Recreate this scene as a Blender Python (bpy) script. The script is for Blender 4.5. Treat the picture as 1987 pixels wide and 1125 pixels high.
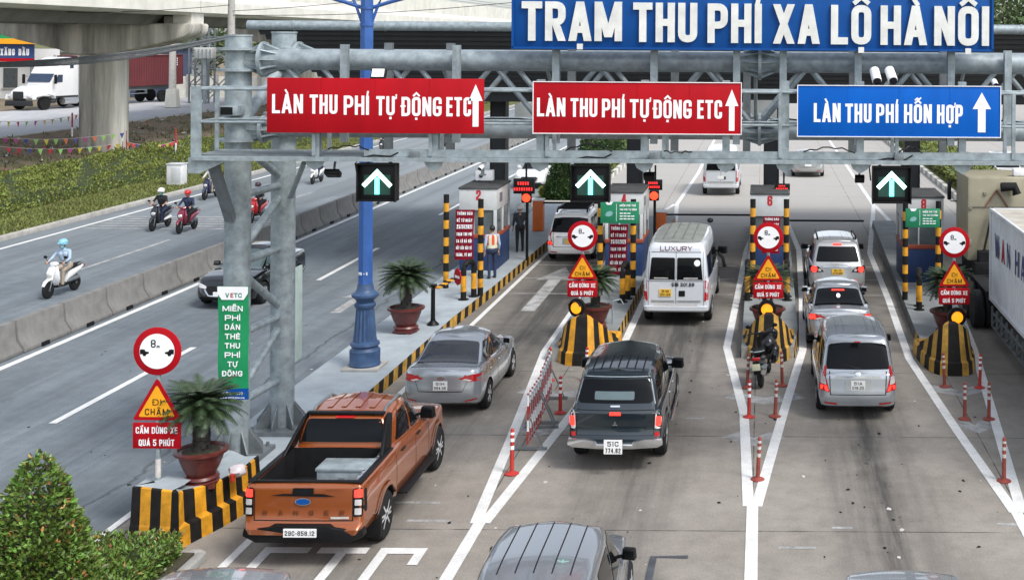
import bpy, bmesh, math, random, unicodedata
from mathutils import Vector, Matrix
from mathutils.bvhtree import BVHTree
from mathutils.geometry import delaunay_2d_cdt
R = math.radians
rnd = random.Random(7)
for o in list(bpy.data.objects):
    bpy.data.objects.remove(o, do_unlink=True)
SC = bpy.context.scene
COL = SC.collection

# ------------------------------------------------------------------ camera, sky, sun, exposure
HC, F, U0, V0, ROLL = 8.1, 2350.0, 1480.0, 80.0, 0.006     # camera height, focal length and principal point in photo pixels
cam = bpy.data.cameras.new('camera')
cam.sensor_width = 36.0
cam.lens = 36.0 * F / 1987.0
cam.shift_x = -(U0 - 993.5) / 1987.0
cam.shift_y = -(562.5 - V0) / 1987.0
cam.clip_start, cam.clip_end = 0.5, 3000.0
camo = bpy.data.objects.new('camera', cam)
COL.objects.link(camo)
camo.matrix_world = Matrix.Translation((0, 0, HC)) @ Matrix.Rotation(R(90), 4, 'X') @ Matrix.Rotation(ROLL, 4, 'Z')
SC.camera = camo

W = bpy.data.worlds.new('World')
SC.world = W
W.use_nodes = True
wn, wl = W.node_tree.nodes, W.node_tree.links
wn.clear()
SUN_EL, SUN_AZ = R(52), R(128)                              # azimuth from +Y towards +X
sky = wn.new('ShaderNodeTexSky')
sky.sky_type = 'NISHITA'
sky.sun_disc = False
sky.sun_elevation = SUN_EL
sky.sun_rotation = SUN_AZ
sky.air_density, sky.dust_density, sky.ozone_density = 1.0, 2.0, 1.0
hs = wn.new('ShaderNodeHueSaturation')
hs.inputs['Saturation'].default_value = 0.42
# broken cloud cover: lightens and greys the sky so that glossy paint has something to mirror
tcw = wn.new('ShaderNodeTexCoord')
mpw = wn.new('ShaderNodeMapping'); mpw.inputs['Scale'].default_value = (1.6, 1.6, 4.0)
nzw = wn.new('ShaderNodeTexNoise'); nzw.inputs['Scale'].default_value = 1.1; nzw.inputs['Detail'].default_value = 2.5
rpw = wn.new('ShaderNodeValToRGB')
rpw.color_ramp.elements[0].position, rpw.color_ramp.elements[0].color = 0.36, (0.78, 0.80, 0.83, 1)
rpw.color_ramp.elements[1].position, rpw.color_ramp.elements[1].color = 0.66, (1.3, 1.3, 1.3, 1)
mxw = wn.new('ShaderNodeMix'); mxw.data_type = 'RGBA'; mxw.blend_type = 'MULTIPLY'; mxw.inputs[0].default_value = 1.0
bgw = wn.new('ShaderNodeBackground'); bgw.inputs['Strength'].default_value = 0.15
oww = wn.new('ShaderNodeOutputWorld')
wl.new(sky.outputs[0], hs.inputs['Color'])
wl.new(tcw.outputs['Generated'], mpw.inputs[0]); wl.new(mpw.outputs[0], nzw.inputs['Vector']); wl.new(nzw.outputs[0], rpw.inputs[0])
wl.new(hs.outputs[0], mxw.inputs[6]); wl.new(rpw.outputs[0], mxw.inputs[7])
wl.new(mxw.outputs[2], bgw.inputs['Color']); wl.new(bgw.outputs[0], oww.inputs['Surface'])

sun = bpy.data.lights.new('sun', 'SUN')
sun.energy, sun.angle, sun.color = 1.5, R(16), (1.0, 0.97, 0.93)
suno = bpy.data.objects.new('sun', sun)
COL.objects.link(suno)
sd = Vector((math.sin(SUN_AZ) * math.cos(SUN_EL), math.cos(SUN_AZ) * math.cos(SUN_EL), math.sin(SUN_EL)))
suno.rotation_euler = sd.to_track_quat('Z', 'Y').to_euler()
suno.location = (20, 20, 60)
SC.view_settings.view_transform = 'Standard'
SC.view_settings.look = 'None'
SC.view_settings.gamma = 1.0
SC.view_settings.use_curve_mapping = False
SC.view_settings.exposure = 0.85
SC.render.engine = 'CYCLES'
SC.cycles.use_denoising = True
SC.cycles.max_bounces = 6
SC.cycles.diffuse_bounces = 3
SC.cycles.glossy_bounces = 3
SC.cycles.transparent_max_bounces = 6

def unroll(u, v):
    du, dv = u - U0, v - V0
    return du + ROLL * dv, dv - ROLL * du
def G(u, v, z=0.0):                                        # where a photo pixel meets the level z
    du, dv = unroll(u, v)
    y = F * (HC - z) / dv
    return Vector((du * y / F, y, z))
def A(u, v, y):                                            # a photo pixel at distance y
    du, dv = unroll(u, v)
    return Vector((du * y / F, y, HC - dv * y / F))

# ------------------------------------------------------------------ materials
MATS = {}
def lin(c):
    return tuple(((x / 12.92) if x <= 0.04045 else ((x + 0.055) / 1.055) ** 2.4) for x in c)
def mat(name, col, rough=0.6, metal=0.0, var=0.12, scale=4.0, bump=0.0, coat=0.0, spec=0.5, island=0.0, emit=None, stretch=None, detail=5, rvar=0.1):
    if name in MATS:
        return MATS[name]
    m = bpy.data.materials.new(name)
    MATS[name] = m
    m.use_nodes = True
    nt = m.node_tree
    n, l = nt.nodes, nt.links
    b = n['Principled BSDF']
    b.inputs['Roughness'].default_value = rough
    b.inputs['Metallic'].default_value = metal
    b.inputs['Specular IOR Level'].default_value = spec
    if coat:
        b.inputs['Coat Weight'].default_value = coat
        b.inputs['Coat Roughness'].default_value = 0.04
    tc = n.new('ShaderNodeTexCoord')
    mp = n.new('ShaderNodeMapping')
    if stretch:
        mp.inputs['Scale'].default_value = stretch
    l.new(tc.outputs['Object'], mp.inputs[0])
    nz = n.new('ShaderNodeTexNoise')
    nz.inputs['Scale'].default_value = scale
    nz.inputs['Detail'].default_value = detail
    nz.inputs['Roughness'].default_value = 0.62
    l.new(mp.outputs[0], nz.inputs['Vector'])
    rp = n.new('ShaderNodeValToRGB')
    lo = tuple(max(0, c * (1 - var)) for c in col) + (1,)
    hi = tuple(min(1, c * (1 + var)) for c in col) + (1,)
    rp.color_ramp.elements[0].position, rp.color_ramp.elements[0].color = 0.3, lo
    rp.color_ramp.elements[1].position, rp.color_ramp.elements[1].color = 0.7, hi
    l.new(nz.outputs[0], rp.inputs[0])
    out = rp.outputs[0]
    if island:
        ge = n.new('ShaderNodeNewGeometry')
        h = n.new('ShaderNodeHueSaturation')
        mr = n.new('ShaderNodeMapRange'); mr.inputs[3].default_value = 1 - island; mr.inputs[4].default_value = 1 + island
        mh = n.new('ShaderNodeMapRange'); mh.inputs[3].default_value = 0.5 - island * 0.06; mh.inputs[4].default_value = 0.5 + island * 0.05
        l.new(ge.outputs['Random Per Island'], mr.inputs[0]); l.new(ge.outputs['Random Per Island'], mh.inputs[0])
        l.new(mr.outputs[0], h.inputs['Value']); l.new(mh.outputs[0], h.inputs['Hue'])
        l.new(out, h.inputs['Color']); out = h.outputs[0]
    l.new(out, b.inputs['Base Color'])
    if rough > 0.15:
        rr = n.new('ShaderNodeMapRange'); rr.inputs[3].default_value = max(0.05, rough - rvar); rr.inputs[4].default_value = min(1, rough + rvar)
        l.new(nz.outputs[0], rr.inputs[0]); l.new(rr.outputs[0], b.inputs['Roughness'])
    if bump:
        bp = n.new('ShaderNodeBump'); bp.inputs['Strength'].default_value = bump; bp.inputs['Distance'].default_value = 0.02
        l.new(nz.outputs[0], bp.inputs['Height']); l.new(bp.outputs[0], b.inputs['Normal'])
    if emit:
        b.inputs['Emission Color'].default_value = tuple(emit[0]) + (1,)
        b.inputs['Emission Strength'].default_value = emit[1]
    return m
def paint(name, col, metal=0.3, rough=0.28, coat=0.7):
    return mat(name, col, rough, metal, 0.025, 1.2, 0, max(coat, 0.9), detail=2, rvar=0.02)

galv = mat('galvanised_steel', (0.275, 0.32, 0.335), 0.5, 0.25, 0.30, 6, 0.05, detail=8)
galvd = mat('galvanised_dark', (0.16, 0.18, 0.19), 0.55, 0.25, 0.22, 6, 0.05)
steel_dark = mat('dark_steel', (0.018, 0.02, 0.022), 0.55, 0.2, 0.25, 5)
black = mat('black_plastic', (0.006, 0.006, 0.0065), 0.45, 0, 0.2, 8, spec=0.25)
black_matte = mat('black_matte', (0.009, 0.009, 0.010), 0.75, 0, 0.3, 6, spec=0.2)
rubber = mat('tyre_rubber', (0.013, 0.013, 0.0135), 0.8, 0, 0.25, 9, 0.1, spec=0.25)
white_paint = mat('white_paint', (0.8, 0.8, 0.8), 0.45, 0, 0.04, 4)
white_letter = mat('white_lettering', (0.86, 0.86, 0.86), 0.5, 0, 0.03, 6)
white_worn = mat('white_letter_worn', (0.68, 0.68, 0.64), 0.5, 0, 0.14, 3.5, detail=8)
sign_red = mat('sign_red', (0.38, 0.004, 0.010), 0.5, 0, 0.16, 1.6, spec=0.15, stretch=(1, 1, .35), detail=8)
sign_blue = mat('sign_blue', (0.001, 0.095, 0.43), 0.5, 0, 0.16, 1.6, spec=0.15, stretch=(1, 1, .35), detail=8)
board_blue = mat('board_blue', (0.004, 0.065, 0.26), 0.5, 0, 0.12, 2.0, spec=0.2)
sign_yellow = mat('sign_yellow', (0.83, 0.36, 0.008), 0.45, 0, 0.06, 4)
sign_green = mat('sign_green', (0.01, 0.20, 0.09), 0.5, 0, 0.1, 3)
banner_green = mat('banner_green', (0.006, 0.245, 0.085), 0.5, 0, 0.08, 3)
banner_red = mat('banner_red', (0.20, 0.006, 0.02), 0.7, 0, 0.12, 3, spec=0.15)
yellow = mat('hazard_yellow', (0.60, 0.275, 0.012), 0.6, 0, 0.42, 4, 0.1, detail=9)
hblack = mat('hazard_black', (0.013, 0.012, 0.011), 0.62, 0, 0.4, 6, 0.1, spec=0.2)
yellow_d = mat('hazard_yellow_dirty', (0.42, 0.235, 0.035), 0.7, 0, 0.4, 5, 0.1, detail=9)
redp = mat('delineator_red', (0.42, 0.028, 0.02), 0.5, 0, 0.15, 5)
redd = mat('delineator_red_dirty', (0.24, 0.045, 0.03), 0.6, 0, 0.3, 6)
white_d = mat('reflective_white_dirty', (0.5, 0.47, 0.44), 0.6, 0, 0.2, 8)
lampblue = mat('lamp_post_blue', (0.03, 0.098, 0.31), 0.4, 0, 0.15, 3, 0.05)
lampblue2 = mat('lamp_base_blue', (0.035, 0.075, 0.16), 0.5, 0, 0.3, 5, 0.1)
conc = mat('concrete', (0.36, 0.345, 0.315), 0.85, 0, 0.22, 2.2, 0.15, detail=9)
conc_light = mat('concrete_light', (0.62, 0.60, 0.53), 0.85, 0, 0.14, 0.8, 0.1, detail=8)
conc_stain = mat('concrete_stained', (0.40, 0.38, 0.33), 0.85, 0, 0.75, 1.3, 0.15, stretch=(1, 1, 0.09), detail=9)
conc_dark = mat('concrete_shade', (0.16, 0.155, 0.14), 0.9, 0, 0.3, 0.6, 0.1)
barrier_c = mat('barrier_concrete', (0.175, 0.17, 0.16), 0.88, 0, 0.25, 2.5, 0.2, detail=9)
kerb_grey = mat('kerb_grey', (0.30, 0.30, 0.28), 0.85, 0, 0.25, 3, 0.15)
kerb_dark = mat('kerb_dark', (0.09, 0.09, 0.085), 0.8, 0, 0.4, 3, 0.15)
island_top = mat('island_paint', (0.32, 0.36, 0.38), 0.75, 0, 0.16, 1.8, 0.08, detail=9)
island_grey = mat('island_concrete', (0.20, 0.215, 0.215), 0.8, 0, 0.25, 1.8, 0.1, detail=9)
terracotta = mat('pot_glaze', (0.10, 0.022, 0.018), 0.35, 0, 0.3, 7, 0.05)
cable_grey = mat('cable_sheath', (0.085, 0.095, 0.10), 0.7, 0, 0.2, 4)
soil = mat('soil', (0.05, 0.045, 0.025), 0.95, 0, 0.4, 12, 0.5)
bark = mat('bark', (0.045, 0.04, 0.034), 0.9, 0, 0.4, 14, 0.8, stretch=(1, 1, 3))
frond = mat('cycad_leaf', (0.03, 0.052, 0.02), 0.5, 0, 0.25, 5, island=0.4)
leaf = mat('leaf_green', (0.105, 0.165, 0.028), 0.42, 0, 0.3, 5, island=0.7)
leaf2 = mat('leaf_dark', (0.04, 0.085, 0.02), 0.5, 0, 0.3, 5, island=0.5)
leaf_red = mat('leaf_new_red', (0.36, 0.17, 0.06), 0.5, 0, 0.3, 5, island=0.4)
hedge_m = mat('hedge_leaf', (0.155, 0.185, 0.035), 0.55, 0, 0.3, 1.0, island=0.55)
tree_m = mat('tree_leaf', (0.06, 0.095, 0.025), 0.55, 0, 0.3, 1.0, island=0.5)
glass = mat('car_glass', (0.006, 0.007, 0.008), 0.05, 0, 0.1, 2, 0, 0, 0.14)
glass_l = mat('car_glass_pale', (0.06, 0.085, 0.085), 0.08, 0, 0.15, 3, 0, 0, 1.0)
chrome = mat('chrome', (0.62, 0.63, 0.64), 0.16, 0.9, 0.05, 3)
alloy = mat('alloy_rim', (0.52, 0.53, 0.54), 0.35, 0.3, 0.08, 6)
tail_red = mat('tail_red', (0.42, 0.01, 0.012), 0.2, 0, 0.1, 9, coat=0.5)
brake = mat('brake_lamp', (0.8, 0.03, 0.02), 0.25, 0, 0.1, 9, emit=((1.0, 0.03, 0.02), 1.6))
lens_w = mat('lens_clear', (0.62, 0.60, 0.58), 0.15, 0.2, 0.12, 9, coat=0.5)
glass_r = mat('car_glass_mirrored', (0.03, 0.033, 0.036), 0.07, 0, 0.2, 2, 0, 0, 0.9)
plate_w = mat('plate_white', (0.78, 0.78, 0.76), 0.5, 0, 0.04, 9)
plate_y = mat('plate_yellow', (0.75, 0.45, 0.05), 0.5, 0, 0.04, 9)
silver = paint('paint_silver', (0.40, 0.425, 0.45), 0.6, 0.26)
silver2 = paint('paint_silver_warm', (0.40, 0.405, 0.40), 0.5, 0.3)
grey_p = paint('paint_grey', (0.27, 0.285, 0.30), 0.6, 0.24)
grey_l = paint('paint_grey_light', (0.38, 0.40, 0.42), 0.6, 0.24)
orange_p = paint('paint_orange', (0.31, 0.079, 0.017), 0.35, 0.25)
navy_p = paint('paint_navy', (0.010, 0.019, 0.025), 0.3, 0.22)
purple_p = paint('paint_violet', (0.03, 0.03, 0.085), 0.4, 0.25)
black_p = paint('paint_black', (0.005, 0.006, 0.007), 0.1, 0.16)
white_p = paint('paint_white', (0.74, 0.74, 0.73), 0.0, 0.3)
vanwhite = paint('paint_van', (0.60, 0.63, 0.66), 0.1, 0.32)
vanroof = mat('van_roof', (0.20, 0.21, 0.19), 0.6, 0, 0.25, 2.5, detail=8)
roof_dark = mat('booth_roof', (0.055, 0.058, 0.058), 0.8, 0, 0.3, 3, 0.1)
booth_wall = mat('booth_wall', (0.50, 0.51, 0.50), 0.7, 0, 0.1, 2.5)
booth_blue = mat('booth_blue', (0.010, 0.033, 0.11), 0.6, 0, 0.2, 2.5)
booth_stripe = mat('booth_stripe', (0.28, 0.055, 0.025), 0.6, 0, 0.15, 3)
orange_box = mat('barrier_cabinet', (0.52, 0.11, 0.015), 0.5, 0, 0.15, 3)

# ------------------------------------------------------------------ helpers: properties
def tag(o, label=None, cat=None, group=None, kind=None):
    if label: o['label'] = label
    if cat: o['category'] = cat
    if group: o['group'] = group
    if kind: o['kind'] = kind
    return o
def thing(name, label, cat, loc=(0, 0, 0), rz=0.0, group=None):
    o = bpy.data.objects.new(name, None)
    COL.objects.link(o)
    o.location = loc
    o.rotation_euler = (0, 0, rz)
    o.empty_display_size = 0.2
    return tag(o, label, cat, group)
def dup(root, label=None, loc=None, rz=None):
    def cp(o, par):
        c = o.copy(); COL.objects.link(c); c.parent = par
        for ch in KIDS.get(o, []):
            KIDS.setdefault(c, []).append(cp(ch, c))
        return c
    r = cp(root, None)
    if label: r['label'] = label
    if loc is not None: r.location = loc
    if rz is not None: r.rotation_euler = (0, 0, rz)
    return r
KIDS = {}

# ------------------------------------------------------------------ helpers: a mesh collected from simple shapes
def basis(d):
    d = d.normalized()
    a = Vector((0, 0, 1)) if abs(d.z) < 0.9 else Vector((1, 0, 0))
    x = a.cross(d).normalized()
    return x, d.cross(x)
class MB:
    def __init__(s):
        s.v, s.f, s.m = [], [], []
    def add(s, vs, fs, mi=0):
        o = len(s.v)
        s.v += [tuple(p) for p in vs]
        for f in fs:
            s.f.append([o + i for i in f]); s.m.append(mi)
        return s
    def box(s, c, d, mi=0, M=None, top=None):
        x, y, z = (k / 2 for k in d)
        tx, ty = top if top else (1, 1)
        vs = [Vector(p) for p in ((-x, -y, -z), (x, -y, -z), (x, y, -z), (-x, y, -z), (-x * tx, -y * ty, z), (x * tx, -y * ty, z), (x * tx, y * ty, z), (-x * tx, y * ty, z))]
        if M is not None: vs = [M @ p for p in vs]
        c = Vector(c)
        return s.add([p + c for p in vs], [(3, 2, 1, 0), (4, 5, 6, 7), (0, 1, 5, 4), (1, 2, 6, 5), (2, 3, 7, 6), (3, 0, 4, 7)], mi)
    def bar(s, p, q, w, h, mi=0):
        p, q = Vector(p), Vector(q)
        x, y = basis(q - p)
        vs = [a + x * i * w / 2 + y * j * h / 2 for a in (p, q) for i, j in ((-1, -1), (1, -1), (1, 1), (-1, 1))]
        return s.add(vs, [(3, 2, 1, 0), (4, 5, 6, 7), (0, 1, 5, 4), (1, 2, 6, 5), (2, 3, 7, 6), (3, 0, 4, 7)], mi)
    def tube(s, p, q, r, r2=None, n=12, mi=0, cap=True):
        p, q = Vector(p), Vector(q)
        r2 = r if r2 is None else r2
        x, y = basis(q - p)
        vs = [a + (x * math.cos(t) + y * math.sin(t)) * rr for a, rr in ((p, r), (q, r2)) for t in (2 * math.pi * i / n for i in range(n))]
        fs = [(i, (i + 1) % n, n + (i + 1) % n, n + i) for i in range(n)]
        if cap: fs += [tuple(range(n))[::-1], tuple(range(n, 2 * n))]
        return s.add(vs, fs, mi)
    def path(s, pts, r, n=8, mi=0):
        pts = [Vector(p) for p in pts]
        vs, fs = [], []
        for i, p in enumerate(pts):
            d = pts[min(i + 1, len(pts) - 1)] - pts[max(i - 1, 0)]
            x, y = basis(d)
            vs += [p + (x * math.cos(2 * math.pi * k / n) + y * math.sin(2 * math.pi * k / n)) * r for k in range(n)]
        for i in range(len(pts) - 1):
            fs += [(i * n + k, i * n + (k + 1) % n, (i + 1) * n + (k + 1) % n, (i + 1) * n + k) for k in range(n)]
        fs += [tuple(range(n))[::-1], tuple(range((len(pts) - 1) * n, len(pts) * n))]
        return s.add(vs, fs, mi)
    def lathe(s, prof, c=(0, 0, 0), n=24, mi=0, axis='Z', fl=0, fn=0, mis=None):
        vs, c = [], Vector(c)
        for r, z in prof:
            for k in range(n):
                t = 2 * math.pi * k / n
                rr = r * (1 - fl * (0.5 + 0.5 * math.cos(fn * t))) if fl else r
                p = (rr * math.cos(t), rr * math.sin(t), z)
                if axis == 'X': p = (z, rr * math.cos(t), rr * math.sin(t))
                elif axis == 'Y': p = (rr * math.cos(t), z, -rr * math.sin(t))
                vs.append(c + Vector(p))
        o = len(s.v)
        s.v += [tuple(p) for p in vs]
        for i in range(len(prof) - 1):
            for k in range(n):
                s.f.append([o + i * n + k, o + i * n + (k + 1) % n, o + (i + 1) * n + (k + 1) % n, o + (i + 1) * n + k])
                s.m.append(mis[i] if mis else mi)
        if prof[0][0] > 1e-6: s.f.append([o + k for k in range(n)][::-1]); s.m.append(mis[0] if mis else mi)
        if prof[-1][0] > 1e-6: s.f.append([o + (len(prof) - 1) * n + k for k in range(n)]); s.m.append(mis[-1] if mis else mi)
        return s
    def prism(s, poly, f3, d0, d1, mi=0, mside=None):                      # a polygon drawn in 2-D, f3(a, b, depth) puts it in the scene
        n = len(poly)
        vs = [f3(a, b, d0) for a, b in poly] + [f3(a, b, d1) for a, b in poly]
        s.add(vs, [tuple(range(n))[::-1], tuple(range(n, 2 * n))], mi)
        o = len(s.v) - 2 * n
        for i in range(n):
            j = (i + 1) % n
            s.f.append([o + i, o + j, o + n + j, o + n + i]); s.m.append(mi if mside is None else mside)
        return s
    def sphere(s, c, r, mi=0, n=12, sc=(1, 1, 1), m=8):
        prof = [(max(0.0001, r * math.sin(math.pi * i / m)), -r * math.cos(math.pi * i / m)) for i in range(m + 1)]
        o = len(s.v)
        s.lathe(prof, (0, 0, 0), n, mi)
        for i in range(o, len(s.v)):
            p = s.v[i]; s.v[i] = (c[0] + p[0] * sc[0], c[1] + p[1] * sc[1], c[2] + p[2] * sc[2])
        return s
    ns = 0
    def strip(s, pts, w, z=0.003, mi=0):
        s.ns += 1; z = z + .00035 * (s.ns % 12)                            # crossing lines never share a plane                                   # a flat painted line along points of the ground
        pts = [Vector((p[0], p[1], 0)) for p in pts]
        vs, fs = [], []
        for i, p in enumerate(pts):
            d = (pts[min(i + 1, len(pts) - 1)] - pts[max(i - 1, 0)]).normalized()
            nrm = Vector((-d.y, d.x, 0)) * w / 2
            vs += [(p.x + nrm.x, p.y + nrm.y, z), (p.x - nrm.x, p.y - nrm.y, z)]
        fs = [(2 * i, 2 * i + 1, 2 * i + 3, 2 * i + 2) for i in range(len(pts) - 1)]
        return s.add(vs, fs, mi)
    def loft(s, rings, mi=0, cap=True):
        n = len(rings[0]); o = len(s.v)
        for r in rings: s.v += [tuple(p) for p in r]
        for i in range(len(rings) - 1):
            for k in range(n):
                s.f.append([o + i * n + k, o + i * n + (k + 1) % n, o + (i + 1) * n + (k + 1) % n, o + (i + 1) * n + k]); s.m.append(mi)
        if cap:
            s.f.append([o + k for k in range(n)][::-1]); s.m.append(mi)
            s.f.append([o + (len(rings) - 1) * n + k for k in range(n)]); s.m.append(mi)
        return s
    def mesh(s, name, mats, bev=0, sm=35, fix=True):
        me = bpy.data.meshes.new(name)
        me.from_pydata(s.v, [], s.f)
        for m in (mats if isinstance(mats, (list, tuple)) else [mats]): me.materials.append(m)
        me.polygons.foreach_set('material_index', s.m)
        if bev or fix:
            bm = bmesh.new(); bm.from_mesh(me)
            if fix: bmesh.ops.recalc_face_normals(bm, faces=bm.faces)
            if bev:
                es = [e for e in bm.edges if len(e.link_faces) == 2 and e.calc_face_angle(0) > 0.5]
                bmesh.ops.bevel(bm, geom=es, offset=bev, offset_type='OFFSET', segments=2, profile=0.5, affect='EDGES', clamp_overlap=True)
            bm.to_mesh(me); bm.free()
        if sm:
            me.polygons.foreach_set('use_smooth', [True] * len(me.polygons))
            me.set_sharp_from_angle(angle=R(sm))
        me.update()
        return me
    def build(s, name, mats, parent=None, bev=0, sm=35, loc=None, fix=True):
        return link(name, s.mesh(name, mats, bev, sm, fix), parent, loc)
def link(name, me, parent=None, loc=None):
    o = bpy.data.objects.new(name, me)
    COL.objects.link(o)
    if loc is not None: o.location = loc
    if parent is not None:
        o.parent = parent
        KIDS.setdefault(parent, []).append(o)
    return o

# ------------------------------------------------------------------ helpers: block lettering, each stroke a polygon, joined per letter
# a stroke is 'P' a square-ended line (points may carry a corner rounding 1), 'C' the same closed, 'D' a slanted stem cut level at both ends
GL = {
 'A': [('D', .0, 0, .5, 1), ('D', 1, 0, .5, 1), ('P', (.22, .25), (.78, .25))],
 'B': [('P', (0, 0), (0, 1)), ('P', (0, 1), (.9, 1, 1), (.9, .52, 1), (0, .52)), ('P', (0, .52), (1, .52, 1), (1, 0, 1), (0, 0))],
 'C': [('P', (1, .76), (1, 1, 1), (0, 1, 1), (0, 0, 1), (1, 0, 1), (1, .24))],
 'D': [('C', (0, 0), (0, 1), (1, 1, 1), (1, 0, 1))],
 'E': [('P', (1, 1), (0, 1), (0, 0), (1, 0)), ('P', (0, .52), (.85, .52))],
 'F': [('P', (1, 1), (0, 1), (0, 0)), ('P', (0, .5), (.85, .5))],
 'G': [('P', (1, .76), (1, 1, 1), (0, 1, 1), (0, 0, 1), (1, 0, 1), (1, .44), (.62, .44))],
 'H': [('P', (0, 0), (0, 1)), ('P', (1, 0), (1, 1)), ('P', (0, .5), (1, .5))],
 'I': [('P', (.5, 0), (.5, 1))],
 'K': [('P', (0, 0), (0, 1)), ('D', .1, .42, 1, 1), ('D', .35, .55, 1, 0)],
 'L': [('P', (0, 1), (0, 0), (1, 0))],
 'M': [('P', (0, 0), (0, 1)), ('P', (1, 0), (1, 1)), ('D', 0, 1, .5, .1), ('D', 1, 1, .5, .1)],
 'N': [('P', (0, 0), (0, 1)), ('P', (1, 0), (1, 1)), ('D', 0, 1, 1, 0)],
 'O': [('C', (0, 0, 1), (0, 1, 1), (1, 1, 1), (1, 0, 1))],
 'P': [('P', (0, 0), (0, 1)), ('P', (0, 1), (1, 1, 1), (1, .44, 1), (0, .44))],
 'Q': [('C', (0, 0, 1), (0, 1, 1), (1, 1, 1), (1, 0, 1)), ('D', .55, .28, 1.05, -.05)],
 'R': [('P', (0, 0), (0, 1)), ('P', (0, 1), (1, 1, 1), (1, .47, 1), (0, .47)), ('D', .5, .47, 1, 0)],
 'S': [('P', (1, .76), (1, 1, 1), (0, 1, 1), (0, .53, 1), (1, .47, 1), (1, 0, 1), (0, 0, 1), (0, .24))],
 'T': [('P', (0, 1), (1, 1)), ('P', (.5, 0), (.5, 1))],
 'U': [('P', (0, 1), (0, 0, 1), (1, 0, 1), (1, 1))],
 'V': [('D', 0, 1, .5, 0), ('D', 1, 1, .5, 0)],
 'W': [('D', 0, 1, .25, 0), ('D', .5, 1, .25, 0), ('D', .5, 1, .75, 0), ('D', 1, 1, .75, 0)],
 'X': [('D', 0, 0, 1, 1), ('D', 0, 1, 1, 0)],
 'Y': [('D', 0, 1, .5, .45), ('D', 1, 1, .5, .45), ('P', (.5, 0), (.5, .5))],
 '0': [('C', (0, 0, 1), (0, 1, 1), (1, 1, 1), (1, 0, 1))],
 '1': [('P', (.6, 0), (.6, 1)), ('D', .15, .76, .6, 1)],
 '2': [('P', (0, .74), (0, 1, 1), (1, 1, 1), (1, .55, 1), (0, .2), (0, 0), (1, 0))],
 '3': [('P', (0, .8), (0, 1, 1), (1, 1, 1), (1, .52, 1), (.35, .52)), ('P', (.35, .52), (1, .52, 1), (1, 0, 1), (0, 0, 1), (0, .2))],
 '4': [('D', .7, 1, 0, .28), ('P', (0, .28), (1, .28)), ('P', (.74, 0), (.74, 1))],
 '5': [('P', (1, 1), (0, 1), (0, .58), (1, .58, 1), (1, 0, 1), (0, 0, 1), (0, .2))],
 '6': [('P', (1, .82), (1, 1, 1), (0, 1, 1), (0, 0, 1), (1, 0, 1), (1, .56, 1), (0, .56))],
 '7': [('P', (0, 1), (1, 1)), ('D', 1, 1, .35, 0)],
 '8': [('C', (0, .5, 1), (0, 1, 1), (1, 1, 1), (1, .5, 1)), ('C', (0, 0, 1), (0, .52, 1), (1, .52, 1), (1, 0, 1))],
 '9': [('P', (0, .18), (0, 0, 1), (1, 0, 1), (1, 1, 1), (0, 1, 1), (0, .44, 1), (1, .44))],
 '-': [('P', (.1, .45), (.9, .45))], '.': [('P', (.5, 0), (.5, .001))], ',': [('P', (.5, .03), (.4, -.12))], '/': [('D', .1, 0, .9, 1)],
 'm': [('P', (0, 0), (0, .5, 1), (.5, .5, 1), (.5, 0)), ('P', (.5, .5), (1, .5, 1), (1, 0))], '*': [('P', (.5, .3), (.5, .6)), ('P', (.2, .45), (.8, .45))],
}
GW = {'I': 0, '1': .55, 'M': 1.35, 'W': 1.55, 'L': .85, 'E': .85, 'F': .85, '.': 0, ',': .1, '-': .6, '/': .7, 'm': 1.2, 'X': 1.1, 'A': 1.12, 'V': 1.1, '*': .6, 'T': 1.0}
def stroke_poly(pts, t, closed=False):
    P, n = [], len(pts)
    for i, p in enumerate(pts):                                            # round the marked corners
        a, b = pts[i - 1] if (i or closed) else None, pts[(i + 1) % n] if (i < n - 1 or closed) else None
        q = Vector(p[:2])
        if len(p) > 2 and p[2] and a is not None and b is not None:
            va, vb = Vector(a[:2]) - q, Vector(b[:2]) - q
            r = min(va.length, vb.length) * 0.5 if p[2] == 1 else min(p[2], va.length * .5, vb.length * .5)
            s0, s1 = q + va.normalized() * r, q + vb.normalized() * r
            for k in range(6):
                w = k / 5
                P.append(s0 * (1 - w) ** 2 + q * 2 * w * (1 - w) + s1 * w * w)
        else: P.append(q)
    Q = [P[0]]
    for p in P[1:]:
        if (p - Q[-1]).length > 1e-5: Q.append(p)
    if closed and (Q[0] - Q[-1]).length < 1e-5: Q.pop()
    if not closed:
        Q[0] = Q[0] + (Q[0] - Q[1]).normalized() * t / 2
        Q[-1] = Q[-1] + (Q[-1] - Q[-2]).normalized() * t / 2
    L, Rr, n = [], [], len(Q)
    for i, p in enumerate(Q):
        d0 = (p - Q[i - 1]).normalized() if (i or closed) else None
        d1 = (Q[(i + 1) % n] - p).normalized() if (i < n - 1 or closed) else None
        d0 = d0 or d1; d1 = d1 or d0
        n0, n1 = Vector((-d0.y, d0.x)), Vector((-d1.y, d1.x))
        m = n0 + n1
        m = m / max(0.35, m.length_squared / 2) if m.length > 1e-4 else n0
        L.append(p + m * t / 2); Rr.append(p - m * t / 2)
    if closed:
        return [[L[i], L[(i + 1) % n], Rr[(i + 1) % n], Rr[i]] for i in range(n)]
    return [[L[i], L[i + 1], Rr[i + 1], Rr[i]] for i in range(n - 1)]
def ccw(q):
    a = sum(q[i].x * q[(i + 1) % len(q)].y - q[(i + 1) % len(q)].x * q[i].y for i in range(len(q)))
    return q if a > 0 else q[::-1]
GC = {}
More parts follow.
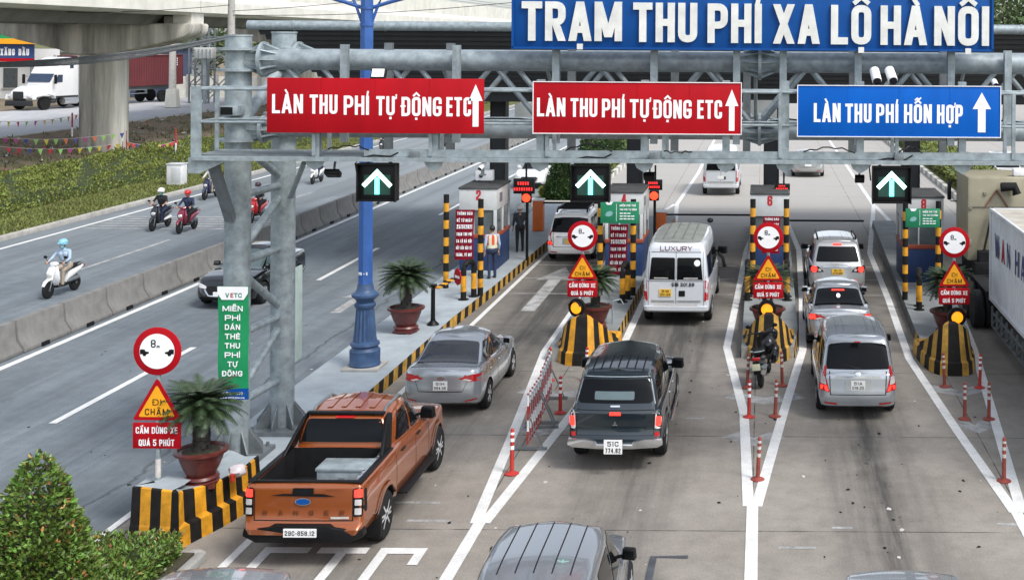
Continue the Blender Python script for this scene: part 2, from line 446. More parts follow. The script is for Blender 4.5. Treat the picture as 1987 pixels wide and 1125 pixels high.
def glyph(ch, w, h, t):
    key = (ch, round(w, 4), round(h, 4), round(t, 4))
    if key in GC: return GC[key]
    polys = []
    ex, ey = max(0.0, w - t), max(0.0, h - t)
    base = unicodedata.normalize('NFD', ch.replace('Đ', 'D').replace('đ', 'D'))
    X = lambda a: t / 2 + a * ex
    Y = lambda b: t / 2 + b * ey
    for st in GL.get(base[0], []):
        if st[0] == 'D':
            _, x0, y0, x1, y1 = st
            yy = lambda b: h * b
            k = t * 0.53
            polys.append([Vector((X(x0) - k, yy(y0))), Vector((X(x0) + k, yy(y0))), Vector((X(x1) + k, yy(y1))), Vector((X(x1) - k, yy(y1)))])
        else:
            polys += stroke_poly([(X(p[0]), Y(p[1])) + tuple(p[2:]) for p in st[1:]], t, st[0] == 'C')
    if ch in 'Đđ': polys += stroke_poly([(-t * .05, h * .52), (w * .36, h * .52)], t * .6)
    up, a = h * 1.05, t * .62
    hat = '\u0302' in base or '\u0306' in base
    for c in base[1:]:
        if c == '\u0302': polys += stroke_poly([(w / 2 - w * .3, up + h * .02), (w / 2, up + h * .15), (w / 2 + w * .3, up + h * .02)], a)
        if c == '\u0306': polys += stroke_poly([(w / 2 - w * .3, up + h * .14), (w / 2 - w * .15, up + h * .03), (w / 2 + w * .15, up + h * .03), (w / 2 + w * .3, up + h * .14)], a)
        o = (h * .15 if hat else 0)
        ox = w * .2 if hat else 0
        if c == '\u0301': polys += stroke_poly([(w * .45 + ox, up + o * .6), (w * .62 + ox, up + o * .6 + h * .15)], a)
        if c == '\u0300': polys += stroke_poly([(w * .55 - ox, up + o * .6), (w * .38 - ox, up + o * .6 + h * .15)], a)
        if c == '\u0303': polys += stroke_poly([(w * .2, up + o + h * .03), (w * .4, up + o + h * .11), (w * .6, up + o + h * .04), (w * .8, up + o + h * .12)], a * .85)
        if c == '\u0309': polys += stroke_poly([(w * .42, up + o + h * .13), (w * .58, up + o + h * .13), (w * .58, up + o + h * .05), (w * .5, up + o)], a * .8)
        if c == '\u0323': polys += stroke_poly([(w / 2, -h * .14), (w / 2, -h * .139)], t * .8)
        if c == '\u031b': polys += stroke_poly([(w - t * .3, h * .86), (w + t * .45, h * .9), (w + t * .5, h * 1.06)], a * .8)
    vs, fs = [], []
    for q in polys:
        q = ccw(q)
        fs.append(list(range(len(vs), len(vs) + len(q)))); vs += q
    if not vs: GC[key] = ([], []); return GC[key]
    r = delaunay_2d_cdt(vs, [], fs, 0, 1e-5)
    keep = []
    for f in r[2]:
        c = sum((r[0][i] for i in f), Vector((0, 0))) / len(f)
        for q in polys:
            hit_ = False
            for i in range(len(q)):
                a, b = q[i - 1], q[i]
                if (a.y > c.y) != (b.y > c.y) and c.x < (b.x - a.x) * (c.y - a.y) / (b.y - a.y) + a.x: hit_ = not hit_
            if hit_: keep.append(f); break
    GC[key] = (r[0], keep)
    return GC[key]
def text(mb, s, x0, x1, y0, h, f3, mi=0, t=.2, gap=.11, depth=0.0, space=.42, cw=.5):
    tt, gp = t * h, gap * h
    wd = lambda c: GW.get(unicodedata.normalize('NFD', c.replace('Đ', 'D'))[0], 1.0)
    if x1 is not None:                                                     # the letter width that fills the given length
        fixed = sum(space * h if c == ' ' else gp + (tt if wd(c) == 0 else 0) for c in s) - gp
        units = sum(0 if c == ' ' else wd(c) for c in s)
        k = (x1 - x0 - fixed) / max(units, .01)
        if k < tt * 1.5:
            k = tt * 1.5
    else: k = cw * h
    x = x0
    for c in s:
        if c == ' ': x += space * h; continue
        w = max(tt, wd(c) * k) if wd(c) else tt
        vs, fs = glyph(c, w, h, tt)
        if vs:
            if not depth: mb.add([f3(x + p.x, y0 + p.y, 0) for p in vs], fs, mi)
            else:
                n = len(vs)
                allv = [f3(x + p.x, y0 + p.y, depth) for p in vs] + [f3(x + p.x, y0 + p.y, 0) for p in vs]
                cnt = {}
                for f in fs:
                    for i in range(len(f)):
                        e = (f[i], f[(i + 1) % len(f)]); cnt[tuple(sorted(e))] = None if tuple(sorted(e)) in cnt else e
                sides = [(e[1], e[0], n + e[0], n + e[1]) for e in cnt.values() if e]
                mb.add(allv, list(fs) + sides, mi)
        x += w + gp
    return x - gp
def front(y, x0=0.0, z0=0.0):                                              # writing that faces the camera side (-Y)
    return lambda a, b, d: Vector((x0 + a, y - d, z0 + b))
def arrow_up(mb, xc, w, y0, y1, head, shaft, f3, mi=0, depth=0.0):
    p = [(xc - shaft / 2, y0), (xc + shaft / 2, y0), (xc + shaft / 2, y1 - head), (xc + w / 2, y1 - head), (xc, y1), (xc - w / 2, y1 - head), (xc - shaft / 2, y1 - head)]
    mb.add([f3(a, b, depth) for a, b in p], [(0, 1, 2, 6), (6, 2, 4), (2, 3, 4), (5, 6, 4)], mi)

# ------------------------------------------------------------------ helpers: leaves
def leaves(mb, pts, size, mi=0, red=None, redp_=0.0, up=0.5):
    for p, nrm in pts:
        d = Vector((rnd.gauss(0, 1), rnd.gauss(0, 1), rnd.gauss(0, .6))) + nrm * 1.2
        d.z += up
        d.normalize()
        x, y = basis(d)
        a = rnd.uniform(0, 6.28)
        s = x * math.cos(a) + y * math.sin(a)
        L, w = size * rnd.uniform(.6, 1.25), size * rnd.uniform(.22, .36)
        up_ = s.cross(d) * 0.0
        q = [p, p + d * L * .5 + s * w, p + d * L, p + d * L * .5 - s * w]
        fold = d.cross(s) * w * .5
        q[1] += fold; q[3] += fold
        m = red if red is not None and rnd.random() < redp_ else mi
        mb.add(q, [(0, 1, 2), (0, 2, 3)], m)
def wob(p, s=1.0, k=0):                                                    # cheap smooth noise
    return (math.sin(p[0] * 2.1 * s + k) + math.sin(p[1] * 2.7 * s + k * 1.7) + math.sin(p[2] * 2.3 * s + k * .6) + math.sin((p[0] + p[1]) * 4.3 * s + k)) * .25

# ------------------------------------------------------------------ ground materials (joints, patches, oil and tyre stains lie where they lie on the road)
class NT:
    def __init__(s, m): s.n, s.l = m.node_tree.nodes, m.node_tree.links
    def m(s, op, a, b=None, c=None, clamp=False):
        k = s.n.new('ShaderNodeMath'); k.operation = op; k.use_clamp = clamp
        for i, x in enumerate((a, b, c)):
            if x is None: continue
            if isinstance(x, (int, float)): k.inputs[i].default_value = x
            else: s.l.new(x, k.inputs[i])
        return k.outputs[0]
    def ramp(s, x, *st):
        k = s.n.new('ShaderNodeValToRGB'); e = k.color_ramp.elements
        while len(e) < len(st): e.new(.5)
        for i, (p, c) in enumerate(st):
            e[i].position = p; e[i].color = (c, c, c, 1) if isinstance(c, (int, float)) else tuple(c) + (1,)
        s.l.new(x, k.inputs[0]); return k.outputs[0]
    def noise(s, vec, sc, det=6, ro=.6, stretch=None):
        if stretch:
            mp = s.n.new('ShaderNodeMapping'); mp.inputs['Scale'].default_value = stretch; s.l.new(vec, mp.inputs[0]); vec = mp.outputs[0]
        k = s.n.new('ShaderNodeTexNoise'); k.inputs['Scale'].default_value = sc; k.inputs['Detail'].default_value = det; k.inputs['Roughness'].default_value = ro
        s.l.new(vec, k.inputs['Vector']); return k.outputs[0]
    def mix(s, f, a, b, mode='MIX'):
        k = s.n.new('ShaderNodeMix'); k.data_type = 'RGBA'; k.blend_type = mode
        for i, x in ((0, f), (6, a), (7, b)):
            if isinstance(x, (int, float)): k.inputs[i].default_value = x
            elif isinstance(x, tuple): k.inputs[i].default_value = x + (1,)
            else: s.l.new(x, k.inputs[i])
        return k.outputs[2]
def ground_mat(name, c0, c1, rough=.9):
    m = bpy.data.materials.new(name); m.use_nodes = True; MATS[name] = m
    t = NT(m)
    g = t.n.new('ShaderNodeNewGeometry'); pos = g.outputs['Position']
    sp = t.n.new('ShaderNodeSeparateXYZ'); t.l.new(pos, sp.inputs[0])
    b = t.n['Principled BSDF']; b.inputs['Roughness'].default_value = rough
    b.inputs['Specular IOR Level'].default_value = .3
    big = t.noise(pos, .22, 5); fine = t.noise(pos, 28, 4, .7); mid = t.noise(pos, 2.2, 8, .65)
    col = t.mix(t.ramp(big, (.3, 0.), (.7, 1.)), c0, c1)
    col = t.mix(.55, col, t.ramp(mid, (.3, .72), (.7, 1.25)), 'MULTIPLY')
    col = t.mix(.5, col, t.ramp(fine, (.25, .6), (.75, 1.4)), 'MULTIPLY')
    bp = t.n.new('ShaderNodeBump'); bp.inputs['Strength'].default_value = .25; bp.inputs['Distance'].default_value = .01
    t.l.new(fine, bp.inputs['Height']); t.l.new(bp.outputs[0], b.inputs['Normal'])
    return m, t, sp, pos, b, col
def band(t, x, c, w):                                                      # 1 on the line x = c, fading to 0 at distance w
    return t.m('SUBTRACT', 1.0, t.m('DIVIDE', t.m('ABSOLUTE', t.m('SUBTRACT', x, c)), w), clamp=True)
def line_every(t, x, period, phase, w):
    f = t.m('FRACT', t.m('DIVIDE', t.m('SUBTRACT', x, phase), period))
    d = t.m('MULTIPLY', t.m('MINIMUM', f, t.m('SUBTRACT', 1.0, f)), period)
    return t.m('LESS_THAN', d, w)
# toll plaza concrete
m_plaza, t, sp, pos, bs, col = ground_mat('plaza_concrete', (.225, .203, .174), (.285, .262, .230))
X, Y = sp.outputs[0], sp.outputs[1]
wobx = t.m('MULTIPLY', t.m('SUBTRACT', t.noise(pos, .35, 3), .5), 1.1)
Xw = t.m('ADD', X, wobx)
streak = t.noise(pos, 1.4, 8, .72, (3.0, .16, 1))
st = t.ramp(streak, (.30, 0.), (.72, 1.))
lane = None
for c, w, k in ((-6.65, 1.0, .50), (-2.45, 1.05, .62), (2.2, .95, .80), (7.6, 1.4, .7)):
    q = t.m('MULTIPLY', t.m('POWER', band(t, Xw, c, w), .8), k)
    lane = q if lane is None else t.m('ADD', lane, q)
for c in (-7.45, -5.85, -3.3, -1.65, 1.4, 3.0):
    lane = t.m('ADD', lane, t.m('MULTIPLY', band(t, Xw, c, .45), .34))
for c, w, k in ((-6.5, .5, .28), (-2.35, .5, .34), (2.12, .42, .62), (7.6, .5, .5)):
    lane = t.m('ADD', lane, t.m('MULTIPLY', band(t, Xw, c, w), k))
lane = t.m('MULTIPLY', lane, t.m('ADD', .3, st))
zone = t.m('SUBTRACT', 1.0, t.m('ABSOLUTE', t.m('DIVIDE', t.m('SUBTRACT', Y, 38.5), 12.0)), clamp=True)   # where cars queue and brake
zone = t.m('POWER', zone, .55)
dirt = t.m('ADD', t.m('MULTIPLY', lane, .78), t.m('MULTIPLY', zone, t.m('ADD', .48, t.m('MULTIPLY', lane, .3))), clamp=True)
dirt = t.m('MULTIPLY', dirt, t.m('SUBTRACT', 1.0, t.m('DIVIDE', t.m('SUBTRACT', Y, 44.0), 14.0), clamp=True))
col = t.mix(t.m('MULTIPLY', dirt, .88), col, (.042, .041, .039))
spots = t.ramp(t.noise(pos, 6.5, 3, .6), (.63, 0.), (.68, 1.))
spots = t.m('MULTIPLY', spots, t.ramp(t.noise(pos, .5, 2), (.45, 0.), (.6, .8)))
spots = t.m('MULTIPLY', spots, t.m('ADD', .15, lane, clamp=True))
col = t.mix(spots, col, (.03, .03, .03))
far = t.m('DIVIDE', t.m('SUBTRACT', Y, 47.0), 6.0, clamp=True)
col = t.mix(t.m('MULTIPLY', far, .75), col, (.40, .385, .36))  # sunlit brightness beyond the booths, put into the concrete colour
jn = t.m('MAXIMUM', line_every(t, Y, 4.8, 20.05, .016), line_every(t, X, 4.63, -.13, .012))
col = t.mix(t.m('MULTIPLY', jn, t.ramp(mid_ if False else t.noise(pos, 1.3, 4), (.35, .1), (.55, .85))), col, (.03, .03, .028))
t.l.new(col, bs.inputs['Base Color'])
# asphalt of the open roads
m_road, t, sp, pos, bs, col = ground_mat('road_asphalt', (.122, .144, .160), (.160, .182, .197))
X, Y = sp.outputs[0], sp.outputs[1]
st = t.ramp(t.noise(pos, .9, 8, .7, (3.2, .07, 1)), (.3, .75), (.7, 1.3))
col = t.mix(.8, col, st, 'MULTIPLY')
pale = t.ramp(t.noise(pos, .8, 8, .75, (1.2, .35, 1)), (.60, 0.), (.72, .45))
col = t.mix(pale, col, (.24, .24, .23))
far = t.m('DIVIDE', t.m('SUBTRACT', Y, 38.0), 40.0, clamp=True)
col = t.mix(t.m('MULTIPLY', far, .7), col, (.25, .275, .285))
trk = None
for c in (-17.4, -15.9, -13.7, -12.2, -27.6, -26.2, -22.4, -21.0):
    q = band(t, X, c, .5); trk = q if trk is None else t.m('ADD', trk, q)
col = t.mix(t.m('MULTIPLY', trk, t.m('MULTIPLY', .42, t.ramp(t.noise(pos, .5, 5, .6, (1, .12, 1)), (.3, .2), (.7, 1.)))), col, (.075, .085, .092))
ptc = t.m('MULTIPLY', t.ramp(t.noise(pos, .13, 3, .5, (2.2, .5, 1)), (.56, 0.), (.575, 1.)), .28)
col = t.mix(ptc, col, (.07, .08, .088))
cr = t.m('MULTIPLY', band(t, t.m('ADD', X, t.m('MULTIPLY', t.m('SUBTRACT', t.noise(pos, .6, 4), .5), .9)), -11.6, .07), .6)
col = t.mix(cr, col, (.03, .03, .03))
t.l.new(col, bs.inputs['Base Color'])
m_side, t, sp, pos, bs, col = ground_mat('side_road_asphalt', (.36, .365, .375), (.43, .435, .445))
t.l.new(col, bs.inputs['Base Color'])
m_dirt, t, sp, pos, bs, col = ground_mat('bare_earth', (.17, .125, .08), (.25, .195, .135))
gr = t.ramp(t.noise(pos, .55, 8, .7), (.5, 0.), (.62, .8))
col = t.mix(gr, col, (.085, .10, .03)); t.l.new(col, bs.inputs['Base Color'])
m_grass, t, sp, pos, bs, col = ground_mat('grass_ground', (.085, .095, .025), (.135, .14, .04))
t.l.new(col, bs.inputs['Base Color'])
m_mark, t, sp, pos, bs, col = ground_mat('road_paint_white', (.60, .60, .58), (.70, .70, .68), .7)
wear = t.ramp(t.noise(pos, 3.5, 9, .75), (.60, 0.), (.75, .7))
col = t.mix(wear, col, (.24, .235, .225)); t.l.new(col, bs.inputs['Base Color'])
m_markw, t, sp, pos, bs, col = ground_mat('road_paint_worn', (.34, .34, .33), (.44, .44, .43), .8)
wear = t.ramp(t.noise(pos, 2.5, 9, .75), (.42, 0.), (.62, .85))
col = t.mix(wear, col, (.15, .148, .14)); t.l.new(col, bs.inputs['Base Color'])

# ------------------------------------------------------------------ ground, roads, verges
def sheet(name, x0, x1, y0, y1, z, m, nx=1, ny=1, fz=None):
    mb = MB(); vs = []
    for j in range(ny + 1):
        for i in range(nx + 1):
            x, y = x0 + (x1 - x0) * i / nx, y0 + (y1 - y0) * j / ny
            vs.append((x, y, fz(x, y) if fz else z))
    mb.add(vs, [(j * (nx + 1) + i, j * (nx + 1) + i + 1, (j + 1) * (nx + 1) + i + 1, (j + 1) * (nx + 1) + i) for j in range(ny) for i in range(nx)])
    return tag(mb.build(name, m, sm=60, fix=False), kind='structure')
sheet('ground', -1500, 1500, -20, 2500, -.06, m_grass)
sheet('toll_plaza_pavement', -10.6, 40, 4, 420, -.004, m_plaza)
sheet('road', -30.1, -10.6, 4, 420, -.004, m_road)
def tz(x, y=0):                                                            # the bank that rises towards the side road
    if x > -33.5: return .14
    if x > -38: return .14 + (x + 33.5) / -4.5 * .9
    if x > -45: return 1.04 + (x + 38) / -7 * 1.0
    return 2.04
sheet('grass_verge', -38.2, -30.3, 20, 300, 0, m_grass, 16, 140, lambda x, y: tz(x) + .05 * wob((x, y, 0), 1.1) * (1 if -37.9 < x < -30.6 else 0))
sheet('dirt_bank', -45.2, -38.1, 20, 300, 0, m_dirt, 20, 260, lambda x, y: tz(x) + .16 * wob((x, y, 0), .8, 2) + .1 * wob((x, y, 1), 2.3) - .03)
sheet('side_road', -61, -45, 20, 300, 2.08, m_side)
sheet('far_yard', -200, -60.9, 20, 400, 2.05, m_dirt)
mb = MB()
mb.box((-30.2, 160, .06), (.26, 290, .26))
tag(mb.build('verge_kerb', conc, bev=.03), kind='structure')
mb = MB(); mb.box((-38.15, 160, 1.0), (.3, 280, .16)); tag(mb.build('verge_path', conc_light), kind='structure')
mb = MB(); mb.box((-45.1, 160, 2.0), (.3, 280, .26)); tag(mb.build('side_road_kerb', conc), kind='structure')

# ------------------------------------------------------------------ painted markings
mk, mw = MB(), MB()
mw.strip = lambda pts, w, z=-.0028: MB.strip(mw, pts, w, z)
mk.strip([(-29.05, 20), (-29.05, 260)], .2)
mk.strip([(-18.55, 8), (-18.55, 260)], .2)
for k in range(-1, 12): mk.strip([(-14.85, 25.4 + 15.2 * k), (-14.85, 31.7 + 15.2 * k)], .17)
for k in range(-1, 12): mw.strip([(-23.75, 42 + 15.2 * k), (-23.75, 48.6 + 15.2 * k)], .15)
for k in range(6): mw.strip([(-28.8, 51.4 + k * .68), (-19.7, 51.4 + k * .68)], .2)
mk.strip([(-10.7, 6), (-10.7, 58)], .13)
mk.strip([(-8.22, 6), (-8.24, 30), (-8.2, 36), (-8.12, 47), (-8.1, 56)], .14)
def P(*l): return [tuple(G(u, v).xy) for u, v in l]
mk.strip([(-4.74, 6), (-4.70, 20.3)], .2)
mk.strip([(-4.76, 20.3), (-5.07, 24.7), (-5.62, 31.5), (-5.66, 48), (-5.2, 54), (-4.3, 60)], .2)
mk.strip([(-4.62, 20.3), (-4.14, 25.7), (-3.66, 32.0), (-3.64, 48), (-3.9, 55), (-4.2, 60), (-3.9, 74), (-3.9, 110)], .2)
mk.strip([(-.13, 6), (-.13, 21.1)], .2)
mk.strip([(-.2, 21.1), (-.36, 26.4), (-.9, 32), (-.76, 38), (-.58, 47), (-.1, 55), (.6, 60)], .2)
mk.strip([(-.06, 21.1), (.5, 26.4), (1.1, 31.8), (1.28, 38), (1.45, 47), (1.2, 53), (.7, 60), (.7, 110)], .2)
mk.strip([(4.45, 6), (4.43, 20.9)], .2)
mk.strip([(4.4, 20.9), (4.1, 25.4), (3.8, 31), (4.0, 38), (4.15, 46.4), (5.55, 60), (5.5, 110)], .2)
mk.strip([(4.52, 20.9), (4.86, 24.3), (5.62, 31.9), (5.93, 36), (6.1, 46), (5.75, 56), (5.6, 60)], .2)
for yy in (38.7, 41.2, 43.6):
    for x0, x1 in ((-8.1, -5.8), (-3.5, -.9), (1.4, 4.0)):
        mw.strip([(x0, yy), (x1, yy)], .1)
for x0, y0, x1 in ((-6.4, 21.2, -5.6), (-5.95, 20.4, -5.2), (4.0, 20.4, 4.5), (1.2, 20.2, 1.55), (.3, 19.4, .9), (-1.6, 26.0, -1.2)):
    mw.strip([(x0, y0), (x1, y0)], .09)
for cx, cy, w in ((-.13, 24.5, .5), (.1, 27.3, .8), (-4.6, 25.0, .5), (-4.6, 27.6, .9), (4.55, 25.4, .35), (4.6, 28.0, .65)):
    mw.strip([(cx - w, cy + .45), (cx, cy), (cx + w, cy + .45)], .5)
# lane letters and arrows
f3 = lambda a, b, d: Vector((a, b, .004))
def lbox(x0, x1, y0, y1): mk.add([(x0, y0, .0075), (x1, y0, .0075), (x1, y1, .0075), (x0, y1, .0075)], [(0, 1, 2, 3)])
YT, YB_, SW, BW = 19.28, 16.3, .16, .22
for x0, x1, ch in ((-7.86, -7.12, 'E'), (-6.98, -6.2, 'T'), (-6.02, -5.28, 'C')):
    if ch == 'T': lbox(x0, x1, YT - BW, YT); lbox((x0 + x1) / 2 - SW / 2, (x0 + x1) / 2 + SW / 2, YB_, YT - BW); continue
    lbox(x0, x0 + SW, YB_, YT); lbox(x0 + SW, x1, YT - BW, YT); lbox(x0 + SW, x1, YB_, YB_ + BW)
    if ch == 'E': lbox(x0 + SW, x1 - .06, (YT + YB_) / 2 - BW / 2, (YT + YB_) / 2 + BW / 2)
    else: lbox(x1 - SW, x1, YT - BW - .4, YT - BW); lbox(x1 - SW, x1, YB_ + BW, YB_ + BW + .4)
f3 = lambda a, b, d: Vector((a, b, .0008))
arrow_up(mw, -6.98, 1.3, 36.2, 43.2, 2.3, .42, f3)
arrow_up(mw, -12.6, 1.1, 35.8, 39.4, 1.5, .3, f3)
arrow_up(mw, -12.4, 1.1, 66, 70, 1.5, .3, f3)
tag(mk.build('road_markings', m_mark, fix=False), kind='structure')
tag(mw.build('worn_road_markings', m_markw, fix=False), kind='structure')
# cut trench outline in the second lane
mb = MB()
p0 = [tuple(G(u, v).xy) for u, v in ((1255, 1140), (1268, 1080), (1335, 1080))]
mb.strip(p0, .12, .004); tag(mb.build('asphalt_patch_line', mat('patch_bitumen', (.06, .065, .075), .7, 0, .4, 3)), kind='structure')

mb = MB()
for k in range(230):                                                       # chips, rubber crumbs and paper scraps lying on the lanes
    c, w = rnd.choice(((2.15, .5), (2.15, 1.3), (-2.4, 1.4), (-6.4, 1.2), (-12.5, 4)))
    x, y, r, a = rnd.gauss(c, w), 15 + 20 * rnd.random() ** 1.3, rnd.uniform(.012, .05), rnd.uniform(0, 6.3)
    mb.add([(x + r * rnd.uniform(.5, 1.3) * math.cos(a + j * 1.2566), y + r * rnd.uniform(.6, 2.0) * math.sin(a + j * 1.2566), .001 + .0001 * (k % 20)) for j in range(5)], [(0, 1, 2, 3, 4)], 1 if rnd.random() < .12 else 0)
tag(mb.build('road_debris', [black_matte, white_d], fix=False, sm=0), 'dark crumbs and paper scraps scattered over the lanes', 'debris', kind='stuff')

# ------------------------------------------------------------------ toll islands with striped kerbs, and their hazard noses
KZ = .28
def island(name, label, outline, ys, cols, top=island_grey):
    t_ = thing(name, label, 'traffic island')
    mb = MB()
    n = len(outline)
    mb.add([(x, y, KZ) for x, y in outline], [tuple(range(n))])
    mb.build('island_top', top, t_, fix=False)
    kb = MB()
    for i in range(n):
        a, b = Vector(outline[i]), Vector(outline[(i + 1) % n])
        L = (b - a).length
        side = cols.get(i, None)
        if side is None:
            kb.add([(a.x, a.y, -.02), (b.x, b.y, -.02), (b.x, b.y, KZ), (a.x, a.y, KZ)], [(0, 1, 2, 3)], 2); continue
        m_ = max(1, int(L / .36)); d = (b - a) / m_; nr = Vector((d.y, -d.x)).normalized() * .03
        sh = d.normalized() * .16                                          # stripes painted with a lean
        for k in range(m_):
            p, q = a + d * k, a + d * (k + 1)
            kb.add([(p.x + nr.x, p.y + nr.y, -.02), (q.x + nr.x, q.y + nr.y, -.02), (q.x + sh.x, q.y + sh.y, KZ), (p.x + sh.x, p.y + sh.y, KZ)], [(0, 1, 2, 3)], side[k % 2])
    kb.build('kerb', [yellow_d, hblack, kerb_grey, kerb_dark], t_, fix=False)
    return t_
ST, DK = (0, 1), (3, 3)
island('toll_island', 'long grey raised island under the first booth, striped kerb on its lane side', [(-10.4, 20.9), (-8.86, 20.9), (-8.72, 22), (-8.68, 34), (-8.5, 38.5), (-8.35, 46.5), (-8.4, 58), (-10.5, 58), (-10.5, 26)], 0, {1: ST, 2: ST, 3: ST, 4: ST, 5: ST, 6: (2, 2)}, island_top)
island('toll_island', 'grey raised island under the second booth, between the white multi-purpose car and the white van', [(-5.4, 30.6), (-3.95, 30.6), (-3.86, 33), (-3.86, 54), (-5.4, 54)], 0, {1: ST, 2: ST, 3: (2, 2)})
island('toll_island', 'grey raised island under booth six with dark grimy kerb', [(-.5, 31), (.85, 31), (1.0, 33), (1.16, 53), (-.5, 53)], 0, {1: ST, 2: DK, 4: DK})
island('toll_island', 'grey raised island beside the parked container lorry', [(4.2, 30.2), (5.3, 30.2), (5.65, 33), (5.8, 53), (4.85, 53), (4.2, 33)], 0, {1: ST, 4: DK, 5: ST})

def nose(label, cx, yf, hw, hf, hb, length, wob_=0.0, skew=0.0, flat=None, mats=None):
    # a prow of concrete: tall in front, its crest falling to the sides, a step low down, painted in upright stripes
    t_ = thing('island_nose', label, 'hazard block', (cx, yf, 0))
    N = 15
    mb = MB()
    def pt(i, off):
        s = i / N                                                          # 0 right rear .. 1 left rear
        a = math.pi * s
        x = (hw - off) * math.copysign(abs(math.cos(a)) ** .62, math.cos(a))
        y = length - (length - off * 1.3) * (abs(math.sin(a)) ** .8)
        return x + skew * (length - y), y
    rows = []
    for i in range(N + 1):
        s = i / N
        c = math.sin(math.pi * s) ** 1.5
        h = hb + (hf - hb) * c
        if flat: h = flat(s)
        (x0, y0), (x1, y1), (x2, y2), (x3, y3) = pt(i, 0), pt(i, .03), pt(i, .09), pt(i, .09 + .17 * (h - .3))
        (x4, y4) = pt(i, .3 + .17 * (h - .3))
        rows.append([(x0, y0, -.02), (x1, y1, .29), (x2, y2, .33), (x3, y3, h), (x4, y4, h + (0 if flat else .01)), (x4, length, KZ + .0 if not flat else h)])
    for i in range(N):
        a, b = rows[i], rows[i + 1]
        for k in range(3):
            mb.add([a[k], b[k], b[k + 1], a[k + 1]], [(0, 1, 2, 3)], i % 2)
        mb.add([a[3], b[3], b[4], a[4]], [(0, 1, 2, 3)], 2 if flat else i % 2)
        mb.add([a[4], b[4], b[5], a[5]], [(0, 1, 2, 3)], 2)
    mb.build('nose_block', mats or [yellow, hblack, island_grey], t_, sm=25)
    return t_
def block():
    t_ = thing('island_nose', 'large yellow and black striped concrete block under the potted cycad beside the bush', 'hazard block', (-9.5, 19.2, 0))
    base = [(-8.74, 21.5), (-8.74, 21.0), (-8.78, 20.6), (-8.9, 20.1), (-9.05, 19.65), (-9.2, 19.2), (-10.08, 19.32), (-10.28, 20.3), (-10.3, 21.9)]
    hs_ = [.70, .70, .70, .72, .78, .88, .93, .78, .7]
    pts, hh, arc = [], [], 0
    for i in range(len(base) - 1):
        a, b = Vector(base[i]), Vector(base[i + 1]); n = max(1, round((b - a).length / .19))
        for k in range(n): pts.append(a.lerp(b, k / n)); hh.append(hs_[i] + (hs_[i + 1] - hs_[i]) * k / n)
    pts.append(Vector(base[-1])); hh.append(hs_[-1])
    cen = Vector((-9.5, 21.2)); mb = MB(); rows = []
    for i, p in enumerate(pts):
        d = pts[min(i + 1, len(pts) - 1)] - pts[max(0, i - 1)]; nr = Vector((-d.y, d.x)).normalized()
        if (cen - p).dot(nr) < 0: nr = -nr
        right = p.x > -9.16
        q = lambda o, z: (p.x + nr.x * o + 9.5, p.y + nr.y * o - 19.2, z)
        st_ = .10 if right else .0
        rows.append([q(0, -.02), q(.02, .30), q(.03 + st_, .33), q(.06 + st_, hh[i] - .02), q(.09 + st_, hh[i]), q(.4, hh[i] - .02), (0, 2.6, .68)])
    for i in range(len(rows) - 1):
        for k in range(6): mb.add([rows[i][k], rows[i + 1][k], rows[i + 1][k + 1], rows[i][k + 1]], [(0, 1, 2, 3)], (i + 1) % 2 if k < 4 else 2)
    mb.build('nose_block', [yellow, hblack, island_top], t_, sm=25)
block()
nose('yellow and black striped concrete prow behind the dark pickup', -4.5, 30.1, .8, 1.15, .33, 2.3)
nose('yellow and black striped concrete prow with the parked moped in front', .2, 30.5, .72, 1.15, .33, 2.3, mats=[yellow_d, hblack, island_grey])
nose('yellow and black striped concrete prow beside the container lorry', 4.72, 29.4, .74, 1.2, .33, 2.4, mats=[yellow_d, hblack, island_grey])

# ------------------------------------------------------------------ concrete median barrier, one thing per segment
SEGL = 2.12
mb = MB()
prof = [(-.30, 0), (.30, 0), (.30, .1), (.14, .34), (.095, .84), (-.095, .84), (-.14, .34), (-.30, .1)]
mb.prism(prof, lambda a, b, d: Vector((a, d, b)), .04, SEGL - .04)
me = mb.mesh('barrier_segment', [barrier_c, black_matte], bev=.02)
mh = MB(); mh.box((.29, SEGL * .42, .05), (.12, .3, .1)); mem = mh.mesh('lifting_slot', black_matte)
for k in range(-3, 66):
    b = link('barrier_segment', me, None, (-19.15, 26.75 + SEGL * k, 0))
    b.rotation_euler = (0, 0, R(rnd.uniform(-.4, .4)))
    tag(b, 'grey concrete median barrier segment between the two carriageways', 'road barrier', 'concrete barrier segments along the median')
    link('lifting_slot', mem, b)

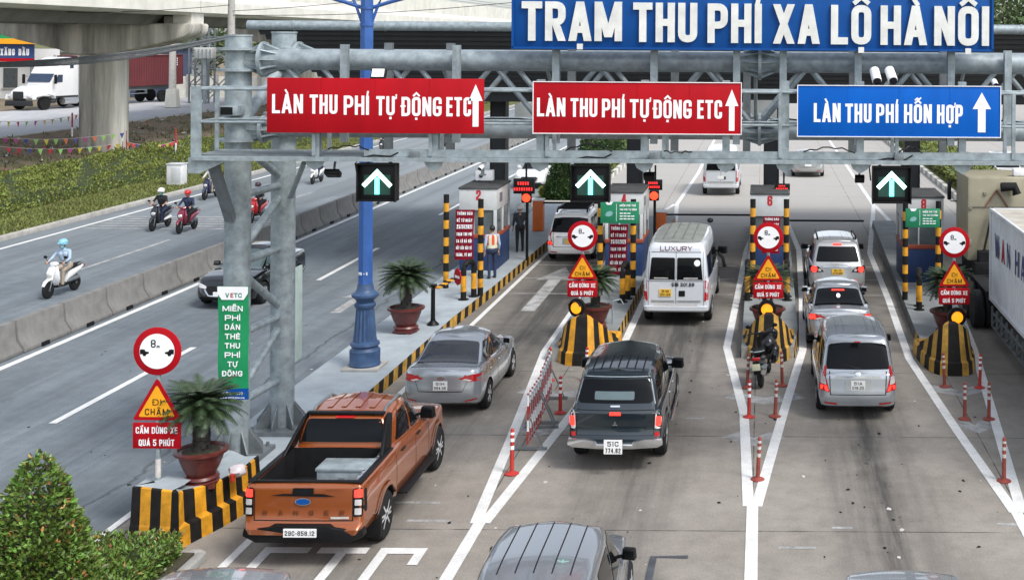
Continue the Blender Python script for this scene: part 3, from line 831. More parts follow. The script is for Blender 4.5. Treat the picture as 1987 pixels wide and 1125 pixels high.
# ------------------------------------------------------------------ sign gantry
GY, RY = 22.6, 24.3                                                        # front and rear plane of the truss
gan = thing('sign_gantry', 'galvanised tubular steel gantry carrying lane signs across the plaza', 'sign gantry', (-9.7, 23.4, KZ))
def gb(mb, name, m=galv, bev=0, sm=35):
    o = mb.build(name, m, gan, bev, sm); o.matrix_parent_inverse = Matrix.Translation((9.7, -23.4, -KZ)); return o
PF, PR = (-9.78, GY), (-9.6, RY)
for (x, y), h in ((PF, 8.13), (PR, 8.2)):
    mb = MB(); mb.tube((x, y, KZ), (x, y, h), .235, n=28); mb.tube((x, y, h), (x, y, h + .03), .25, n=28)
    gb(mb, 'column')
    mb = MB(); mb.box((x, y, KZ + .04), (1.05, 1.05, .08))
    for k in range(8):
        a = math.pi * k / 4
        d = Vector((math.cos(a), math.sin(a), 0)); s = Vector((-d.y, d.x, 0)) * .012
        p = Vector((x, y, KZ + .08))
        q = [p + d * .22, p + d * .5, p + d * .5 + Vector((0, 0, .1)), p + d * .22 + Vector((0, 0, .48))]
        mb.add([a_ + s for a_ in q] + [a_ - s for a_ in q], [(0, 1, 2, 3), (7, 6, 5, 4), (0, 4, 5, 1), (1, 5, 6, 2), (2, 6, 7, 3), (3, 7, 4, 0)])
    for a in range(4):
        mb.tube((x + .42 * (-1) ** a, y + .42 * (-1) ** (a // 2), KZ + .08), (x + .42 * (-1) ** a, y + .42 * (-1) ** (a // 2), KZ + .16), .03, n=6)
    gb(mb, 'base_plate', galvd)
    for z in (7.7, 6.4):
        mb = MB(); mb.tube((x, y, z - .22), (x, y, z - .17), .38, n=28); mb.tube((x, y, z + .17), (x, y, z + .22), .38, n=28)
        mb.box((x + .28, y, z), (.36, .3, .34)); gb(mb, 'clamp_collar', galv)
ZL = 6.4
zz = [1.27, 2.55, 3.9, 5.15, 6.3, 7.7]
def pole_pt(w, z): x, y = (PF, PR)[w]; return Vector((x, y, z))
for z in zz[:-2]:
    mb = MB(); mb.tube(pole_pt(0, z), pole_pt(1, z + .02), .075, n=14); gb(mb, 'brace')
for k in range(5):
    mb = MB(); w = k % 2
    a, b = (1, 0) if k % 2 == 0 else (0, 1)
    mb.tube(pole_pt(a, zz[k + 1] - .12), pole_pt(b, zz[k] + .12), .075 if k < 4 else .11, n=14); gb(mb, 'brace')
XR = 7.6
for y in (GY, RY):
    for z, r in ((7.7, .19), (6.4, .145)):
        mb = MB(); mb.tube((-9.3, y, z), (XR, y, z), r, n=24); gb(mb, 'chord_tube')
        for xj in (-9.3, -.05):
            mb = MB(); mb.tube((xj - .03, y, z), (xj + .03, y, z), r * 1.75, n=24)
            for k in range(10):
                a = 2 * math.pi * k / 10; d = Vector((0, math.cos(a), math.sin(a))); c = Vector((xj, y, z)); s = Vector((0, -d.z, d.y)) * .009
                for sx in (-1, 1):
                    q = [c + d * r, c + d * r * 1.7, c + d * r * 1.02 + Vector((sx * .3, 0, 0))]
                    mb.add([p + s for p in q] + [p - s for p in q], [(0, 1, 2), (5, 4, 3), (0, 3, 4, 1), (1, 4, 5, 2), (2, 5, 3, 0)])
            gb(mb, 'flange_joint')
for y in (GY, RY):
    x = -8.95
    k = 0
    while x < XR - .9:
        za, zb_ = (7.56, 6.52) if k % 2 == 0 else (6.52, 7.56)
        mb = MB(); mb.tube((x + .08, y, za), (x + .93, y, zb_), .05, n=10); gb(mb, 'web_member')
        x += .98; k += 1
for k in range(9):
    x = -8.9 + 1.95 * k
    for z in (7.7, 6.4):
        mb = MB(); mb.tube((x, GY, z), (x + .97, RY, z), .04, n=8); gb(mb, 'cross_member')
    mb = MB(); mb.tube((x + .97, GY, 7.6), (x + .97, RY, 6.4), .035, n=8); gb(mb, 'cross_member')
# hangers and sign supports
def X_at(u, y): return (u - U0) * y / F
def ibeam(mb, x, y, z0, z1, w=.13, d=.12):
    mb.box((x, y - d / 2, (z0 + z1) / 2), (w, .014, z1 - z0)); mb.box((x, y + d / 2, (z0 + z1) / 2), (w, .014, z1 - z0)); mb.box((x, y, (z0 + z1) / 2), (.012, d - .014, z1 - z0))
for u in (670, 887):
    mb = MB(); ibeam(mb, X_at(u, 22.3), 22.28, 6.2, 7.99); gb(mb, 'hanger_post')
for u in (1080, 1270, 1430, 1520, 1665, 1845, 1955):
    mb = MB(); ibeam(mb, X_at(u, 22.3), 22.28, 6.2, 8.6 if u < 1900 else 7.95); gb(mb, 'hanger_post')
for u in (755, 875, 1110, 1310, 1450, 1655, 1830):
    mb = MB(); ibeam(mb, X_at(u, 24.0), 24.0, 5.9, 8.02, .15); gb(mb, 'rear_post', galvd)
for u in (615, 845, 1050, 1252, 1410, 1525, 1670, 1868):
    x = X_at(u, 21.35)
    mb = MB(); ibeam(mb, x, 21.38, 6.0, 7.4); gb(mb, 'hanger_post')
    mb = MB(); mb.prism([(-.2, 6.02), (.2, 6.02), (.13, 5.86), (0, 5.78), (-.13, 5.86)], lambda a, b, d: Vector((x + a, 21.27 + d, b)), 0, .02)
    mb.bar((x, 21.3, 5.92), (x, 22.05, 6.0), .07, .12)
    gb(mb, 'gusset_bracket')
# walkway
XL, XE = -9.97, XR
mb = MB()
mb.box(((-7.0 + XE) / 2, 21.33, 6.09), (XE + 7.0, .06, .13)); mb.box(((XL + XE) / 2, 21.27, 5.985), (XE - XL, .16, .07))
mb.box(((XL + XE) / 2, 22.1, 6.03), (XE - XL, .05, .08))
gb(mb, 'walkway_beam', galv)
mb = MB(); mb.box(((XL + XE) / 2, 21.72, 6.03), (XE - XL, .68, .03)); gb(mb, 'walkway_grating', galvd)
for y in (21.3, 22.06):
    mb = MB()
    mb.tube((XL, y, 7.2), (XE, y, 7.2), .028, n=10); mb.tube((XL, y, 6.62), (XE, y, 6.62), .022, n=10)
    gb(mb, 'handrail')
    x = XL + .04
    while x < XE:
        mb = MB(); mb.box((x, y, 6.63), (.06, .06, 1.16)); gb(mb, 'rail_post')
        x += 2.05
mb = MB(); mb.box((XL + .02, 21.29, 6.6), (.17, .05, 1.3)); gb(mb, 'rail_post')
mb = MB(); mb.tube((XL, 21.3, 7.2), (XL, 22.06, 7.2), .028, n=10); mb.tube((XL, 21.3, 6.62), (XL, 22.06, 6.62), .022, n=10); gb(mb, 'handrail')
mb = MB(); mb.prism([(XL - .1, 6.0), (XL + .7, 6.0), (XL + .1, 5.72), (XL - .1, 5.72)], lambda a, b, d: Vector((a, 21.25 + d, b)), 0, .03); gb(mb, 'gusset_bracket')
mb = MB(); mb.bar((XL + .15, 21.6, 5.95), (-9.8, 22.35, 4.75), .16, .14); gb(mb, 'strut', galvd)
mb = MB(); mb.bar(A(590, 316, 22.05), A(564, 382, 24.15), .07, .07); gb(mb, 'strut', galv)

for u0, u1, dz in ((640, 720, .06), (1100, 1190, .12), (1290, 1345, -.02), (1560, 1660, .08), (1745, 1790, .1)):
    a, b = X_at(u0, 21.3), X_at(u1, 21.3)
    mb = MB(); mb.path([(a + (b - a) * i / 8, 21.24 - .03 * math.sin(i), 6.16 + dz * math.sin(math.pi * i / 8) + .02 * math.sin(i * 2.3)) for i in range(9)], .013, 6); gb(mb, 'cable', black)
mb = MB(); mb.path([(-9.0 + .5 * i, 22.34 + .02 * math.sin(i * 1.9), 6.63 + .035 * math.sin(i * 2.4)) for i in range(33)], .016, 6); gb(mb, 'cable', black)
for x in (-6.1, -1.9, 2.4):
    mb = MB(); mb.box((x, 21.24, 6.07), (.16, .08, .12)); gb(mb, 'junction_box', galvd, bev=.008)
# ------------------------------------------------------------------ signs
def panel_sign(name, label, cat, u0, v0, u1, v1, y, m, edge, words, cap, arrow=None, th=.05):
    p, q = A(u0, v0, y), A(u1, v1, y)
    t_ = thing(name, label, cat, (p.x, y, q.z))
    w, h = q.x - p.x, p.z - q.z
    mb = MB(); mb.box((w / 2, th / 2, h / 2), (w, th, h)); mb.build('sign_panel', m, t_, bev=.006)
    if edge is not None:
        mb = MB()
        for c, d in (((w / 2, 0, .007), (w, .03, .014)), ((w / 2, 0, h - .007), (w, .03, .014)), ((.007, 0, h / 2), (.014, .03, h - .03)), ((w - .007, 0, h / 2), (.014, .03, h - .03))): mb.box(c, d)
        mb.build('sign_edge', edge, t_)
    mb = MB()
    for k in range(1, 4): mb.box((w * k / 4, -.0015, h / 2), (.006, .004, h - .04))
    mb.build('sheet_seam', m, t_)
    for s, a, b, vb in words:
        mb = MB()
        xa, xb = A(a, vb, y), A(b, vb, y)
        text(mb, s, xa.x - p.x, xb.x - p.x, xa.z - q.z, cap, lambda i, j, d: Vector((i, -.004 - d, j)), 0, .155, .085)
        mb.build('word', white_letter, t_, fix=False, sm=0)
    if arrow:
        a, b = A(arrow[0], arrow[3], y), A(arrow[1], arrow[2], y)
        mb = MB(); arrow_up(mb, (a.x + b.x) / 2 - p.x, b.x - a.x, a.z - q.z, b.z - q.z, .29, (b.x - a.x) * .42, lambda i, j, d: Vector((i, -.004, j)))
        mb.build('arrow', white_letter, t_, fix=False, sm=0)
    return t_
panel_sign('lane_sign', 'red lane sign with its arrow touching the last letters, hung beside the column', 'lane sign', 518, 151, 938, 260, 21.18, sign_red, None,
    [('LÀN', 528, 588, 220), ('THU', 601, 655, 221), ('PHÍ', 667, 716, 223), ('TỰ', 730, 766, 224), ('ĐỘNG', 779, 857, 225.5), ('ETC', 866, 914, 226)], .335, (909, 937, 164, 246))
panel_sign('lane_sign', 'red lane sign with separate arrow, between the other red sign and the blue one', 'lane sign', 1034, 158, 1439, 262, 21.18, sign_red, white_paint,
    [('LÀN', 1042, 1097, 226), ('THU', 1107, 1159, 227), ('PHÍ', 1168, 1212, 228), ('TỰ', 1222, 1259, 229), ('ĐỘNG', 1268, 1342, 230), ('ETC', 1353, 1401, 230.5)], .325, (1407, 1433, 174, 254))
panel_sign('lane_sign', 'blue lane sign with white arrow under two white cameras', 'lane sign', 1547, 165, 1942, 268, 21.18, sign_blue, white_paint,
    [('LÀN', 1579, 1631, 237), ('THU', 1640, 1691, 238), ('PHÍ', 1700, 1743, 238.5), ('HỖN', 1754, 1808, 239), ('HỢP', 1818, 1868, 240)], .33, (1887, 1923, 180, 257))
# station name board with raised letters
YB = 22.0
t_ = thing('station_board', 'wide blue board with raised white station name on top of the gantry', 'name board', (-4.56, YB, 7.93))
pB = Vector((-4.56, YB, 7.93))
mb = MB(); mb.box((4.375, .06, .72), (8.75, .12, 1.44)); mb.build('board_panel', board_blue, t_, bev=.008)
mb = MB(); mb.box((4.375, -.01, .02), (8.76, .04, .04)); mb.box((.02, -.01, .72), (.04, .04, 1.4)); mb.box((8.73, -.01, .72), (.04, .04, 1.4)); mb.build('board_trim', board_blue, t_)
for w_, a, b in (('TRẠM', 1013, 1207), ('THU', 1229, 1353), ('PHÍ', 1373, 1478), ('XA', 1500, 1590), ('LỘ', 1612, 1690), ('HÀ', 1708, 1798), ('NỘI', 1812, 1918)):
    vb = 79.5 + (a - 1013) * .0118
    xa, xb = A(a, vb, YB), A(b, vb, YB)
    mb = MB(); text(mb, w_, xa.x - pB.x, xb.x - pB.x, xa.z - pB.z, .715, lambda i, j, d: Vector((i, -.003 - d, j)), 0, .18, .085, .055)
    mb.build('raised_letter', white_worn, t_, sm=0)

# ------------------------------------------------------------------ lane signals, cameras, floodlights under and on the gantry
sig_g = mat('signal_green', (.02, .5, .3), .4, 0, .05, 5, emit=((.55, 1.0, .85), 2.6))
sig_c = mat('signal_cyan', (.02, .5, .4), .4, 0, .05, 5, emit=((.12, .95, .85), 2.6))
sig_f = mat('signal_face', (.008, .05, .035), .5, 0, .3, 6)
def signal(label, uc, v0, v1, cab):
    y = 21.3
    a, b = A(uc - 37, v1, y), A(uc + 37, v0, y)
    t_ = thing('lane_signal', label, 'lane signal', ((a.x + b.x) / 2, y, a.z), 0, 'lane signals under the gantry walkway')
    w, h = b.x - a.x, b.z - a.z
    mb = MB(); mb.box((0, .1, h / 2), (w, .2, h)); mb.build('signal_housing', black, t_, bev=.015)
    mb = MB()
    mb.box((0, -.05, h + .0), (w + .02, .14, .02)); mb.box((-w / 2, -.04, h / 2), (.02, .1, h)); mb.box((w / 2, -.04, h / 2), (.02, .1, h)); mb.box((0, -.02, .02), (w, .05, .03)); mb.build('visor', black, t_)
    mb = MB(); s = w * .35; mb.add([(-s, -.004, .12), (s, -.004, .12), (s, -.004, .12 + 1.5 * s), (-s, -.004, .12 + 1.5 * s)], [(0, 1, 2, 3)]); mb.build('signal_face', sig_f, t_, fix=False)
    mb = MB(); f = lambda p, q, d: Vector((p, -.012 - d, q))
    for q in stroke_poly([(-s * .92, .30), (0, .52), (s * .92, .30)], .075): mb.add([f(p.x, p.y, 0) for p in q], [(0, 1, 2, 3)])
    mb.add([f(a_, b_, .002) for a_, b_ in ((-.04, .13), (.04, .13), (.04, .43), (-.04, .43))], [(0, 1, 2, 3)], 1)
    mb.build('signal_arrow', [sig_g, sig_c], t_, fix=False, sm=0)
    mb = MB(); mb.bar((-w * .3, .1, h), (-w * .3, .1, h + .1), .05, .05); mb.bar((w * .3, .1, h), (w * .3, .1, h + .1), .05, .05)
    mb.build('hanger_bracket', galvd, t_)
    if cab:
        mb = MB(); mb.path([(-w / 2 - .03, .05, h - .25), (-w / 2 - .06, .02, h), (-w / 2 + .03, 0, h + .1), (-w * .1, -.02, h + .15), (w * .35, -.02, h + .13), (w * .55, 0, h + .2)], .014, 6); mb.build('cable', black, t_)
signal('black lane signal with lit green arrow in front of the blue lamp post', 732, 318, 391, True)
signal('black lane signal with lit green arrow above the white multi-purpose car', 1146, 321, 392, True)
signal('black lane signal with lit green arrow beside the booth with green board', 1730, 324, 395, True)
def floodlight(label, u, v, y, tilt, flip=False, face=black, s=.26):
    p = A(u, v, y)
    t_ = thing('floodlight', label, 'floodlight', p, 0, 'floodlights on the gantry')
    M = Matrix.Rotation(R(tilt), 3, 'X')
    mb = MB(); mb.box((0, 0, 0), (s, .09, s * .75), 0, M); mb.build('lamp_housing', black, t_, bev=.012)
    mb = MB(); c = M @ Vector((0, -.05, 0)); mb.box(c, (s * .82, .012, s * .58), 0, M); mb.build('lamp_glass', face, t_)
    mb = MB(); mb.bar((0, .05, .02), (0, .12, .22 if not flip else -.2), .04, .03); mb.build('bracket', galvd, t_)
floodlight('black floodlight hanging from the walkway beside the white scooter', 646, 336, 21.5, 62)
floodlight('black floodlight under the walkway beside the lane signal over the silver cars', 1668, 347, 21.5, 35, s=.17)
floodlight('black floodlight on a bracket above the red LED board of booth four', 1260, 342, 22.0, 40, s=.2)
floodlight('floodlight with white face standing on the red sign with touching arrow', 735, 144, 21.25, -25, True, mat('lamp_glass_white', (.8, .8, .78), .25, 0, .05, 5))
def bullet(label, u, v, y, L, r, dx, group=None):
    p = A(u, v, y)
    t_ = thing('camera', label, 'camera', p, 0, group)
    d = Vector((dx, -.75, -.62)).normalized()
    mb = MB(); mb.tube(-d * L / 2, d * L / 2, r, n=18); mb.build('camera_body', white_paint, t_, bev=.01)
    mb = MB(); mb.tube(d * L / 2, d * (L / 2 + .012), r * .85, n=18); mb.build('camera_lens', black, t_)
    mb = MB(); mb.bar((0, .02, -r), (0, .04, -r - .12), .05, .05); mb.box((0, .04, -r - .12), (.1, .1, .02)); mb.build('bracket', galvd, t_)
bullet('white tubular traffic camera on the blue sign, next to its twin, tilted more steeply', 1699, 147, 21.3, .3, .085, .10, 'twin traffic cameras')
bullet('white tubular traffic camera on the blue sign, on the side of its arrow', 1729, 146, 21.3, .3, .085, .16, 'twin traffic cameras')
bullet('small white camera on the corner of the blue sign', 1930, 161, 21.3, .12, .05, .2)
bullet('small white camera mounted on the walkway beam above booth two', 936, 322, 21.25, .16, .04, -.4)
p = A(448, 215, 22.2)
t_ = thing('camera_housing', 'grey open fronted box fixed to the front gantry column', 'camera box', p)
mb = MB(); mb.box((0, .1, 0), (.3, .42, .18)); mb.build('housing', galv, t_, bev=.008)
mb = MB(); mb.box((-.03, -.112, 0), (.22, .01, .14)); mb.build('opening', black, t_)

# ------------------------------------------------------------------ green banner tied to the front column
p0, p1 = A(424, 555, 22.25), A(482, 775, 22.25)
t_ = thing('banner', 'tall green banner with white words tied to the front gantry column', 'banner', (p0.x, 22.25, p1.z))
w, h = p1.x - p0.x, p0.z - p1.z
mb = MB(); n = 10
for i in range(n + 1):
    z = h * i / n
    mb.v += [(0, .02 * math.sin(i * 1.3), z), (w / 2, -.035, z), (w, .015 * math.sin(i * 1.1 + 1), z)]
for i in range(n):
    for k in range(2): mb.f.append([i * 3 + k, i * 3 + k + 1, i * 3 + k + 4, i * 3 + k + 3]); mb.m.append(1 if i == 0 else 0)
mb.build('banner_cloth', [banner_green, board_blue], t_, fix=False)
bz = lambda i, j, d: Vector((i, -.045 - d, j))
mb = MB(); mb.add([bz(a, b, 0) for a, b in ((.0, h), (w, h), (w, h - .12), (w * .86, h - .24), (w * .14, h - .24), (0, h - .12))], [(0, 1, 2, 3, 4, 5)], 0)
text(mb, 'V TC', w * .26, w * .8, h - .2, .085, lambda i, j, d: bz(i, j, .004), 1, .2, .12, 0, .9)
text(mb, 'E', w * .43, w * .53, h - .2, .085, lambda i, j, d: bz(i, j, .004), 2, .2)
mb.build('banner_head', [white_letter, sign_green, sign_red], t_, fix=False, sm=0)
rows = ['MIỄN', 'PHÍ', 'DÁN', 'THẺ', 'THU', 'PHÍ', 'TỰ', 'ĐỘNG']
for i, s in enumerate(rows):
    k = {4: .33, 3: .25, 2: .16}[len(s)]
    mb = MB(); text(mb, s, w / 2 - k * w / .6 * .6, w / 2 + k * w / .6 * .6, h - .45 - i * .17, .1, bz, 0, .2, .16); mb.build('word', white_letter, t_, fix=False, sm=0)
mb = MB()
text(mb, '1900 6010', w * .15, w * .85, .1, .05, bz, 0, .2, .16)
text(mb, 'WWW.VETC.COM.VN', w * .1, w * .9, .03, .03, bz, 0, .2, .16)
mb.build('lettering', white_letter, t_, fix=False, sm=0)
# pale green panel seen edge-on behind the rear column
p = A(574, 700, 24.6)
t_ = tag(MB().box((0, 0, .95), (.05, .5, 1.9)).build('edge_banner', mat('pale_banner', (.45, .55, .5), .6), None, loc=(p.x, 24.62, p.z), bev=.01), 'narrow pale green banner seen edge-on behind the rear gantry column', 'banner')

# ------------------------------------------------------------------ blue lamp post
p = G(708, 712, KZ)
t_ = thing('lamp_post', 'tall blue street lamp post with fluted pedestal on the first island', 'lamp post', p)
mb = MB(); mb.box((0, 0, .03), (.86, .86, .06)); mb.build('plinth', conc, t_, bev=.01)
mb = MB(); mb.lathe([(.36, .06), (.37, .1), (.35, .14), (.355, .42), (.31, .46), (.30, .5), (.345, .55), (.33, .6), (.27, .63), (.265, .66)], n=32); mb.build('pedestal', lampblue2, t_)
mb = MB(); mb.lathe([(.275, .66), (.26, .75), (.225, 1.2), (.205, 1.42)], n=64, fl=.13, fn=16); mb.build('fluted_column', lampblue2, t_, sm=60)
mb = MB(); mb.lathe([(.215, 1.42), (.25, 1.47), (.25, 1.52), (.2, 1.56), (.22, 1.62), (.315, 1.7), (.315, 1.75), (.23, 1.8), (.2, 1.86), (.175, 2.0)], n=32); mb.build('collar', lampblue2, t_)
mb = MB(); mb.lathe([(.172, 2.0), (.142, 11)], n=8); mb.build('shaft', lampblue, t_, sm=20)
mb = MB()
for z in (2.12, 8.12, 8.52):
    mb = MB(); mb.lathe([(.165, z), (.165, z + .07)], n=16); mb.build('ring', lampblue, t_)
for sx in (-1, 1):
    mb = MB(); mb.path([(sx * .1, 0, 8.15), (sx * .26, 0, 8.6), (sx * .42, 0, 8.95), (sx * 1.5, 0, 9.6)], .035); mb.build('lamp_arm', lampblue, t_)
    mb = MB(); mb.path([(sx * .1, 0, 8.55), (sx * .5, 0, 8.68), (sx * 1.3, 0, 8.9), (sx * 2.6, 0, 9.3)], .045); mb.build('lamp_arm', lampblue, t_)
mb = MB(); text(mb, '75 * 5', -.11, .11, 2.22, .07, lambda i, j, d: Vector((i, -.172 - .01, j)), 0, .2); mb.build('lettering', white_letter, t_, fix=False, sm=0)

# ------------------------------------------------------------------ potted cycads
def cycad_meshes():
    pot = MB(); pot.lathe([(.0001, .16), (.26, .16), (.29, .2), (.36, .34), (.42, .5), (.45, .6), (.53, .64), (.535, .69), (.46, .71), (.44, .66), (.0001, .62)], n=36)
    stand = MB(); stand.lathe([(.34, 0), (.36, .05), (.31, .08), (.31, .1), (.36, .12), (.33, .17)], n=28)
    for k in range(4): stand.box((.3 * math.cos(k * 1.57 + .8), .3 * math.sin(k * 1.57 + .8), -.02), (.14, .14, .1))
    so = MB(); so.lathe([(.44, .64), (.3, .67), (.0001, .68)], n=20)
    tr = MB(); tr.lathe([(.155, .64), (.14, .8), (.15, 1.0), (.13, 1.2), (.14, 1.38), (.06, 1.5)], n=14)
    for k in range(150):
        a, z = rnd.uniform(0, 6.28), rnd.uniform(.68, 1.4)
        d = Vector((math.cos(a), math.sin(a), 0)); c = d * .14 + Vector((0, 0, z))
        tr.add([c + Vector((-d.y, d.x, 0)) * .025, c - Vector((-d.y, d.x, 0)) * .025, c + d * .045 + Vector((0, 0, .05))], [(0, 1, 2)])
    cr = MB()
    for k in range(96):
        az = k * 2.399963 + rnd.uniform(-.15, .15)
        el = R(84) * (1 - k / 96) ** .75 + R(-10)
        L = rnd.uniform(.68, .86)
        h = Vector((math.cos(az), math.sin(az), 0)); q = Vector((0, 0, 1.42)); e = el
        N = 20; side0 = Vector((-h.y, h.x, 0))
        for i in range(N):
            d = h * math.cos(e) + Vector((0, 0, math.sin(e))); q2 = q + d * L / N; e -= R(3.3)
            nrm = side0.cross(d)
            if i > 1:
                ll = .17 * math.sin(math.pi * min(1, (i + 2.5) / (N + 3.5))) ** .7
                for s in (-1, 1):
                    tip = q + side0 * s * ll * .86 + d * ll * .55 + nrm * ll * .22
                    w = d * .021
                    cr.add([q - w, q + w, tip], [(0, 1, 2)])
            w = side0 * .006; cr.add([q - w, q + w, q2 + w, q2 - w], [(0, 1, 2, 3)])
            q = q2
    return [('pot', pot.mesh('pot', terracotta)), ('pot_stand', stand.mesh('pot_stand', terracotta)), ('soil', so.mesh('soil', soil)), ('trunk', tr.mesh('trunk', bark)), ('crown', cr.mesh('crown', frond, sm=0, fix=False))]
CM = cycad_meshes()
def cycad(label, p, s, sp, rz):
    t_ = thing('potted_cycad', label, 'potted palm', p, rz, 'potted cycads on the toll islands')
    for n_, me in CM:
        o = link(n_, me, t_)
        o.scale = (sp, sp, sp) if n_ in ('pot', 'pot_stand', 'soil') else (s, s, s)
        if n_ in ('trunk', 'crown'): o.location.z = .64 * (sp - s)
cycad('potted cycad in a glazed pot standing on the big striped block', (-9.30, 20.15, .715), .93, .80, .3)
cycad('potted cycad standing behind the blue lamp post', G(780, 650, KZ) + Vector((0, .35, .03)), 1.02, .92, 1.4)
cycad('potted cycad half hidden by the signs behind the dark pickup', (-4.5, 32.9, KZ + .02), .9, .85, 2.2)
cycad('potted cycad behind the moped and the amber light', (.17, 32.6, KZ + .02), .95, .92, 3.0)
cycad('potted cycad beside the lorry wheels', (5.0, 32.4, KZ + .02), .95, .92, 4.1)

# ------------------------------------------------------------------ warning sign posts and amber lights
def sign_set(where, x, y, zb):
    t_ = thing('warning_sign_post', 'round and triangular warning signs on a post ' + where, 'road sign', (x, y, 0), 0, 'warning sign posts on the island noses')
    mb = MB(); mb.tube((0, .03, zb), (0, .03, 3.3), .042, n=14); mb.build('post', galv, t_)
    mb = MB(); mb.tube((0, .031, zb + .02), (0, .031, zb + .12), .046, n=14, mi=0); mb.tube((0, .031, zb + .2), (0, .031, zb + .5), .046, n=14, mi=1); mb.build('post_band', [redp, white_d], t_)
    mb = MB()
    mb.lathe([(.39, -.02), (.39, 0)], (0, 0, 3.0), 40, 0, 'Y'); mb.build('round_sign', [sign_red], t_, bev=.004)
    mb = MB(); f = lambda a, b, d: Vector((a, -.024 - d, 3.0 + b))
    mb.add([f(.285 * math.cos(k * math.pi / 24), .285 * math.sin(k * math.pi / 24), 0) for k in range(48)], [tuple(range(48))], 0)
    text(mb, '8', -.10, -.02, .06, .13, lambda a, b, d: f(a, b, .004), 1, .15)
    text(mb, 'm', -.005, .045, .06, .06, lambda a, b, d: f(a, b, .004), 1, .2)
    car_l = [(-.275, -.045), (-.275, .03), (-.24, .035), (-.2, .03), (-.185, .0), (-.13, -.01), (-.13, -.035), (-.17, -.045), (-.185, -.075), (-.22, -.075), (-.235, -.045)]
    mb.add([f(a, b, .004) for a, b in car_l], [tuple(range(len(car_l)))], 1)
    mb.add([f(-a, b, .004) for a, b in car_l], [tuple(range(len(car_l)))], 1)
    mb.build('sign_face', [white_letter, black], t_, fix=False, sm=0)
    mb = MB(); g = lambda a, b, d: Vector((a, -d, 2.19 + b))
    tri = lambda r: [(r * math.sin(a), r * math.cos(a)) for a in (0, 2.0944, 4.18879)]
    def rtri(r, c):
        P_ = tri(r); out = []
        for i in range(3):
            q, a, b = Vector(P_[i]), Vector(P_[i - 1]), Vector(P_[(i + 1) % 3])
            s0, s1 = q + (a - q).normalized() * c, q + (b - q).normalized() * c
            for k in range(5):
                w = k / 4; v = s0 * (1 - w) ** 2 + q * 2 * w * (1 - w) + s1 * w * w; out.append((v.x, v.y - .08))
        return out[::-1]
    mb.prism(rtri(.46, .06), g, 0, .02); mb.build('triangle_sign', sign_red, t_)
    mb = MB(); mb.add([g(a, b, .024) for a, b in rtri(.35, .05)], [tuple(range(15))], 0)
    text(mb, 'ĐI', -.065, .075, -.065, .1, lambda a, b, d: g(a, b, .028), 1, .13, .3)
    text(mb, 'CHẬM', -.19, .19, -.225, .105, lambda a, b, d: g(a, b, .028), 1, .15, .25)
    mb.build('triangle_face', [sign_yellow, hblack], t_, fix=False, sm=0)
    mb = MB(); mb.box((0, -.01, 1.63), (.78, .02, .42)); mb.build('plate_sign', sign_red, t_, bev=.004)
    mb = MB(); q = lambda a, b, d: Vector((a, -.025, 1.63 + b))
    text(mb, 'CẤM DỪNG XE', -.34, .34, .035, .105, q, 0, .17, .1, 0, .35)
    text(mb, 'QUÁ 5 PHÚT', -.29, .29, -.165, .105, q, 0, .17, .1, 0, .35)
    mb.build('lettering', white_letter, t_, fix=False, sm=0)
    return t_
sign_set('standing on the big block beside the bush', -9.82, 19.72, .74)
sign_set('before the island with the white van', -4.66, 31.55, KZ)
sign_set('behind the parked moped', .18, 31.5, KZ)
sign_set('beside the container lorry', 4.92, 30.9, KZ)
amber = mat('amber_lamp', (.8, .28, .01), .3, 0, .1, 8, emit=((1.0, .33, .01), .75))
def amber_light(label, x, y, z, rz):
    t_ = thing('amber_light', label, 'warning light', (x, y, 0), rz, 'amber warning lights')
    mb = MB(); mb.tube((0, .1, KZ), (0, .1, z), .035, n=10); mb.build('post', redd, t_)
    mb = MB(); mb.lathe([(.235, 0), (.235, .1), (.15, .2), (.05, .24)], (0, 0, z), 22, 0, 'Y'); mb.build('lamp_housing', black, t_)
    mb = MB(); mb.lathe([(.15, -.012), (.135, -.04), (.075, -.06), (.0001, -.065)], (0, 0, z), 22, 0, 'Y'); mb.build('lens', amber, t_)
    mb = MB()
    for k in range(9):
        a, b = R(20 + k * 140 / 9), R(20 + (k + 1) * 140 / 9)
        mb.add([(.2 * math.cos(a), -.0, z + .2 * math.sin(a)), (.2 * math.cos(b), 0, z + .2 * math.sin(b)), (.19 * math.cos(b), -.14, z + .19 * math.sin(b)), (.19 * math.cos(a), -.14, z + .19 * math.sin(a))], [(0, 1, 2, 3)])
    mb.build('visor', black, t_, fix=False)
amber_light('round amber warning light behind the striped prow next to the dark pickup', -4.78, 31.3, 1.18, R(-22))
amber_light('round amber warning light in front of the cycad behind the moped', .15, 31.3, 1.17, 0)
amber_light('round amber warning light beside the lorry wheels', 4.98, 30.75, 1.12, R(5))

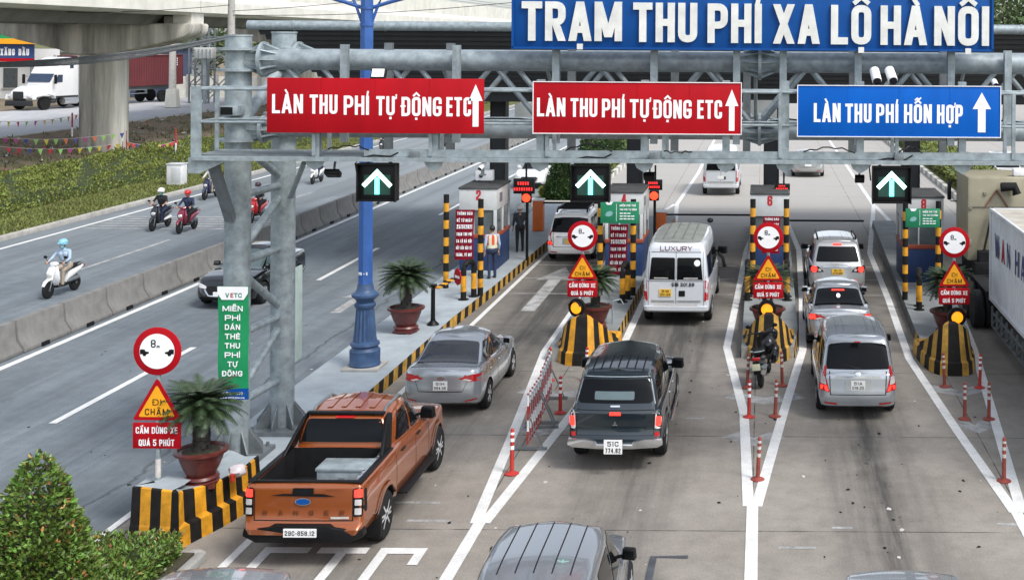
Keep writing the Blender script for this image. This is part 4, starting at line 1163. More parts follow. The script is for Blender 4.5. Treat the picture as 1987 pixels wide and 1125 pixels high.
# ------------------------------------------------------------------ delineator posts
def delin_mesh(a, w, base):
    mb = MB(); mb.lathe([(.16, 0), (.16, .015), (.08, .04), (.05, .06)], n=20, mi=2)
    zz_ = [.05, .42, .5, .56, .64, .70, .76, .8]
    pr = [(.048, .05), (.044, .43), (.046, .431), (.046, .50), (.043, .501), (.043, .57), (.046, .571), (.046, .63), (.043, .631), (.043, .69), (.046, .691), (.046, .735), (.043, .736), (.040, .78), (.02, .8)]
    mb.lathe(pr, n=16, mis=[0, 0, 1, 0, 0, 0, 1, 0, 0, 0, 1, 0, 0, 0])
    return mb.mesh('delineator_post', [a, w, base])
dm = {'r': delin_mesh(redp, white_letter, redp), 'd': delin_mesh(redd, white_d, redd)}
for lab, u, v, k, s in (
    ('red and white flexible post beside the front frame of the folding barrier', 1066, 738, 'r', 1), ('red and white flexible post at the foot of the striped prow', 1135, 738, 'r', 1),
    ('red and white flexible post between the folding barrier and the dark pickup', 1087, 801, 'r', 1), ('orange red flexible post nearest the tip of the painted gore by the orange pickup', 993, 919, 'r', 1.05),
    ('bright red flexible post behind the moped, on the van side', 1453, 809, 'r', 1), ('faded flexible post behind the moped, on the side of the silver cars', 1504, 808, 'd', 1),
    ('dark rusty flexible post near the tip of the gore behind the moped', 1470, 930, 'd', 1), ('faded flexible post beside the moped rear wheel', 1450, 752, 'd', 1), ('faded brown flexible post standing by the moped seat', 1518, 748, 'd', 1),
    ('faded flexible post by the striped prow, facing the silver cars', 1833, 750, 'd', 1), ('bright red flexible post by the striped prow, facing the lorry', 1901, 752, 'r', 1),
    ('dark faded flexible post in the middle of the gore beside the lorry', 1872, 813, 'd', 1), ('red flexible post on the lorry side of the gore', 1919, 813, 'd', 1), ('red flexible post at the tip of the gore beside the lorry', 1948, 933, 'd', 1.02)):
    o = link('delineator_post', dm[k], None, G(u, v, 0.0)); o.scale = (s * .82, s * .82, s)
    o.rotation_euler = (R(rnd.uniform(-3, 3)), R(rnd.uniform(-3, 3)), rnd.uniform(0, 6))
    tag(o, lab, 'flexible post', 'flexible posts on the painted gores')

# folding tube barriers
def folding(label, p, rz, L):
    t_ = thing('folding_barrier', label, 'barrier', p, rz)
    fr = MB()
    n = 7
    for k in range(n):
        a, b = L * k / (n - 1), 0
        fr2 = MB()
        z0, z1 = (.12, 1.12)
        fr2.tube((0, a, z0), (0, a, z1), .02, n=8)
        for j in (1, 3): fr2.tube((0, a, z0 + j * .25), (0, a, z0 + j * .25 + .22), .022, n=8, mi=1)
        fr2.build('upright_bar', [redp, white_letter], t_)
    for z in (.2, 1.02): fr.tube((0, 0, z), (0, L, z), .02, n=8)
    for k in range(n - 1):
        fr.bar((.02, L * k / (n - 1), .2), (.02, L * (k + 1) / (n - 1), 1.02), .03, .008); fr.bar((-.02, L * k / (n - 1), 1.02), (-.02, L * (k + 1) / (n - 1), .2), .03, .008)
    fr.build('lattice_frame', galv, t_)
    for y in (0, L):
        ft = MB(); ft.bar((-.32, y, .04), (.38, y, .04), .05, .04); ft.bar((-.24, y, .05), (0, y, .72), .025, .025); ft.bar((.3, y, .05), (0, y, .72), .025, .025); ft.build('foot', galvd, t_)
p = G(1024, 873, 0)
folding('red and white folding tube barrier on the gore, feet toward the orange pickup', p, R(0), 1.35)
p = G(1049, 822, 0)
folding('red and white folding tube barrier behind another one on the gore', p, R(3), 1.75)

# ------------------------------------------------------------------ toll booths
def number_text(t_, s, x, y, z, h):
    mb = MB(); text(mb, s, x - h * .25, x + h * .25, z, h, lambda a, b, d: Vector((a, y - .006, b)), 0, .2); mb.build('booth_number', mat('number_red', (.42, .02, .03), .5), t_, fix=False, sm=0)
def booth(label, x0, x1, yf, yb, num):
    w, d = x1 - x0, yb - yf
    t_ = thing('toll_booth', label, 'toll booth', ((x0 + x1) / 2, yf, KZ), 0, 'toll booths on the islands')
    H = 2.76
    mb = MB()
    mb.box((0, d / 2, .55), (w - .02, d - .02, 1.1), 0)
    mb.build('booth_base', booth_blue, t_, bev=.015)
    mb = MB(); mb.box((0, d / 2, 1.16), (w + .03, d + .03, .13)); mb.build('booth_stripe', booth_stripe, t_, bev=.01)
    mb = MB()
    mb.box((0, d / 2, 2.4), (w, d, .72))                                   # upper band
    cw = .1
    for sx in (-1, 1):
        for yy in (cw / 2, d / 2, d - cw / 2): mb.box((sx * (w / 2 - cw / 2), yy, 1.62), (cw, cw, .86))
    mb.box((-w * .12, cw / 2, 1.62), (.05, cw * .8, .84)); mb.box((0, d - .05, 1.63), (w - .2, .08, .84))
    mb.build('wall', booth_wall, t_, bev=.008)
    for nm, c, dd in (('window', (0, .06, 1.62), (w - .2, .02, .84)), ('window', (w / 2 - .05, d * .25 + .02, 1.62), (.02, d / 2 - .14, .84)), ('window', (w / 2 - .05, d * .75 - .02, 1.62), (.02, d / 2 - .14, .84)), ('window', (-w / 2 + .05, d / 2, 1.62), (.02, d - .3, .84))):
        mb = MB(); mb.box(c, dd); mb.build(nm, mat('booth_glass', (.10, .12, .125), .12, 0, .3, 2, spec=.9), t_)
    mb = MB(); mb.box((0, d / 2, H + .02), (w + .06, d + .06, .07)); mb.build('roof', roof_dark, t_, bev=.012)
    mb = MB(); mb.box((w / 2 + .012, d * .3, 2.42), (.02, .35, .3)); mb.build('side_vent', galvd, t_)
    mb = MB(); mb.box((w / 2 + .02, d * .62, 1.5), (.06, .22, .35)); mb.build('ticket_hatch', galvd, t_)
    number_text(t_, num, 0 if num != '2' else .02, 0, 2.38, .34)
    return t_
booth('toll booth numbered 2, with guards beside it', -10.24, -8.98, 41.0, 43.2, '2')
booth('toll booth numbered 4, behind a green board', -5.2, -3.95, 40.2, 42.4, '4')
booth('toll booth numbered 6, behind the moped', -.36, .9, 40.0, 42.2, '6')
booth('toll booth numbered 8, next to the khaki lorry cab', 4.62, 5.92, 39.4, 41.6, '8')

hz = {}
def hz_mesh(h, r=.085):
    mb = MB(); n = int(round(h / .27)); z = 0
    pr, ms = [], []
    for k in range(n):
        pr += [(r, h * k / n), (r, h * (k + 1) / n - .0005)]; ms += [k % 2, k % 2]
    mb.lathe(pr, n=18, mis=ms[:-1])
    return mb.mesh('hazard_pole', [hblack, yellow])
hzm = hz_mesh(2.95)
for lab, u, y in (('black and yellow pole on the road side of the notice before booth 2', 868, 38.1), ('black and yellow pole on the lane side of the notice before booth 2', 935, 37.0),
    ('black and yellow pole before booth 4 next to the white multi-purpose car', 1167, 37.2), ('black and yellow pole before booth 4 on the van side', 1231, 37.2),
    ('black and yellow pole before booth 6 on the van side', 1463, 37.4), ('black and yellow pole before booth 6 facing the silver off-roader', 1528, 37.4),
    ('black and yellow pole before booth 8 facing the silver off-roader', 1759, 36.8), ('black and yellow pole before booth 8 near the lorry cab', 1823, 37.2)):
    tag(link('hazard_pole', hzm, None, ((u - U0) * y / F, y, KZ - .01)), lab, 'hazard pole', 'striped poles before the booths')
def hoop(label, x, y, rz=0):
    t_ = thing('guard_hoop', label, 'guard hoop', (x, y, KZ), rz, 'bent pipe guards')
    r, pts = .085, []
    up = [(0, 0, 0), (0, 0, .45)]
    mb = MB(); mb.tube((0, 0, 0), (0, 0, .25), r, n=14, mi=1); mb.tube((0, 0, .25), (0, 0, .72), r, n=14, mi=0)
    mb.path([(0, 0, .72), (0, 0, .9), (0, .06, 1.02), (0, .18, 1.1), (0, .34, 1.1), (0, .44, 1.04), (0, .5, .92), (0, .5, .72)], r, 12, 1)
    mb.tube((0, .5, 0), (0, .5, .25), r, n=14, mi=1); mb.tube((0, .5, .25), (0, .5, .72), r, n=14, mi=0); mb.tube((0, 0, 0), (0, 0, .02), .16, n=14, mi=1); mb.tube((0, .5, 0), (0, .5, .02), .16, n=14, mi=1)
    mb.build('hoop_pipe', [yellow, hblack], t_)
hoop('bent yellow and black pipe guard before booth 2', -8.95, 36.4, R(-24))
hoop('bent yellow and black pipe guard before booth 4', -4.15, 36.2, R(-12))
hoop('bent yellow and black pipe guard before booth 6 on the van side', -.42, 36.6, 0)
hoop('bent yellow and black pipe guard before booth 6 facing the silver sedan', .78, 36.6, 0)
hoop('bent yellow and black pipe guard before booth 8', 4.62, 35.4, R(-6))

def notice(label, u0, v0, u1, v1, y):
    a, b = A(u0, v1, y), A(u1, v0, y)
    t_ = thing('notice_banner', label, 'notice banner', ((a.x + b.x) / 2, y, a.z), 0, 'dark red cloth notices tied before the booths')
    w, h = b.x - a.x, b.z - a.z
    mb = MB(); n = 10
    for i in range(n + 1):
        z = h * i / n; k = .5 * w * (1 - .06 * math.sin(math.pi * i / n)); s = .04 * (i / n)
        mb.v += [(-k - .02 + s, .02, z), (0, -.01, z), (k - .02 + s, .02, z)]
    for i in range(n):
        for k in range(2): mb.f.append([i * 3 + k, i * 3 + k + 1, i * 3 + k + 4, i * 3 + k + 3]); mb.m.append(0)
    mb.build('cloth', banner_red, t_, fix=False)
    rows = ['THÔNG BÁO', 'KỂ TỪ NGÀY', '25/3/2021', 'TRẠM THU PHÍ', 'XA LỘ HÀ NỘI', 'BẮT ĐẦU BÁN VÉ', 'THÁNG, VÉ QUÝ']
    for i, s in enumerate(rows):
        hh = h * (.085 if i == 2 else .062); zz_ = h * (1 - .105 - i * .137)
        mb = MB(); text(mb, s, -w * .40, w * .40, zz_, hh, lambda p_, q, d: Vector((p_ + .04 * q / h - .02, -.022, q)), 0, .17, .12, 0, .3)
        mb.build('text_line', white_letter, t_, fix=False, sm=0)
notice('dark red cloth notice hung between striped poles before booth 2', 882, 407, 920, 504, 38.4)
notice('dark red cloth notice before booth 4 under the green board', 1181, 436, 1218, 533, 37.6)
notice('dark red cloth notice before booth 6 behind the round sign', 1479, 420, 1514, 492, 38.6)
def green_board(label, u0, v0, u1, v1, y):
    a, b = A(u0, v1, y), A(u1, v0, y)
    t_ = thing('info_board', label, 'info board', (a.x, y, a.z), 0, 'green information boards')
    w, h = b.x - a.x, b.z - a.z
    mb = MB(); mb.box((w / 2, .015, h / 2), (w, .03, h)); mb.build('board_panel', sign_green, t_, bev=.004)
    mb = MB(); f = lambda p_, q, d: Vector((p_, -.006, q))
    mb.add([f(*p_, 0) for p_ in ((w * .41, h * .1), (w * .42, h * .1), (w * .42, h * .92), (w * .41, h * .92))], [(0, 1, 2, 3)])
    text(mb, 'MIỄN PHÍ THẺ', w * .5, w * .92, h * .78, h * .1, f, 0, .2, .14)
    text(mb, 'THU PHÍ TỰ ĐỘNG', w * .5, w * .94, h * .6, h * .09, f, 0, .2, .14)
    for k in range(3):                                                     # small lines too blurred to read
        for j in range((3, 4, 4)[k]): mb.add([f(*p_, 0) for p_ in ((w * (.5 + .1 * j), h * (.44 - k * .13)), (w * (.58 + .1 * j), h * (.44 - k * .13)), (w * (.58 + .1 * j), h * (.49 - k * .13)), (w * (.5 + .1 * j), h * (.49 - k * .13)))], [(0, 1, 2, 3)])
    mb.add([f(*p_, 0) for p_ in ((w * .12, h), (w * .33, h), (w * .28, h * .86), (w * .17, h * .86))], [(0, 1, 2, 3)])
    q = [(w * .12, h * .36), (w * .2, h * .3), (w * .3, h * .36), (w * .33, h * .5), (w * .26, h * .58), (w * .16, h * .52)]
    mb.add([f(a_, b_, 0) for a_, b_ in q], [tuple(range(6))], 1)
    mb.build('lettering', [white_letter, mat('pale_icon', (.2, .4, .38), .5)], t_, fix=False, sm=0)
green_board('green information board with white words before booth 4', 1165, 392, 1240, 433, 36.9)
green_board('green information board with white words before booth 8', 1757, 405, 1824, 441, 36.7)

# booth surroundings: lights, LED boards, cabinets, arms
led = mat('led_red', (.3, .005, .005), .5, 0, .1, 5, emit=((1, .03, .03), 1.6))
redlamp = mat('red_lamp', (.9, .05, .02), .3, 0, .1, 5, emit=((1, .06, .02), 1.25))
def led_board(label, u0, v0, u1, v1, y, words):
    a, b = A(u0, v1, y), A(u1, v0, y)
    t_ = thing('led_board', label, 'LED board', ((a.x + b.x) / 2, y, a.z), 0, 'red LED boards beside the booths')
    w, h = b.x - a.x, b.z - a.z
    mb = MB(); mb.box((0, .06, h / 2), (w, .12, h)); mb.build('board_housing', black, t_, bev=.01)
    mb = MB(); mb.bar((w * .1, .06, h), (w * .1, .06, h + .5), .06, .06); mb.build('bracket', black, t_)
    mb = MB()
    for i, nn in enumerate(words):                                         # rows of lit dots too blurred to read
        for j in range(nn):
            x, z, k = (j - nn / 2) * w * .115, h * (.58, .2)[i], w * .035
            for dx, dz, a_, b_ in ((0, 0, k * .5, h * .22), (k, 0, k * .5, h * .22), (k * .5, h * .08, k * .5, h * .07)): mb.add([(x + dx, -.006, z + dz), (x + dx + a_, -.006, z + dz), (x + dx + a_, -.006, z + dz + b_), (x + dx, -.006, z + dz + b_)], [(0, 1, 2, 3)])
    mb.build('led_text', led, t_, fix=False, sm=0)
led_board('black board with red LED words beside booth 2', 996, 347, 1037, 376, 42.6, (5, 8))
led_board('black board with red LED words beside booth 4', 1251, 349, 1285, 369, 42.2, (5, 7))
led_board('small black board with red LED dots above booth 6', 1503, 357, 1533, 370, 41, (4, 7))
def red_light(label, u, v, y, vb):
    p = A(u, v, y)
    t_ = thing('traffic_light', label, 'traffic light', p, 0, 'red lights beside the booths')
    mb = MB(); mb.box((0, .1, 0), (.34, .2, .36)); mb.build('lamp_housing', black, t_, bev=.02)
    mb = MB(); mb.lathe([(.15, -.005), (.13, -.03), (.0001, -.045)], (0, 0, 0), 20, 0, 'Y'); mb.build('lens', redlamp, t_)
    mb = MB(); mb.tube((.02, .1, -.18), (.02, .1, KZ - p.z), .05, n=10); mb.build('post', black, t_)
red_light('lit red traffic light on a black post beside booth 2', 1021, 384, 42.9, 490)
red_light('lit red traffic light on a dark post beside booth 4', 1269, 380, 43.3, 490)
def cabinet(label, u, v, y, w, h, arm=None):
    p = A(u, v, y); p.z = KZ
    t_ = thing('barrier_cabinet', label, 'barrier gate', p)
    mb = MB(); mb.box((0, .2, h / 2), (w, .5, h)); mb.build('cabinet', orange_box, t_, bev=.04)
    mb = MB(); mb.box((0, .2, h + .02), (w + .04, .54, .05)); mb.build('cabinet_lid', white_paint, t_, bev=.015)
    if arm:
        mb = MB(); mb.box((arm / 2, .1, h - .1), (arm, .05, .07)); mb.build('barrier_arm', black, t_, bev=.01)
cabinet('orange barrier cabinet with closed arm before the white multi-purpose car', 1043, 470, 49.5, .42, 1.25, 3.0)
cabinet('orange barrier cabinet beside booth 4 with long arm over the van lane', 1282, 470, 46, .4, 1.3, 3.5)
cabinet('orange barrier cabinet hidden behind booth 6 with long arm over the silver car lane', 1520, 470, 45, .3, 1.25, 3.0)
t_ = thing('roof_camera_box', 'white camera box standing on the roof of booth 2', 'camera box', A(941, 352, 42.6))
mb = MB(); mb.box((0, 0, .22), (.6, .3, .36)); mb.build('camera_box', white_paint, t_, bev=.02)
mb = MB(); mb.tube((-.2, 0, 0), (-.2, 0, .05), .03, n=8); mb.tube((.2, 0, 0), (.2, 0, .05), .03, n=8); mb.tube((-.1, -.16, .22), (-.1, -.2, .22), .07, n=12); mb.build('mount', steel_dark, t_)
# barrier stand on the first island
p = G(840, 630, KZ)
t_ = thing('arm_rest_post', 'black post with striped arm and small red sign on the first island', 'gate post', p)
mb = MB(); mb.lathe([(.17, 0), (.16, .03), (.07, .12), (.06, .2), (.055, 1.05)], n=14); mb.box((0, 0, 1.07), (.16, .2, .08)); mb.build('post', black, t_)
mb = MB(); a0 = Vector((.08, .1, .98)); b0 = Vector((.35, .9, 1.1))
for k in range(6): mb.bar(a0.lerp(b0, k / 6), a0.lerp(b0, (k + 1) / 6), .16, .03, k % 2)
mb.build('striped_arm', [yellow, hblack], t_)
mb = MB(); M = Matrix.Rotation(R(-52), 3, 'Z'); mb.lathe([(.24, -.012), (.24, .012)], (0, 0, 0), 8, 0, 'Y'); mb.box((0, -.016, 0), (.3, .008, .07), 1)
mb.v = [tuple(M @ Vector(q) + Vector((.42, 1.0, 1.12))) for q in mb.v]; mb.build('red_sign', [sign_red, white_letter], t_)
p = G(1160, 600, KZ)
t_ = thing('kerb_stand', 'low bent white pipe stand beside the pot on the second island', 'pipe stand', (-4.1, 33.4, KZ))
mb = MB(); mb.path([(0, 0, 0), (0, 0, .5), (.02, .1, .62), (.2, .2, .64), (.28, .2, .5)], .02); mb.path([(-.2, .3, 0), (-.2, .3, .5), (0, .1, .6)], .02); mb.build('pipe', galv, t_)

# ------------------------------------------------------------------ canopy over the booths
can = thing('toll_canopy', 'wide dark canopy with grey pipe edge over the toll booths', 'canopy', (0, 45, KZ))
def cb(mb, name, m, **k):
    o = mb.build(name, m, can, **k); o.matrix_parent_inverse = Matrix.Translation((0, -45, -KZ)); return o
cx0, cx1 = -17.0, 22.0
corr = mat('canopy_sheet', (.028, .03, .033), .5, .2, .25, 2)
mb = MB(); mb.tube((cx0, 40, 8.52), (cx1, 40, 8.52), .16, n=20)
for k in range(14): mb.tube((cx0 + 1.5 + 3 * k, 40, 8.52), (cx0 + 1.56 + 3 * k, 40, 8.52), .175, n=20)
cb(mb, 'edge_pipe', galv)
mb = MB(); n = 26
for i in range(n + 1):
    s = i / n; y, z = 40.1 + 3.0 * s, 8.42 - 2.1 * s
    o_ = .05 * (1 if i % 2 else -1)
    mb.v += [(cx0 + .15 + 1.7 * s, y + o_, z + o_), (cx1, y + o_, z + o_)]
for i in range(n): mb.f.append([2 * i, 2 * i + 1, 2 * i + 3, 2 * i + 2]); mb.m.append(0)
cb(mb, 'corrugated_fascia', corr, sm=0)
mb = MB(); mb.box(((cx0 + 1.8 + cx1) / 2, 48.6, 6.34), (cx1 - cx0 - 1.8, 11, .1)); mb.box(((cx0 + cx1) / 2, 47, 8.5), (cx1 - cx0, 14, .12)); cb(mb, 'ceiling', corr)
mb = MB(); mb.box(((cx0 + cx1) / 2 + 1, 54.2, 7.4), (cx1 - cx0 - 2, .1, 2.2)); cb(mb, 'rear_fascia', corr)
for x in (-9.85, -4.75, .35, 5.6, 11.5):
    mb = MB(); mb.box((x, 45.4, 3.3), (.5, .5, 6.0)); mb.box((x - .27, 45.4, 3.3), (.04, .58, 6.0)); mb.box((x + .27, 45.4, 3.3), (.04, .58, 6.0)); cb(mb, 'column', steel_dark)
mb = MB(); mb.box((3, 43.6, 6.05), (36, .3, .36)); cb(mb, 'beam', steel_dark)
for x in (-7.4, -2.3, 2.6, 7.6, 11.5):
    mb = MB(); mb.box((x, 43.3, 5.6), (.9, .3, .55)); cb(mb, 'lane_lamp_box', galvd, bev=.01)
mb = MB(); q = A(762, 80, 41.2); mb.box((q.x, 41.2, 7.7), (.42, .1, .42)); cb(mb, 'fascia_lamp', galv, bev=.01)
mb = MB(); q = A(1475, 198, 41); mb.box((q.x, 41, 5.6), (1.15, .08, 1.0)); cb(mb, 'hanging_panel', mat('grey_panel', (.22, .23, .22), .7, 0, .15, 3), bev=.01)
mb = MB(); q = A(985, 200, 41); mb.box((q.x + .6, 41, 5.5), (.7, .1, .9)); cb(mb, 'hanging_panel', mat('grey_panel', (.22, .23, .22)), bev=.01)

# ------------------------------------------------------------------ vehicles: bodies lofted from plan outlines, windows and lamps laid on the surface they follow
def interp(tab, x):
    if x <= tab[0][0]: return tab[0][1]
    for (x0, a), (x1, b) in zip(tab, tab[1:]):
        if x <= x1:
            t_ = (x - x0) / max(1e-6, x1 - x0)
            return a + (b - a) * (t_ * t_ * (3 - 2 * t_) * .5 + t_ * .5)
    return tab[-1][1]
def half_outline(yr, yf, w, rr, rf, br, bf, tr, tf):
    wr, wf = w * (1 - tr), w * (1 - tf)
    P_ = []
    for i in range(6):
        x = (wr - rr) * i / 6; P_.append((x, yr + br * (x / wr) ** 2))
    yb_ = yr + br * ((wr - rr) / wr) ** 2
    for i in range(6):
        a = R(90 * i / 6); P_.append((wr - rr + rr * math.sin(a), yb_ + rr - rr * math.cos(a)))
    yt_ = yf - bf * ((wf - rf) / wf) ** 2
    y0, y1 = yb_ + rr, yt_ - rf
    for i in range(19):
        s = i / 18; x = w
        if s < .35: x -= (w - wr) * (1 - s / .35) ** 2
        if s > .6: x -= (w - wf) * ((s - .6) / .4) ** 2
        P_.append((x, y0 + (y1 - y0) * s))
    for i in range(1, 7):
        a = R(90 * i / 6); P_.append((wf - rf + rf * math.cos(a), y1 + rf * math.sin(a)))
    for i in range(1, 7):
        x = (wf - rf) * (1 - i / 6); P_.append((x, yf - bf * (x / wf) ** 2))
    return P_
CC = (1, .96, .86, .62, .3, 0, -.3, -.62, -.86, -.96, -1)
def shell(mb, levels, crown, mi=0, mtop=None):
    # levels: (half outline, z of (x, y)); closes the bottom flat and the top with a crown
    rings = []
    for ho, fz in levels:
        full = ho + [(-x, y) for x, y in ho[-2:0:-1]]
        rings.append([(x, y, fz(x, y)) for x, y in full])
    mb.loft(rings, mi, cap=False)
    for (ho, fz), cr, flip in ((levels[0], 0, True), (levels[-1], crown, False)):
        o = len(mb.v); n = len(ho); m = len(CC)
        for x, y in ho:
            for c in CC: mb.v.append((x * c, y, fz(x, y) + cr * (1 - abs(c) ** 2.4) * min(1, 4 * x / max(1e-6, max(q[0] for q in ho)))))
        for i in range(n - 1):
            for k in range(m - 1):
                mb.f.append([o + i * m + k, o + i * m + k + 1, o + (i + 1) * m + k + 1, o + (i + 1) * m + k]); mb.m.append(mi if mtop is None or flip else mtop)
def rpoly(pts, r=.04, n=4):
    out = []
    for i, p in enumerate(pts):
        q, a, b = Vector(p[:2]), Vector(pts[i - 1][:2]), Vector(pts[(i + 1) % len(pts)][:2])
        rr = p[2] if len(p) > 2 else r
        ra = min(rr, (a - q).length * .48, (b - q).length * .48)
        s0, s1 = q + (a - q).normalized() * ra, q + (b - q).normalized() * ra
        for k in range(n + 1):
            w = k / n; v = s0 * (1 - w) ** 2 + q * 2 * w * (1 - w) + s1 * w * w; out.append(v)
    return out
def inside(p, poly):
    c = False
    for i in range(len(poly)):
        a, b = poly[i - 1], poly[i]
        if (a.y > p.y) != (b.y > p.y) and p.x < (b.x - a.x) * (p.y - a.y) / (b.y - a.y) + a.x: c = not c
    return c
AX = {'B': (lambda a, b: Vector((a, -3, b)), Vector((0, 1, 0))), 'F': (lambda a, b: Vector((a, 30, b)), Vector((0, -1, 0))),
      'R': (lambda a, b: Vector((6, a, b)), Vector((-1, 0, 0))), 'L': (lambda a, b: Vector((-6, a, b)), Vector((1, 0, 0))), 'T': (lambda a, b: Vector((a, b, 9)), Vector((0, 0, -1)))}
def panel(mb, bvh, poly, ax, off=.006, mi=0, step=.08):
    pts = []
    poly = ccw([Vector(p[:2]) for p in poly])
    for i, p in enumerate(poly):
        q = poly[(i + 1) % len(poly)]
        n = max(1, int((q - p).length / step))
        pts += [p.lerp(q, k / n) for k in range(n)]
    pts = [p for i, p in enumerate(pts) if (p - pts[i - 1]).length > 1e-4]
    nb = len(pts)
    xs, ys = [p.x for p in pts], [p.y for p in pts]
    x = min(xs) + step / 2
    while x < max(xs):
        y = min(ys) + step / 2
        while y < max(ys):
            p = Vector((x, y))
            if inside(p, poly) and min((p - q).length for q in pts[:nb]) > step * .4: pts.append(p)
            y += step
        x += step
    r = delaunay_2d_cdt(pts, [], [list(range(nb))], 1, 1e-5)
    org, d = AX[ax]
    V, ok = [], []
    for p in r[0]:
        loc, nrm, idx, dist = bvh.ray_cast(org(p.x, p.y), d)
        if loc is None: V.append((0, 0, 0)); ok.append(False)
        else:
            V.append(loc - d * off if abs(nrm.dot(d)) > .5 else loc - d * off * 1.6); ok.append(True)
    fs = [f for f in r[2] if all(ok[i] for i in f)]
    used = sorted({i for f in fs for i in f}); mp = {j: k for k, j in enumerate(used)}
    mb.add([V[i] for i in used], [[mp[i] for i in f] for f in fs], mi)
def hit(bvh, ax, a, b):
    org, d = AX[ax]
    return bvh.ray_cast(org(a, b), d)[0]
def mirror(poly): return [(-p[0],) + tuple(p[1:]) for p in poly][::-1]
def wheel_meshes(r, w, n=5, dark=False):
    ty = MB(); ty.lathe([(r * .62, -w * .5), (r * .9, -w * .5), (r * .985, -w * .36), (r, -w * .15), (r, w * .15), (r * .985, w * .36), (r * .9, w * .5), (r * .62, w * .5)], n=36, axis='X')
    rm = MB(); rm.lathe([(r * .66, w * .47), (r * .64, w * .5), (r * .60, w * .47), (r * .58, w * .2), (.0001, w * .18)], n=36, axis='X', mis=[0, 0, 0, 1, 1])
    for k in range(n):
        a = 2 * math.pi * k / n
        for da in (-.13, .13):
            p, q = Vector((w * .44, r * .1 * math.cos(a + da), r * .1 * math.sin(a + da))), Vector((w * .42, r * .6 * math.cos(a + da * 1.3), r * .6 * math.sin(a + da * 1.3)))
            rm.bar(p, q, r * .11, .035, 0)
    rm.lathe([(r * .14, w * .3), (r * .13, w * .48), (.0001, w * .49)], n=14, axis='X')
    return ty.mesh('tyre', rubber), rm.mesh('rim', [alloy, black_matte])
WM = {}
def add_wheels(t_, ys, w, r, tw=.22, n=5, both=True):
    key = (r, tw, n)
    if key not in WM: WM[key] = wheel_meshes(r, tw, n)
    for y in ys:
        for s in (1, -1):
            tyre = link('wheel', WM[key][0], t_, (s * (w - tw / 2), y, r))
            rim = link('rim', WM[key][1], tyre)
            if s < 0: rim.rotation_euler = (0, 0, math.pi)
def boolean(me, cutters):
    o = bpy.data.objects.new('tmp', me); COL.objects.link(o)
    cs = []
    for c in cutters:
        k = bpy.data.objects.new('cut', c); COL.objects.link(k); cs.append(k)
        md = o.modifiers.new('b', 'BOOLEAN'); md.operation = 'DIFFERENCE'; md.solver = 'EXACT'; md.object = k
    dg = bpy.context.evaluated_depsgraph_get(); dg.update()
    new = bpy.data.meshes.new_from_object(o.evaluated_get(dg))
    for k in cs + [o]: bpy.data.objects.remove(k, do_unlink=True)
    return new
